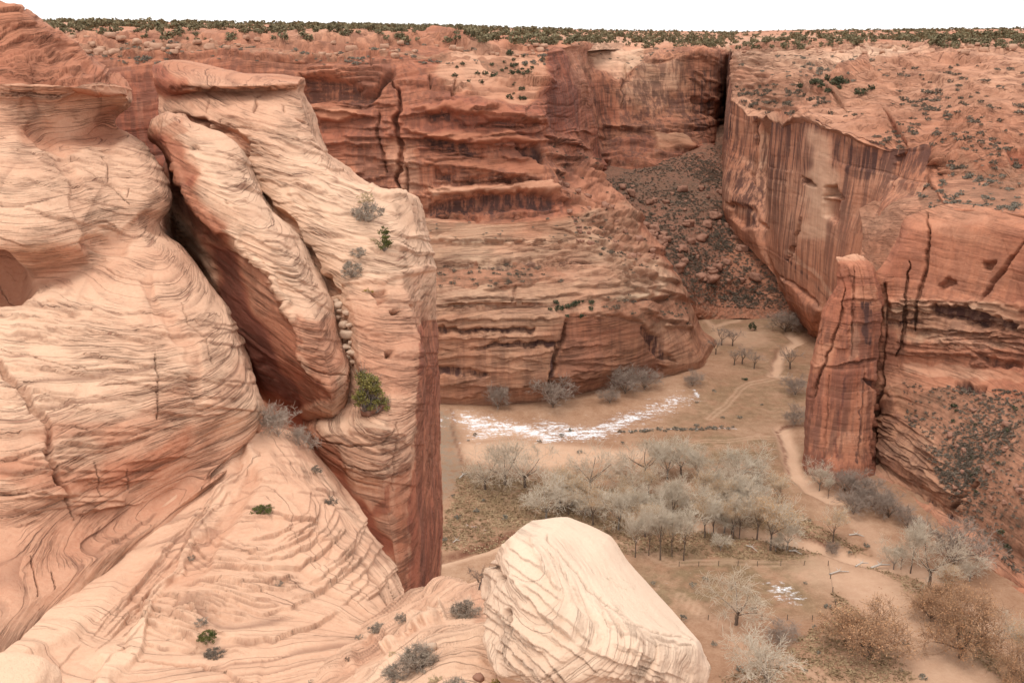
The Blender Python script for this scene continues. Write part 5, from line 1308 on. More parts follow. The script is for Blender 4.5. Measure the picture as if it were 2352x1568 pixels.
grass = np.maximum(grass, farea([(2050, 1350), (2352, 1500), (2352, 1580), (2200, 1568), (2100, 1440)], 12, 6) * .55)
grass = np.maximum(grass, farea([(1600, 720), (1840, 720), (1850, 900), (1800, 900), (1700, 850), (1620, 800)], 10, 6) * .5)
grey = farea([(940, 955), (1038, 955), (1062, 1060), (1060, 1110), (985, 1180), (940, 1180)], 3, 1.5)
grey = np.maximum(grey, farea([(1060, 1075), (1250, 1080), (1230, 1140), (1060, 1130)], 12, 5) * .5)
bank = fline([(985, 1284), (1060, 1262), (1130, 1240), (1190, 1218), (1290, 1200)], 2.2, 1.5)
bank = np.maximum(bank, fline([(1785, 985), (1795, 975), (1840, 974)], 1.5, 1) )
bank = np.maximum(bank, fline([(1787, 990), (1800, 1035), (1818, 1085)], 1.3, 1) * .8)
bank = np.maximum(bank, fline([(1830, 1222), (1880, 1240), (1895, 1248)], 2, 1.2) )
bank = np.maximum(bank, fline([(1785, 800), (1770, 850), (1775, 868)], 1.2, 1) * .6)
bank = np.maximum(bank, fline([(1038, 952), (1060, 1065)], 1.0, .8) * .75)
# faint two-wheel tracks
for _tl in ([(1190, 1262), (1400, 1240), (1540, 1290), (1700, 1285), (1880, 1290), (1960, 1320)], [(1640, 960), (1690, 900), (1720, 880), (1790, 870)], [(1560, 1360), (1700, 1480), (1900, 1560)], [(1230, 1050), (1420, 1045), (1600, 1020), (1780, 1000)]):
    d_ = fdist(_tl, jit=2.0)
    sand = np.maximum(sand, np.clip((1 - sstep(.25, .75, np.abs(d_ - .85))) * .38, 0, 1))
hz = fbm(fp, .02, 4, 301) * .6 + fbm(fp, .25, 3, 305) * .08
deep = np.maximum(wash, fline([(985, 1290), (1060, 1268), (1130, 1246), (1190, 1226)], 3.4, 1.5))
hz = hz - 1.1 * deep
# rising apron of soil below the walls
apr = farea([(960, 920), (1500, 880), (1620, 850), (1650, 880), (1560, 935), (1420, 945), (1300, 958), (985, 962)], 9, 3)
hz = hz + 1.8 * apr
fp[:, 2] = hz
floor_me = np_mesh('canyon_floor', fp, grid_faces(len(gy), len(gx)), M['floor'], dict(sand=sand, snow=snow, grass=grass, bank=bank, grey=grey))
floor_o = link('canyon_floor', floor_me)
tag(floor_o, 'tan canyon floor with snow streaks, sandy wash and dry grass', kind='structure')
fl = Rock(); fl.v = fp; fl.uv = proj(fp); fl.tn = np.tile([0, 0, 1.0], (len(fp), 1)); fl.depth = fp[:, 1]
def floor_z(x, y):
    i = int(np.clip(round((y - 132) / .85), 0, len(gy) - 1)); j = int(np.clip(round((x + 60) / .85), 0, len(gx) - 1))
    return float(fp[i * len(gx) + j, 2])
# wide apron of ground under everything, out beyond the canyon
ge = np_mesh('ground', np.array([[-2500, -300, -6], [2500, -300, -6], [2500, 900, -6], [-2500, 900, -6]], float), np.array([[0, 1, 2, 3]]), M['talus'], dict(tone=np.full(4, .4)))
tag(link('ground', ge), 'bare ground continuing out of sight around the canyon', kind='structure')
# ---------------------------------------------------------------- plant and stone builders
rng = np.random.default_rng(7)


def tubes(p0, p1, r0, r1, sides=3):
    p0 = np.asarray(p0, float); p1 = np.asarray(p1, float); r0 = np.asarray(r0, float); r1 = np.asarray(r1, float)
    d = p1 - p0
    d /= np.linalg.norm(d, axis=1, keepdims=True) + 1e-9
    a = np.where(np.abs(d[:, 2:3]) < .9, [[0, 0, 1.0]], [[1.0, 0, 0]])
    e1 = np.cross(d, a); e1 /= np.linalg.norm(e1, axis=1, keepdims=True) + 1e-9
    e2 = np.cross(d, e1)
    n = len(p0); V = np.zeros((n, 2 * sides, 3))
    for k in range(sides):
        c, s_ = math.cos(2 * math.pi * k / sides), math.sin(2 * math.pi * k / sides)
        o = e1 * c + e2 * s_
        V[:, k] = p0 + o * r0[:, None]
        V[:, sides + k] = p1 + o * r1[:, None]
    base = (np.arange(n) * 2 * sides)[:, None, None]
    q = np.array([[k, (k + 1) % sides, sides + (k + 1) % sides, sides + k] for k in range(sides)])
    return V.reshape(-1, 3), (q[None] + base).reshape(-1, 4)


def leaves(c, size, g, flat=1.0):
    """Small quads at centres c, random tilt."""
    n = len(c)
    a = g.normal(size=(n, 3)); a[:, 2] *= flat
    a /= np.linalg.norm(a, axis=1, keepdims=True) + 1e-9
    b_ = g.normal(size=(n, 3)); b_ = np.cross(a, b_); b_ /= np.linalg.norm(b_, axis=1, keepdims=True) + 1e-9
    s_ = (size * g.uniform(.6, 1.4, n))[:, None]
    V = np.stack([c + a * s_, c + b_ * s_ * .55, c - a * s_, c - b_ * s_ * .55], 1)
    return V.reshape(-1, 3), np.arange(n * 4).reshape(n, 4)


def join(parts):
    vs_, qs = [], []
    k = 0
    for v, q_ in parts:
        vs_.append(v); qs.append(q_ + k); k += len(v)
    return np.concatenate(vs_), np.concatenate(qs)


def bush_shape(seed, clumps=14, per=9, leaf=.13, h=.85, tall=False, spread=1.0, clsize=.2):
    """Unit-radius bush of leaf sprays gathered in clumps."""
    g = np.random.default_rng(seed)
    th = g.uniform(0, 2 * math.pi, clumps); rr = np.sqrt(g.uniform(0, 1, clumps)) * .72 * spread
    zz = (1 - (rr / spread) ** 2 * .75) * h * g.uniform(.25, 1.0, clumps)
    if tall:
        zz = h * g.uniform(.15, 1.0, clumps); rr = rr * (1.15 - .75 * zz / h)
    cc = np.stack([rr * np.cos(th), rr * np.sin(th), zz], 1)
    k = np.repeat(np.arange(clumps), per)
    w_ = g.uniform(.7, 1.3, clumps)
    off = g.normal(size=(len(k), 3)); off /= np.linalg.norm(off, axis=1, keepdims=True); off *= (g.uniform(0, 1, len(k)) ** .5)[:, None]
    c_ = cc[k] + off * (clsize * w_[k])[:, None] * np.array([1.1, 1.1, .8])
    c_[:, 2] = np.abs(c_[:, 2]) + .02
    return leaves(c_, leaf, g), cc


def stems_for(cc, g, r=.02, base=(0, 0, 0), wig=.12):
    p0, p1, r0, r1 = [], [], [], []
    for c_ in cc:
        a = np.array(base, float) + g.normal(size=3) * np.array([.05, .05, 0]); e = c_
        m_ = (a + e) / 2 + g.normal(size=3) * wig * np.array([1, 1, .4])
        m_[2] = max(m_[2], .03)
        p0 += [a, m_]; p1 += [m_, e]; r0 += [r, r * .7]; r1 += [r * .7, r * .25]
    return tubes(p0, p1, r0, r1)


def grow(seed, h=10.0, trunk=.18, lean=.05, limbs=6, levels=3, kids=(4, 5, 5), up=.55, spread=1.0, r0=.28, tw=.022, start=.25, bend=.25):
    """Branching skeleton; returns (trunk+limbs segments, twig segments)."""
    g = np.random.default_rng(seed)
    wood = []; twig = []

    def stem(p, d, L, r, lvl):
        n = 3 if lvl < 2 else 2
        q = p; dd = d / np.linalg.norm(d)
        pts = [q]
        for i in range(n):
            dd = dd + g.normal(size=3) * bend * (.5 + .25 * lvl) + np.array([0, 0, .10 * up])
            dd /= np.linalg.norm(dd)
            q2 = q + dd * L / n
            rr0 = max(tw, r * (1 - .55 * i / n)); rr1 = max(tw * .8, r * (1 - .55 * (i + 1) / n))
            (wood if lvl <= 0 else twig).append((q, q2, rr0, rr1))
            q = q2; pts.append(q)
        if lvl >= levels: return
        for k in range(kids[min(lvl, len(kids) - 1)]):
            t_ = g.uniform(.3, 1.0)
            j = min(int(t_ * n), n - 1); f_ = t_ * n - j
            o = pts[j] + (pts[j + 1] - pts[j]) * f_
            az = g.normal(size=3); az -= dd * (az @ dd); az /= np.linalg.norm(az) + 1e-9
            nd = dd * g.uniform(.55, .95) + az * g.uniform(.5, .95) * spread + np.array([0, 0, .25 * up])
            stem(o, nd, L * g.uniform(.5, .75), r * .38, lvl + 1)
    base = np.zeros(3); d0 = np.array([g.normal() * lean, g.normal() * lean, 1.0])
    top = base + d0 * h * start
    wood.append((base + np.array([0, 0, -.4]), base + (top - base) * .5, r0 * 1.25, r0)); wood.append((base + (top - base) * .5, top, r0, r0 * .85))
    for i in range(limbs):
        a = 2 * math.pi * (i + g.uniform(-.3, .3)) / limbs
        out = g.uniform(.35, .95) * spread
        nd = np.array([math.cos(a) * out, math.sin(a) * out, up + g.uniform(.2, .5)])
        stem(top - d0 * h * start * g.uniform(0, .25), nd, h * .40 * g.uniform(.75, 1.15), r0 * .45, 0)
    return wood, twig


def seg_mesh(segs, sides=3):
    return tubes([s_[0] for s_ in segs], [s_[1] for s_ in segs], [s_[2] for s_ in segs], [s_[3] for s_ in segs], sides)


def stone_mesh(name, seed, mat, flat=.7, n=9, rough=.28, boxy=.5):
    """A rounded block: a displaced spherical grid."""
    g = np.random.default_rng(seed)
    th = np.linspace(0, 2 * math.pi, n * 2 + 1)[:-1]; ph = np.linspace(.003, math.pi - .003, n)
    T, H = np.meshgrid(th, ph)
    d_ = np.stack([np.sin(H) * np.cos(T), np.sin(H) * np.sin(T), np.cos(H)], -1).reshape(-1, 3)
    bx = d_ / np.abs(d_).max(1, keepdims=True)
    v = d_ * (1 - boxy) + bx * boxy
    v = v * (1 + rough * fbm(v.astype(np.float32) + seed * 3.1, .9, 3, seed))[:, None]
    v *= np.array([1, g.uniform(.65, .95), flat])
    a = g.uniform(0, 6.28)
    v[:, 2] -= v[:, 2].min() * .75
    m_ = n * 2
    q_ = []
    for i in range(n - 1):
        for j in range(m_):
            q_.append((i * m_ + j, (i + 1) * m_ + j, (i + 1) * m_ + (j + 1) % m_, i * m_ + (j + 1) % m_))
    return np_mesh(name, v, np.array(q_), mat, smooth=False)


def px_m(p):
    """Metres covered by one survey pixel at a world point."""
    return (p[1] * CP - (p[2] - CAMZ) * SP) / FPX


def surf(rk, u, v, sink=0.05):
    """Front-most surface point of a rock near a survey pixel."""
    d_ = (rk.uv[:, 0] - u) ** 2 + (rk.uv[:, 1] - v) ** 2
    idx = np.argsort(d_)[:12]
    i = idx[np.argmin(rk.depth[idx])]
    p = rk.v[i].copy(); p[2] -= sink
    return p


def scatter(rk, poly, n, slope=.45, seed=0, mind=0.0, ahead=True):
    g = np.random.default_rng(seed)
    ok = in_poly(rk.uv, poly) & (rk.tn[:, 2] > slope)
    tocam = np.array([0, 0, CAMZ]) - rk.v
    ok &= (rk.tn * tocam).sum(1) > 0
    idx = np.flatnonzero(ok)
    if len(idx) == 0:
        print('scatter empty', rk.name, poly[:2]); return np.zeros((0, 3))
    # favour ground that clumps together
    w_ = np.exp(1.6 * fbm(rk.v[idx].astype(np.float32), .06, 3, seed + 17))
    ch = g.choice(idx, size=min(n * 2, len(idx)), replace=False, p=w_ / w_.sum())
    pts = rk.v[ch]
    if mind > 0:
        keep = []
        for p in pts:
            if all((p[0] - k[0]) ** 2 + (p[1] - k[1]) ** 2 > mind * mind for k in keep): keep.append(p)
            if len(keep) >= n: break
        pts = np.array(keep)
    return pts[:n]


def place(name, me, p, s, label, cat, group=None, rz=None, sz=None):
    o = bpy.data.objects.new(name, me)
    COL.objects.link(o)
    o.location = p
    o.scale = (s, s, sz if sz else s)
    o.rotation_euler = (0, 0, rng.uniform(0, 6.28) if rz is None else rz)
    return tag(o, label, cat, group)


def bake(name, meshes, pts, sizes, mat, label, kind='stuff', flat=1.0):
    """Many small plants joined as one body of ground cover."""
    VV, QQ = [], []; k = 0
    g = np.random.default_rng(len(pts))
    for p, s_ in zip(pts, sizes):
        v, q_ = meshes[g.integers(len(meshes))]
        a = g.uniform(0, 6.28); c_, n_ = math.cos(a), math.sin(a)
        x = v[:, 0] * c_ - v[:, 1] * n_; y = v[:, 0] * n_ + v[:, 1] * c_
        VV.append(np.stack([x * s_ + p[0], y * s_ + p[1], v[:, 2] * s_ * flat + p[2]], 1)); QQ.append(q_ + k); k += len(v)
    o = link(name, np_mesh(name, np.concatenate(VV), np.concatenate(QQ), mat, smooth=False))
    return tag(o, label, kind=kind)


# ---- far brush, junipers and stones
jun_raw = [bush_shape(400 + i, 16, 9, .20, 1.25, clsize=.27)[0] for i in range(5)]
jun_me = [np_mesh('juniper_foliage', v, q_, M['juniper_far'], smooth=False) for v, q_ in jun_raw]
jun_dk = [np_mesh('juniper_foliage', v, q_, M['juniper_dark'], smooth=False) for v, q_ in jun_raw]
tiny_raw = [bush_shape(440 + i, 8, 6, .30, 1.1, clsize=.3)[0] for i in range(5)]
sh_raw = [bush_shape(460 + i, 11, 8, .17, .75, clsize=.26)[0] for i in range(5)]
sh_grey = [np_mesh('shrub_foliage', v, q_, M['sage_far'], smooth=False) for v, q_ in sh_raw]
sh_dark = [np_mesh('shrub_foliage', v, q_, M['sage_dark'], smooth=False) for v, q_ in sh_raw]
stone_far = [stone_mesh('stone', 500 + i, M['rubble_far'], flat=.6) for i in range(5)]
stone_red = [stone_mesh('stone', 510 + i, M['rubble_red'], flat=.65, boxy=.95, rough=.42) for i in range(5)]

# mesa-top junipers: the nearest 300 one by one, the rest as one wood
pl = []
for rk, poly, n_, sl in ((far_wall, [(60, 50), (1340, 74), (1340, 104), (1100, 106), (700, 100), (60, 92)], 210, .2), (slick, [(1680, 85), (2400, 80), (2400, 112), (1680, 116)], 120, .2),
                         (side_wall, [(1290, 90), (1660, 98), (1660, 112), (1290, 112)], 45, .3), (plateau, [(60, 30), (2400, 40), (2400, 100), (1300, 100), (700, 84), (60, 72)], 260, .2)):
    q_ = scatter(rk, poly, n_, sl, seed=600 + len(pl), mind=3.0)
    pl.append(q_)
pl = np.concatenate(pl)
sz = .9 + 2.0 * rng.uniform(0, 1, len(pl)) ** 1.3
order = np.argsort(-sz / pl[:, 1])
PLACES = (('left mesa rim', -1e9, 700), ('mesa rim above the red cliff', 700, 1280), ('mesa rim behind the side canyon', 1280, 1690), ('right mesa rim', 1690, 1e9))
for i in order[:295]:
    p = pl[i].copy(); u = proj(p[None])[0, 0]
    pn = [a for a, lo, hi in PLACES if lo <= u < hi][0]
    big = sz[i] > 2.0
    place('juniper_tree', jun_me[i % 5], p - np.array([0, 0, .15]), sz[i], f"{'large' if big else 'small'} olive green juniper growing on the {pn}", 'juniper', f"{'large' if big else 'small'} junipers along the {pn}", sz=sz[i] * rng.uniform(.75, 1.2))
g_ = np.random.default_rng(9)
wood_p = [pl[i] for i in order[295:]]
for k in range(4200):
    u = g_.uniform(-40, 2400); i0 = int(np.clip(np.searchsorted(_us, u) - 1, 0, len(_us) - 2)); f_ = (u - _us[i0]) / (_us[i0 + 1] - _us[i0])
    y0 = _y0[i0] * (1 - f_) + _y0[i0 + 1] * f_; zz = near_z[i0][2] * (1 - f_) + near_z[i0 + 1][2] * f_
    dy = 10 + 900 * g_.uniform(0, 1) ** 2.0
    y = y0 + dy
    if noise3(np.float32(u * .02), np.float32(dy * .018), np.float32(.5), 55) + .5 * noise3(np.float32(u * .06), np.float32(dy * .05), np.float32(.5), 56) < g_.uniform(-1.3, .0): continue
    rise_ = rise_at(u, dy)
    wood_p.append(np.array([(u - CU) / FPX * y * 1.045, y, zz + rise_ - .3]))
wood_p = np.array(wood_p)
bake('juniper_woodland', tiny_raw, wood_p, .8 + 2.3 * g_.uniform(0, 1, len(wood_p)) ** 1.4, M['juniper_far'], 'olive juniper woodland spreading back across the mesa top to the horizon')

# brush on slopes and benches
BR = [  # rock, polygon, count, slope, size range, shade, where
    (slick, [(1690, 200), (1850, 195), (1920, 240), (1780, 275), (1700, 240)], 85, .15, (1.04, 2.94), 'd', 'in the hollow left of the pale slickrock dome'),
    (slick, [(1840, 180), (2010, 190), (2000, 220), (1840, 212)], 17, .15, (1.60, 3.22), 'j', 'in the hollow left of the pale slickrock dome'),
    (slick, [(1700, 125), (2050, 125), (2050, 190), (1700, 190)], 63, .15, (0.91, 2.33), 'g', 'on the pale slope under the right rim'),
    (slick, [(1900, 260), (2352, 240), (2352, 390), (2190, 390), (2000, 330)], 127, .15, (0.91, 2.48), 'd', 'on the ledgy slickrock above the right cliffs'),
    (slick, [(2050, 150), (2352, 150), (2352, 250), (2050, 250)], 71, .15, (0.91, 2.33), 'd', 'on the upper slickrock of the right mesa'),
    (slick, [(2170, 380), (2352, 380), (2352, 490), (2150, 470)], 85, .15, (0.91, 2.33), 'g', 'on the slickrock shelf above the red wall'),
    (gully, [(2100, 400), (2352, 390), (2352, 500), (2110, 480)], 60, .2, (.8, 1.9), 'g', 'on the slickrock shelf above the red wall'),
    (red_wall, [(2075, 880), (2360, 900), (2360, 1340), (2200, 1150), (2080, 960)], 320, .2, (.4, .95), 'g', 'on the brushy slope under the red wall'),
    (red_wall, [(2120, 900), (2352, 930), (2352, 1300), (2240, 1180), (2150, 1000)], 14, .2, (.8, 1.3), 'j', 'on the brushy slope under the red wall'),
    (talus, [(1390, 410), (1660, 430), (1800, 640), (1830, 710), (1580, 690), (1440, 520)], 420, .1, (.9, 2.0), 'd', 'on the shaded rubble of the side canyon'),
    (far_wall, [(1300, 500), (1420, 470), (1530, 610), (1470, 640), (1380, 590)], 50, .2, (.7, 1.7), 'd', 'on the terraces at the corner of the canyon wall'),
    (far_wall, [(985, 610), (1230, 610), (1300, 655), (985, 660)], 44, .15, (.9, 2.0), 'd', 'on the bench halfway up the left canyon wall'),
    (far_wall, [(1260, 690), (1360, 690), (1360, 735), (1260, 735)], 12, .1, (1.2, 2.2), 'j', 'on the ledge over the fallen-slab scar'),
    (far_wall, [(1390, 680), (1580, 670), (1580, 745), (1390, 735)], 24, .1, (1.0, 2.0), 'd', 'on the rounded nose of the canyon wall'),
    (far_wall, [(1260, 290), (1365, 290), (1420, 430), (1330, 500), (1290, 420)], 26, .25, (.7, 1.5), 'd', 'on the terraces at the corner of the canyon wall'),
    (far_wall, [(1040, 110), (1250, 115), (1250, 230), (1120, 230), (1040, 190)], 34, .2, (1.0, 2.2), 'j', 'among the pale domes below the far rim'),
    (far_wall, [(140, 92), (1260, 106), (1260, 150), (140, 150)], 150, .2, (.8, 2.0), 'g', 'on the red bench below the cap rock'),
    (far_wall, [(985, 495), (1330, 490), (1330, 552), (985, 552)], 20, .2, (.6, 1.2), 'g', 'on the bench under the overhung alcove'),
    (side_wall, [(1320, 110), (1650, 108), (1640, 125), (1500, 130), (1425, 190), (1370, 165)], 40, .15, (.8, 1.6), 'g', 'on the slope above the dark side canyon'),
]
WORD = {'d': ('dark', sh_dark, 'brush_shrub', 'shrub', M['sage_dark']), 'g': ('grey', sh_grey, 'brush_shrub', 'shrub', M['sage_far']), 'j': ('dark green', jun_dk, 'juniper_tree', 'juniper', None)}
cand = []
for bi, (rk, poly, n_, sl, (lo, hi), sh, where) in enumerate(BR):
    pts = scatter(rk, poly, n_, sl, seed=700 + bi, mind=lo * .9)
    for p in pts:
        s_ = rng.uniform(lo, hi) * rng.uniform(.6, 1)
        cand.append((s_ / p[1], bi, p, s_))
cand.sort(key=lambda c_: -c_[0])
left = {'d': [], 'g': []}; nb = 0
for _, bi, p, s_ in cand:
    sh, where = BR[bi][5], BR[bi][6]
    wd, ms, nm, cat, _m = WORD[sh]
    if sh == 'j' or nb < 290:
        place(nm, ms[rng.integers(5)], p - np.array([0, 0, s_ * .1]), s_, f'{wd} {cat} {where}', cat, f'{wd} {cat}s {where}')
        if sh != 'j': nb += 1
    else:
        left[sh].append((p, s_))
for sh, nm, lab in (('d', 'brush', 'small dark brush scattered over slopes and canyon ledges'), ('g', 'brush', 'small grey brush scattered over slopes and canyon ledges')):
    if left[sh]:
        bake(nm, sh_raw, [p - np.array([0, 0, .08]) for p, s_ in left[sh]], [s_ for p, s_ in left[sh]], WORD[sh][4], lab)
# finer brush and stones that nobody could count
cov = np.concatenate([scatter(talus, [(1390, 410), (1660, 330), (1800, 640), (1830, 715), (1580, 700), (1440, 520)], 5200, .0, seed=801),
                      scatter(red_wall, [(2075, 880), (2360, 900), (2360, 1350), (2200, 1180), (2080, 960)], 1300, .1, seed=802)])
bake('low_scrub', tiny_raw, cov, rng.uniform(.3, .8, len(cov)), M['scrub'], 'low grey scrub covering the rubble slopes', flat=.7)

ST = [(far_wall, [(140, 78), (1000, 95), (1000, 135), (140, 125)], 60, (1.0, 2.6), stone_far, 'rounded tan boulder on the bench below the left mesa rim', 'boulders on the bench below the left rim'),
      (far_wall, [(1000, 95), (1250, 105), (1250, 130), (1000, 128)], 14, (1.0, 2.2), stone_far, 'rounded tan boulder below the cap rock over the red cliff', 'boulders below the cap rock over the cliff'),
      (slick, [(1700, 105), (2352, 100), (2352, 124), (1700, 124)], 36, (.9, 2.2), stone_far, 'tan boulder along the broken cap rock of the right mesa', 'boulders along the right cap rock'),
      (talus, [(1420, 430), (1660, 430), (1790, 640), (1590, 660), (1450, 520)], 90, (.8, 3.2), stone_red, 'angular fallen block on the shaded rubble slope', 'fallen blocks on the shaded rubble slope'),
      (red_wall, [(2090, 900), (2360, 920), (2360, 1330), (2200, 1140), (2090, 960)], 40, (.4, 1.2), stone_red, 'red fallen block on the brushy slope under the red wall', 'fallen blocks on the brushy slope'),
      (far_wall, [(1280, 420), (1420, 470), (1520, 610), (1330, 560)], 30, (.7, 1.8), stone_red, 'loose red slab on the terraces at the canyon corner', 'loose slabs on the canyon corner terraces')]
for si, (rk, poly, n_, (lo, hi), ms, lab, grp) in enumerate(ST):
    for p in scatter(rk, poly, n_, .25, seed=850 + si, mind=lo):
        place('boulder', ms[rng.integers(5)], p - np.array([0, 0, .2]), rng.uniform(lo, hi) * rng.uniform(.5, 1), lab, 'boulder', grp)

# ---- cottonwoods on the canyon floor
def tree_kind(seed, wood_m, twig_m, leaf_m=None, n_leaf=0, leaf=.16, **kw):
    wd, tg = grow(seed, **kw)
    v, q_ = seg_mesh(wd, 5)
    a = np_mesh('trunk', v, q_, wood_m)
    v, q_ = seg_mesh(tg, 3)
    b_ = np_mesh('crown', v, q_, twig_m, smooth=False)
    c_ = None
    if n_leaf:
        g = np.random.default_rng(seed)
        ends = np.array([s_[1] for s_ in tg])
        c0 = ends[g.integers(len(ends), size=n_leaf)] + g.normal(size=(n_leaf, 3)) * .28
        c_ = np_mesh('foliage', *leaves(c0, leaf, g), leaf_m, smooth=False)
    top = max(s_[1][2] for s_ in tg)
    return a, b_, c_, top

KT = {}
KT['pale'] = [tree_kind(900 + i, M['bark_grey'], M['twig_pale'], h=10, limbs=6, kids=(6, 6, 6), levels=3, up=.55, tw=.019, r0=.17, start=.2, spread=1.1) for i in range(3)]
KT['bare'] = [tree_kind(910 + i, M['bark'], M['twig_tan'], h=10, limbs=5, kids=(6, 6, 5), levels=3, up=.35, tw=.017, r0=.2, start=.22, spread=1.25) for i in range(3)]
KT['tall'] = [tree_kind(920 + i, M['bark'], M['twig_pale'], h=10, limbs=6, kids=(6, 6, 5), levels=3, up=.9, tw=.018, r0=.12, start=.42, spread=.75) for i in range(3)]
KT['gold'] = [tree_kind(930 + i, M['bark'], M['twig_pale'], M['leaf_gold'], 3600, .07, h=10, limbs=5, kids=(5, 6, 5), levels=3, up=.8, tw=.018, r0=.16, start=.32, spread=.85) for i in range(3)]
KT['rust'] = [tree_kind(940 + i, M['bark'], M['twig_rust'], M['leaf_rust'], 5200, .07, h=8, limbs=8, kids=(6, 6, 5), levels=3, up=.45, tw=.018, r0=.22, start=.10, spread=1.0) for i in range(2)]
KT['thicket'] = [tree_kind(950 + i, M['bark'], M['twig_grey'], h=6, limbs=8, kids=(5, 6, 5), levels=3, up=.6, tw=.016, r0=.10, start=.06, spread=1.15) for i in range(3)]
KT['small'] = [tree_kind(960 + i, M['bark'], M['twig_grey'], h=7, limbs=4, kids=(4, 4, 3), levels=3, up=.5, tw=.03, r0=.2, start=.25, spread=1.0) for i in range(2)]
NAMES = {'pale': 'cottonwood_tree', 'bare': 'cottonwood_tree', 'tall': 'cottonwood_tree', 'gold': 'cottonwood_tree', 'rust': 'cottonwood_tree', 'thicket': 'thicket_shrub', 'small': 'orchard_tree'}
CATS = {'thicket': 'shrub'}
kcount = {}

def tree(kind, u, v, h, label, group=None, wide=1.0):
    k = kcount.get(kind, 0); kcount[kind] = k + 1
    a, b_, c_, top = KT[kind][k % len(KT[kind])]
    x, y, z = F(u, v)
    z = floor_z(x, y) if -60 < x < 170 and 132 < y < 470 else 0
    s_ = h * 1.1 * rng.uniform(.9, 1.16) * px_m((x, y, z)) / top / .88
    o = empty(NAMES[kind], (x, y, z - .1))
    o.scale = (s_ * wide, s_ * wide, s_)
    o.rotation_euler = (0, 0, rng.uniform(0, 6.28))
    tag(o, label, CATS.get(kind, 'tree'), group)
    link('trunk', a, o); link('crown', b_, o)
    if c_: link('foliage', c_, o)
    return o

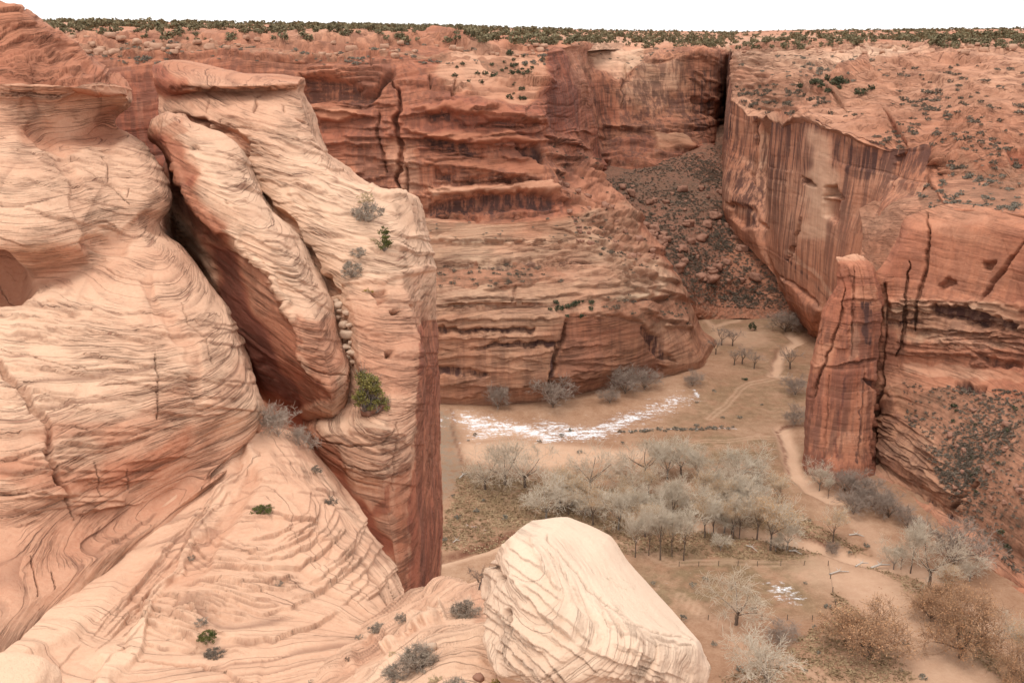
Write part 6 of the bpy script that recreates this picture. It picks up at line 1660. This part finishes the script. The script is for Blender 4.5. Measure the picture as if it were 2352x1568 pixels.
G1 = 'bare cottonwoods along the back of the grove'
G2 = 'cottonwoods in the middle of the grove'
G3 = 'slim cottonwoods along the front of the grove'
G_ = []
for t_ in [
    ('bare', 1114, 1124, 86, 'bare tan cottonwood with dark trunk at the left end of the grove', None, 1.1), ('bare', 1160, 1112, 80, 'bare spreading cottonwood second from the left end of the grove', None, 1.15),
    ('bare', 1206, 1116, 90, 'leaning thick-trunked bare cottonwood third from the left end of the grove', None, 1.15), ('bare', 1357, 1127, 92, 'pale fan-shaped cottonwood with dark limbs at the back of the grove', None, 1.2),
    ('bare', 1480, 1098, 75, 'bare pale cottonwood in the back row of the grove', G1, 1.1), ('pale', 1532, 1102, 85, 'bare pale cottonwood in the back row of the grove', G1, 1), ('bare', 1565, 1092, 78, 'bare pale cottonwood in the back row of the grove', G1, 1),
    ('pale', 1600, 1102, 72, 'bare pale cottonwood in the back row of the grove', G1, 1), ('bare', 1642, 1106, 72, 'bare pale cottonwood in the back row of the grove', G1, 1.1),
    ('pale', 1698, 1112, 84, 'bright pale cottonwood at the right end of the back row by the olive field', None, 1.15), ('bare', 1740, 1108, 52, 'short bare cottonwood beside the olive field', None, 1.2),
    ('pale', 1254, 1190, 86, 'bright pale bushy cottonwood standing alone left of the grove', None, 1.15), ('gold', 1306, 1180, 62, 'low golden cottonwood behind the cream boulder', None, 1.2), ('gold', 1362, 1205, 88, 'golden tan cottonwood with a thin dark trunk above the boulder', None, 1.1),
    ('gold', 1432, 1150, 60, 'golden-leaved cottonwood in the middle of the grove', 'golden cottonwoods in the grove', 1.1), ('gold', 1490, 1140, 56, 'golden-leaved cottonwood in the middle of the grove', 'golden cottonwoods in the grove', 1.1),
    ('pale', 1420, 1215, 98, 'pale twiggy cottonwood inside the grove', G2, 1), ('tall', 1462, 1215, 104, 'pale twiggy cottonwood inside the grove', G2, 1), ('pale', 1502, 1200, 95, 'pale twiggy cottonwood inside the grove', G2, 1), ('tall', 1545, 1205, 100, 'pale twiggy cottonwood inside the grove', G2, 1),
    ('pale', 1585, 1190, 88, 'pale twiggy cottonwood inside the grove', G2, 1), ('gold', 1620, 1165, 80, 'golden-leaved cottonwood in the middle of the grove', 'golden cottonwoods in the grove', 1.1), ('gold', 1665, 1175, 76, 'golden-leaved cottonwood in the middle of the grove', 'golden cottonwoods in the grove', 1.1),
    ('pale', 1705, 1180, 78, 'pale twiggy cottonwood inside the grove', G2, 1), ('tall', 1640, 1150, 70, 'pale twiggy cottonwood inside the grove', G2, 1),
    ('tall', 1459, 1276, 112, 'slim pale cottonwood in the front row of the grove', G3, 1), ('tall', 1490, 1272, 104, 'slim pale cottonwood in the front row of the grove', G3, .9), ('tall', 1517, 1281, 116, 'slim pale cottonwood in the front row of the grove', G3, 1),
    ('tall', 1544, 1274, 104, 'slim pale cottonwood in the front row of the grove', G3, .9), ('tall', 1570, 1282, 108, 'slim pale cottonwood in the front row of the grove', G3, 1),
    ('gold', 1619, 1233, 92, 'slim pale cottonwood in the front row of the grove', G3, 1), ('tall', 1638, 1242, 106, 'slim pale cottonwood in the front row of the grove', G3, 1), ('gold', 1683, 1236, 98, 'slim pale cottonwood in the front row of the grove', G3, 1), ('tall', 1698, 1238, 104, 'slim pale cottonwood in the front row of the grove', G3, 1),
    ('gold', 1769, 1262, 112, 'tall golden grey cottonwood beside the sandy wash at the right of the grove', None, 1.05), ('pale', 1808, 1262, 92, 'bright pale cottonwood leaning over the wash at the right end of the grove', None, .95), ('gold', 1738, 1240, 95, 'golden grey cottonwood left of the wash near the grove end', None, 1),
    ('pale', 1655, 1262, 40, 'small pale sapling at the foot of the grove', 'small pale saplings at the foot of the grove', 1.1), ('pale', 1782, 1265, 42, 'small pale sapling at the foot of the grove', 'small pale saplings at the foot of the grove', 1.1),
    ('gold', 1913, 1246, 86, 'round pale golden cottonwood standing alone below the spire', None, 1.2),
    ('tall', 2092, 1308, 106, 'pale cottonwood with a red-brown trunk beyond the right end of the wash', None, 1.0), ('pale', 2053, 1300, 62, 'short pale cottonwood left of the red-trunked cottonwood', None, 1), ('tall', 2070, 1300, 58, 'slim sapling beside the red-trunked cottonwood', None, .9),
    ('bare', 2136, 1336, 106, 'bare grey cottonwood right of the red-trunked cottonwood', None, 1), ('thicket', 2190, 1300, 80, 'brown bushy tree against the foot of the red wall', None, 1.2), ('gold', 2172, 1364, 66, 'small golden cottonwood under the bare grey cottonwood', None, 1.1),
    ('pale', 2226, 1336, 62, 'bright pale crown against the dark foot of the red wall', None, 1.3), ('rust', 2138, 1428, 64, 'rust-coloured bushy cottonwood beside the pale track', None, 1.2), ('rust', 2180, 1400, 60, 'low rusty cottonwood behind the golden cottonwood', None, 1.2),
    ('rust', 2206, 1512, 124, 'large golden rust cottonwood on a dark trunk at the lower right', None, 1), ('rust', 1990, 1506, 112, 'big round rust-brown cottonwood standing in the tan field', None, 1.25),
    ('bare', 1690, 1432, 104, 'sparse bare cottonwood in the mottled field right of the boulder', None, 1.3), ('pale', 1757, 1590, 116, 'bright pale cottonwood at the bottom edge right of the boulder', None, 1.2),
    ('gold', 2332, 1520, 112, 'thin golden grey cottonwood at the right edge of the picture', None, 1), ('rust', 2345, 1590, 84, 'rusty cottonwood in the lower right corner', None, 1.1), ('bare', 2300, 1480, 70, 'bare leaning tree by the pale wash at the right edge', None, 1),
    ('thicket', 1790, 1470, 46, 'low grey thicket in the field left of the big rust cottonwood', None, 1.8),
    ('pale', 1882, 1124, 76, 'thin pale tree against the foot of the spire', None, .9), ('tall', 1902, 1140, 60, 'slim grey tree right of the pale tree under the spire', None, .9),
    ('small', 1657, 792, 36, 'dark leafless tree in the far meadow', 'leafless trees in the far meadow', 1.1), ('small', 1682, 794, 40, 'dark leafless tree in the far meadow', 'leafless trees in the far meadow', 1.1), ('small', 1644, 816, 30, 'dark leafless tree in the far meadow', 'leafless trees in the far meadow', 1),
    ('small', 1686, 840, 32, 'dark leafless tree in the far meadow', 'leafless trees in the far meadow', 1.1), ('small', 1704, 838, 34, 'dark leafless tree in the far meadow', 'leafless trees in the far meadow', 1.1), ('small', 1732, 848, 32, 'dark leafless tree in the far meadow', 'leafless trees in the far meadow', 1.1),
    ('small', 1814, 850, 38, 'leafless tree inside the bend of the far wash', None, 1.1), ('thicket', 1803, 760, 44, 'wide grey thicket under the streaked cliff', None, 1.6), ('thicket', 1826, 905, 40, 'grey thicket left of the spire', None, 1.3),
    ('thicket', 1824, 972, 46, 'brown bushy tree above the red cut bank', None, 1.3),
    ('thicket', 1144, 950, 54, 'thin grey tree against the foot of the left wall', None, .9), ('thicket', 1270, 945, 62, 'wide brown shrub tree against the foot of the left wall', None, 1.15), ('thicket', 1400, 938, 44, 'dark low thicket at the edge of the snow', None, 1.3),
    ('thicket', 1435, 916, 60, 'large brown shrub tree where the left wall turns', None, 1.2), ('thicket', 1480, 905, 40, 'small grey shrub tree right of the large brown shrub tree', None, 1.2), ('thicket', 1590, 895, 36, 'grey thicket at the foot of the wall corner', None, 1.3),
    ('thicket', 1940, 1130, 54, 'purple-grey thicket at the foot of the spire', 'purple-grey thickets at the foot of the spire', 1.3), ('thicket', 1975, 1145, 58, 'purple-grey thicket at the foot of the spire', 'purple-grey thickets at the foot of the spire', 1.3), ('thicket', 2005, 1165, 54, 'purple-grey thicket at the foot of the spire', 'purple-grey thickets at the foot of the spire', 1.3),
    ('thicket', 2040, 1190, 56, 'purple-grey thicket at the foot of the spire', 'purple-grey thickets at the foot of the spire', 1.3), ('thicket', 1960, 1180, 44, 'purple-grey thicket at the foot of the spire', 'purple-grey thickets at the foot of the spire', 1.3), ('thicket', 2085, 1215, 50, 'purple-grey thicket at the foot of the spire', 'purple-grey thickets at the foot of the spire', 1.3),
    ('thicket', 1912, 1262, 26, 'dark bush at the foot of the lone golden cottonwood', None, 1.2),
]:
    G_.append(t_)
_g = np.random.default_rng(77)
for _i in range(26):
    _u = _g.uniform(1240, 1800); _v = 1140 + _g.uniform(0, 1) * (95 if _u > 1420 else 55)
    G_.append((['bare', 'gold', 'pale'][_i % 3], _u, _v, _g.uniform(48, 74), 'low twiggy tree filling the gaps of the grove', 'low trees filling the gaps of the grove', 1.35))
ORD = ['first', 'second', 'third', 'fourth', 'fifth', 'sixth', 'seventh', 'eighth', 'ninth', 'tenth']
for t_ in G_:
    if len(t_) > 5 and t_[5]:
        mates = sorted([q_[1] for q_ in G_ if len(q_) > 5 and q_[5] == t_[5] and q_[4] == t_[4]])
        if 1 < len(mates) <= 10:
            t_ = t_[:4] + (t_[4] + ', ' + ORD[mates.index(t_[1])] + ' from the left',) + t_[5:]
    tree(*t_)
for i, (u, v, s_, lab) in enumerate([(1727, 757, 2.2, 'round dark green juniper alone in the far meadow'), (1710, 872, 1.5, 'flat dark bush alone in the far meadow')]):
    place('juniper_tree', jun_dk[i], F(u, v), s_, lab, 'juniper', sz=s_ * (1.2 if i == 0 else .35))
# brown bushes along the ditch below the snow
for i in range(22):
    u = 1425 + i * 12.3 + rng.uniform(-4, 4); v = 994 - i * .5 + rng.uniform(-3, 2)
    place('ditch_bush', sh_grey[i % 5], F(u, v), rng.uniform(.7, 1.5), 'brown bush in the row along the ditch below the snow', 'bush', 'brown bushes in the row along the ditch')
for i, (u, v) in enumerate([(1290, 1002), (1310, 990), (1600, 925), (1560, 900), (1660, 960), (1090, 1000), (1430, 1018), (1075, 1012), (1240, 1015), (1700, 720), (1650, 760), (1570, 1420), (1590, 1345), (1640, 1480), (1620, 1330), (1680, 1350), (1730, 1400), (1850, 1340), (1900, 1395), (1700, 1540), (1880, 1500), (1950, 1420), (2080, 1480), (2120, 1560), (1500, 1340), (1110, 1150), (1160, 1190), (1050, 1190), (1020, 1240), (1780, 1100), (1800, 1180), (1860, 1200), (1950, 1270), (1990, 1255), (1640, 900), (1600, 980), (1750, 930), (1700, 960), (1330, 1040), (1180, 1040), (1870, 1440), (1850, 1540), (2070, 1540), (1005, 1145), (1040, 1140), (1095, 1175)]):
    place('field_bush', sh_grey[i % 5], F(u, v), rng.uniform(.5, 1.3), 'low brown bush dotted over the canyon floor', 'bush', 'low bushes dotted over the canyon floor')
gp = fp[(in_poly(fuv, [(1500, 1270), (1900, 1290), (1920, 1420), (1650, 1568), (2352, 1568), (2352, 1480), (2100, 1330), (1830, 1180), (1060, 1080), (1000, 1260)])) & (sand < .3)]
gp = gp[rng.choice(len(gp), 9000)] + np.stack([rng.uniform(-.5, .5, 9000), rng.uniform(-.5, .5, 9000), np.zeros(9000)], 1)
tuft = [leaves(np.random.default_rng(i).normal(size=(7, 3)) * np.array([.5, .5, .15]) + np.array([0, 0, .25]), .35, np.random.default_rng(i), 1.5) for i in range(4)]
bake('dry_grass', tuft, gp, rng.uniform(.3, .9, len(gp)), leafy('field_grass', (.24, .155, .085), (.40, .28, .165), .15), 'dry tufts of grass over the canyon floor fields', flat=.8)

# fences and driftwood
def fence(pts, label, step=4.5):
    o = empty('wire_fence', F(*pts[0]))
    ps = [Vector(F(*p)) for p in pts]; L0 = ps[0]
    me = None; prev = None; wires = []
    for a, b_ in zip(ps[:-1], ps[1:]):
        n_ = max(1, int((b_ - a).length / step))
        for i in range(n_):
            q_ = a.lerp(b_, i / n_); q_.z = floor_z(q_.x, q_.y)
            if me is None:
                v, f_ = tubes([(0, 0, -.3), (0, 0, 1.32)], [(0, 0, 1.32), (0, 0, 1.36)], [.085, .085], [.085, .03], 6)
                me = np_mesh('post', v, f_, M['post'])
            c_ = link('post', me, o); c_.location = q_ - L0; c_.rotation_euler = (rng.normal() * .05, rng.normal() * .05, 0)
            if prev is not None:
                for hh in (.45, .85, 1.2): wires.append((prev - L0 + Vector((0, 0, hh)), q_ - L0 + Vector((0, 0, hh)), .012, .012))
            prev = q_
    v, f_ = seg_mesh(wires, 3)
    link('wire', np_mesh('wire', v, f_, M['post']), o)
    tag(o, label, 'fence')
fence([(1560, 1296), (1740, 1295), (1900, 1298)], 'thin wire fence along the top of the mottled field')
fence([(1565, 1417), (1750, 1421), (1925, 1426)], 'thin wire fence along the lower edge of the mottled field')
fence([(1902, 1298), (1912, 1360), (1925, 1426)], 'short wire fence closing the right side of the mottled field')
for (u0, v0, u1, v1, r_, lab) in [(1812, 1264, 1842, 1272, .16, 'grey driftwood log below the wash at the end of the grove'), (1950, 1228, 1985, 1231, .2, 'brown fallen log right of the lone golden cottonwood'), (2000, 1304, 2045, 1296, .3, 'dark tangled log at the bend of the wash'),
                                  (1715, 1252, 1740, 1266, .14, 'dark stick on the grass below the grove'), (1905, 1318, 1950, 1312, .2, 'pale driftwood pile beside the wash crossing'), (1965, 1300, 1995, 1292, .2, 'pale driftwood branch in the wash'),
                                  (1055, 1098, 1072, 1086, .2, 'dark fallen branch in the grey field'), (1040, 1245, 1056, 1241, .12, 'pale stick beside the red cut bank')]:
    a = np.array(F(u0, v0, .2)); b_ = np.array(F(u1, v1, .25)); m_ = (a + b_) / 2 + np.array([0, .4, .25])
    lg = empty('fallen_log', tuple(a))
    v, q_ = tubes([a - a, m_ - a], [m_ - a, b_ - a], [r_, r_ * .8], [r_ * .8, r_ * .4], 6)
    link('trunk', np_mesh('trunk', v, q_, M['wood_grey']), lg)
    v, q_ = tubes([m_ - a] * 3, [m_ - a + np.array([.8, .8, .6]), m_ - a + np.array([-.5, 1.0, .5]), m_ - a + np.array([.9, -.6, .4])], [r_ * .5] * 3, [r_ * .12] * 3, 4)
    link('branch', np_mesh('branch', v, q_, M['wood_grey']), lg)
    tag(lg, lab, 'log')

# ---- near plants
def near_bush(name, rk, u, v, wpx, leafm, label, cat='shrub', clumps=60, per=26, leaf=.05, h=.8, stem_m='twig_near', seed=0, hs=1.0, group=None, tall=False, stem_r=.018, cl=.16, spread=1.0, twigs=0):
    p = surf(rk, u, v)
    s_ = wpx * px_m(p) / 2
    g = np.random.default_rng(2000 + seed)
    (vv, qq), cc = bush_shape(2000 + seed, clumps, per, leaf, h, tall=tall, spread=spread, clsize=cl)
    o = empty(name, p); o.scale = (s_, s_, s_ * hs); o.rotation_euler = (0, 0, g.uniform(0, 6.28))
    link('foliage', np_mesh('foliage', vv, qq, M[leafm], smooth=False), o)
    v2, q2 = stems_for(cc, g, stem_r)
    pr = [(v2, q2)]
    if twigs:
        b0 = cc[g.integers(len(cc), size=twigs)]; d_ = g.normal(size=(twigs, 3)) * .14 + b0 * .16
        pr.append(tubes(b0, b0 + d_, np.full(twigs, stem_r * .4), np.full(twigs, stem_r * .15)))
    link('stem', np_mesh('stem', *join(pr), M[stem_m]), o)
    return tag(o, label, cat, group)

near_bush('juniper_tree', fin, 846, 948, 124, 'juniper_near', 'yellow-green juniper clinging to the ledge on the butte front', 'juniper', 70, 90, .034, 1.55, 'bark_grey', 1, 1.0, tall=True, stem_r=.03, cl=.17, twigs=200)
near_bush('juniper_tree', fin, 886, 574, 58, 'green_near', 'small upright green juniper on the pale top of the butte', 'juniper', 26, 60, .055, 1.9, 'bark_grey', 2, 1.0, tall=True, stem_r=.03, cl=.22)
near_bush('sagebrush', fin, 848, 504, 100, 'sage', 'dead grey shrub on the upper edge of the butte top', 'shrub', 50, 22, .045, .9, 'twig_near', 3, .9, twigs=400)
near_bush('sagebrush', fin, 842, 470, 58, 'straw', 'thin yellowish shrub behind the grey one on the butte top', 'shrub', 22, 20, .055, 1.3, 'twig_near', 4, 1.0, twigs=150)
near_bush('sagebrush', fin, 812, 632, 72, 'sage', 'dark grey shrub in the crack left of the butte top', 'shrub', 44, 24, .05, 1.1, 'twig_near', 5, 1.0, twigs=300)
near_bush('sagebrush', fin, 828, 592, 52, 'sage', 'small grey shrub above the crack on the butte top', 'shrub', 26, 22, .055, 1.0, 'twig_near', 6, 1.0, twigs=150)
near_bush('grass_tuft', fin, 846, 668, 34, 'gold_near', 'yellow tuft at the broken edge below the butte top', 'grass tuft', 20, 18, .06, .8, 'twig_near', 7, .8)
near_bush('grass_tuft', fin, 858, 548, 26, 'straw', 'straw-coloured tuft beside the small green juniper', 'grass tuft', 16, 18, .07, .8, 'twig_near', 8, .7)
near_bush('green_shrub', bench, 606, 1172, 74, 'green_near', 'low green shrub growing from a ledge crack on the bench', 'shrub', 40, 40, .045, .5, 'twig_near', 9, .9, twigs=160, cl=.13)
near_bush('green_shrub', bench, 476, 1466, 56, 'green_near', 'dark green shrub in the middle of the bench clump', 'shrub', 40, 50, .05, 1.0, 'twig_near', 10, 1.0, cl=.17)
near_bush('sagebrush', bench, 464, 1426, 44, 'sage', 'grey dead shrub at the top of the bench clump', 'shrub', 34, 26, .05, .7, 'twig_near', 11, .9, twigs=200)
near_bush('sagebrush', bench, 494, 1502, 62, 'sage_dark', 'dark brownish shrub at the bottom of the bench clump', 'shrub', 44, 34, .05, .7, 'twig_near', 12, .8, twigs=250)
near_bush('sagebrush', bench, 442, 1282, 26, 'sage', 'tiny grey shrub at the edge of the smooth channel', 'shrub', 20, 20, .07, 1.0, 'twig_near', 13, 1.0, twigs=60)
near_bush('sagebrush', bench, 640, 1336, 38, 'sage', 'small grey shrub under a ledge on the bench', 'shrub', 24, 22, .06, .6, 'twig_near', 14, .8, twigs=80)
near_bush('sagebrush', saddle, 690, 1536, 20, 'sage', 'tiny grey shrub at the bottom of the bench', 'shrub', 16, 18, .08, .9, 'twig_near', 15, 1.0)
near_bush('sagebrush', saddle, 960, 1530, 128, 'sage', 'big grey sagebrush in the foreground left of the boulder', 'shrub', 110, 36, .028, .85, 'twig_near', 16, 1.05, twigs=900, cl=.12)
near_bush('sagebrush', saddle, 905, 1550, 84, 'sage', 'grey sagebrush lower left of the big sagebrush', 'shrub', 60, 32, .035, .75, 'twig_near', 17, .9, twigs=500, cl=.13)
near_bush('sagebrush', saddle, 1070, 1408, 92, 'sage', 'round grey sagebrush against the left side of the boulder', 'shrub', 80, 36, .032, .8, 'twig_near', 18, 1.0, twigs=700, cl=.13)
near_bush('sagebrush', saddle, 866, 1446, 60, 'sage', 'grey sagebrush on the saddle crest left of its neighbour', 'shrub', 46, 28, .045, .6, 'twig_near', 19, .9, twigs=300)
near_bush('sagebrush', saddle, 928, 1424, 58, 'sage', 'grey-green sagebrush on the saddle crest below the dead tree', 'shrub', 46, 28, .045, .7, 'twig_near', 20, .9, twigs=300)
near_bush('sagebrush', saddle, 820, 1460, 28, 'sage', 'small thin shrub at the left end of the saddle brush', 'shrub', 20, 20, .07, 1.0, 'twig_near', 21, 1.0, twigs=80)
near_bush('rabbitbrush', saddle, 1142, 1580, 66, 'gold_near', 'mustard yellow rabbitbrush under the boulder at the bottom edge', 'shrub', 70, 40, .035, .9, 'twig_near', 22, 1.0, cl=.14)
near_bush('sagebrush', saddle, 1050, 1580, 90, 'sage', 'grey sagebrush cut by the bottom edge left of the rabbitbrush', 'shrub', 70, 32, .035, .7, 'twig_near', 23, .8, twigs=500)
near_bush('grass_tuft', saddle, 1000, 1560, 52, 'straw', 'straw-brown dry plant between the sagebrushes at the bottom', 'grass tuft', 40, 28, .045, .7, 'twig_near', 24, .9, twigs=200)
near_bush('grass_tuft', saddle, 900, 1500, 34, 'straw', 'dry straw tuft behind the big sagebrush', 'grass tuft', 24, 20, .06, .6, 'twig_near', 25, .8)
near_bush('sagebrush', saddle, 796, 1510, 20, 'sage_dark', 'tiny dark shrub left of the saddle brush', 'shrub', 14, 18, .09, .9, 'twig_near', 26, 1.0)
near_bush('sagebrush', saddle, 590, 1560, 34, 'sage', 'little grey shrub at the bottom edge of the bench', 'shrub', 20, 20, .07, .8, 'twig_near', 27, 1.0)
near_bush('sagebrush', bench, 760, 1155, 44, 'sage_dark', 'dark brush in the cleft between the bench and the butte', 'shrub', 30, 24, .06, .8, 'twig_near', 28, 1.0, twigs=150)
near_bush('sagebrush', bench, 725, 1085, 44, 'sage_dark', 'dark brush high in the cleft beside the butte', 'shrub', 30, 24, .06, .8, 'twig_near', 29, 1.0, twigs=150)

# bare twiggy shrub in the cleft under the leaning slab
def twig_tree(name, p, size, label, cat, seed, mat, **kw):
    wd, tg = grow(seed, **kw)
    top = max(s_[1][2] for s_ in tg)
    o = empty(name, p); k = size / top; o.scale = (k, k, k)
    v, q_ = seg_mesh(wd, 5); link('trunk', np_mesh('trunk', v, q_, mat), o)
    v, q_ = seg_mesh(tg, 3); link('branches', np_mesh('branches', v, q_, mat, smooth=False), o)
    return tag(o, label, cat)
p = surf(bench, 640, 1000, .1)
twig_tree('bare_shrub', p, 90 * px_m(p), 'tangled bare grey shrub in the cleft under the leaning slab', 'shrub', 3001, M['twig_near'], h=3, limbs=9, kids=(5, 5, 4), levels=3, up=.5, spread=1.3, r0=.05, tw=.010, start=.08, bend=.4)
p = surf(bench, 690, 1020, .1)
twig_tree('bare_shrub', p, 66 * px_m(p), 'smaller bare grey shrub right of the tangled one in the cleft', 'shrub', 3002, M['twig_near'], h=3, limbs=8, kids=(5, 4, 4), levels=3, up=.4, spread=1.3, r0=.05, tw=.011, start=.08, bend=.4)
p = surf(saddle, 1096, 1352, .05)
twig_tree('dead_tree', p, 74 * px_m(p), 'small dead tree with crooked branches beside the boulder', 'tree', 3006, M['bark_dead'], h=2, limbs=4, kids=(4, 4, 3), levels=3, up=.35, spread=1.1, r0=.06, tw=.007, start=.3, lean=.5, bend=.45)

# fallen rubble in the gully beside the slab, and stones under the juniper
stn = [stone_mesh('stone', 600 + i, M['rubble'], flat=.6, boxy=.6, n=8) for i in range(5)]
stn_r = [stone_mesh('stone', 620 + i, M['rubble_red'], flat=.5, boxy=.7, n=8) for i in range(3)]
for i, (u, v, w_) in enumerate([(776, 700, 22), (792, 716, 18), (772, 728, 16), (788, 745, 24), (798, 770, 32), (782, 770, 16), (796, 795, 22), (806, 810, 20), (794, 818, 16), (800, 745, 14), (770, 690, 12), (808, 830, 14), (778, 712, 12), (786, 790, 14), (802, 786, 12)]):
    p = surf(fin, u, v, 0); s_ = w_ * px_m(p) / 2
    place('rock_fragment', stn[i % 5], p - np.array([0, .2, s_ * .3]), s_, 'pale broken rock in the rubble gully beside the leaning slab', 'rock', 'broken rocks in the rubble gully')
for i, (u, v, w_, lab) in enumerate([(862, 938, 30, 'red stone right of the foot of the ledge juniper'), (846, 946, 26, 'red stone under the foot of the ledge juniper'), (884, 930, 20, 'pale red stone farthest right of the ledge juniper'), (1336, 2000, 0, '')]):
    if not w_: continue
    p = surf(fin, u, v, 0); s_ = w_ * px_m(p) / 2
    place('rock_fragment', stn_r[i % 3], p - np.array([0, .1, s_ * .2]), s_, lab, 'rock')
p = surf(saddle, 1100, 1556, 0); place('rock_fragment', stn_r[0], p, 11 * px_m(p), 'small dark red stone left of the mustard rabbitbrush', 'rock')
p = surf(saddle, 985, 1492, 0); place('rock_fragment', stn[1], p, 16 * px_m(p), 'flat tan stone among the branches of the big sagebrush', 'rock')
# near rim rock just inside the lower left corner
v = P(15, 1590, 11)
cr = stone_mesh('rim_rock', 640, M['bench'], flat=.5, boxy=.2, n=40, rough=.15)
cr_o = link('rim_rock', cr); cr_o.location = (v[0], v[1], v[2] - .15); cr_o.scale = (.62, .62, .62)
tag(cr_o, 'cream rim rock just showing in the lower left corner', 'rock')
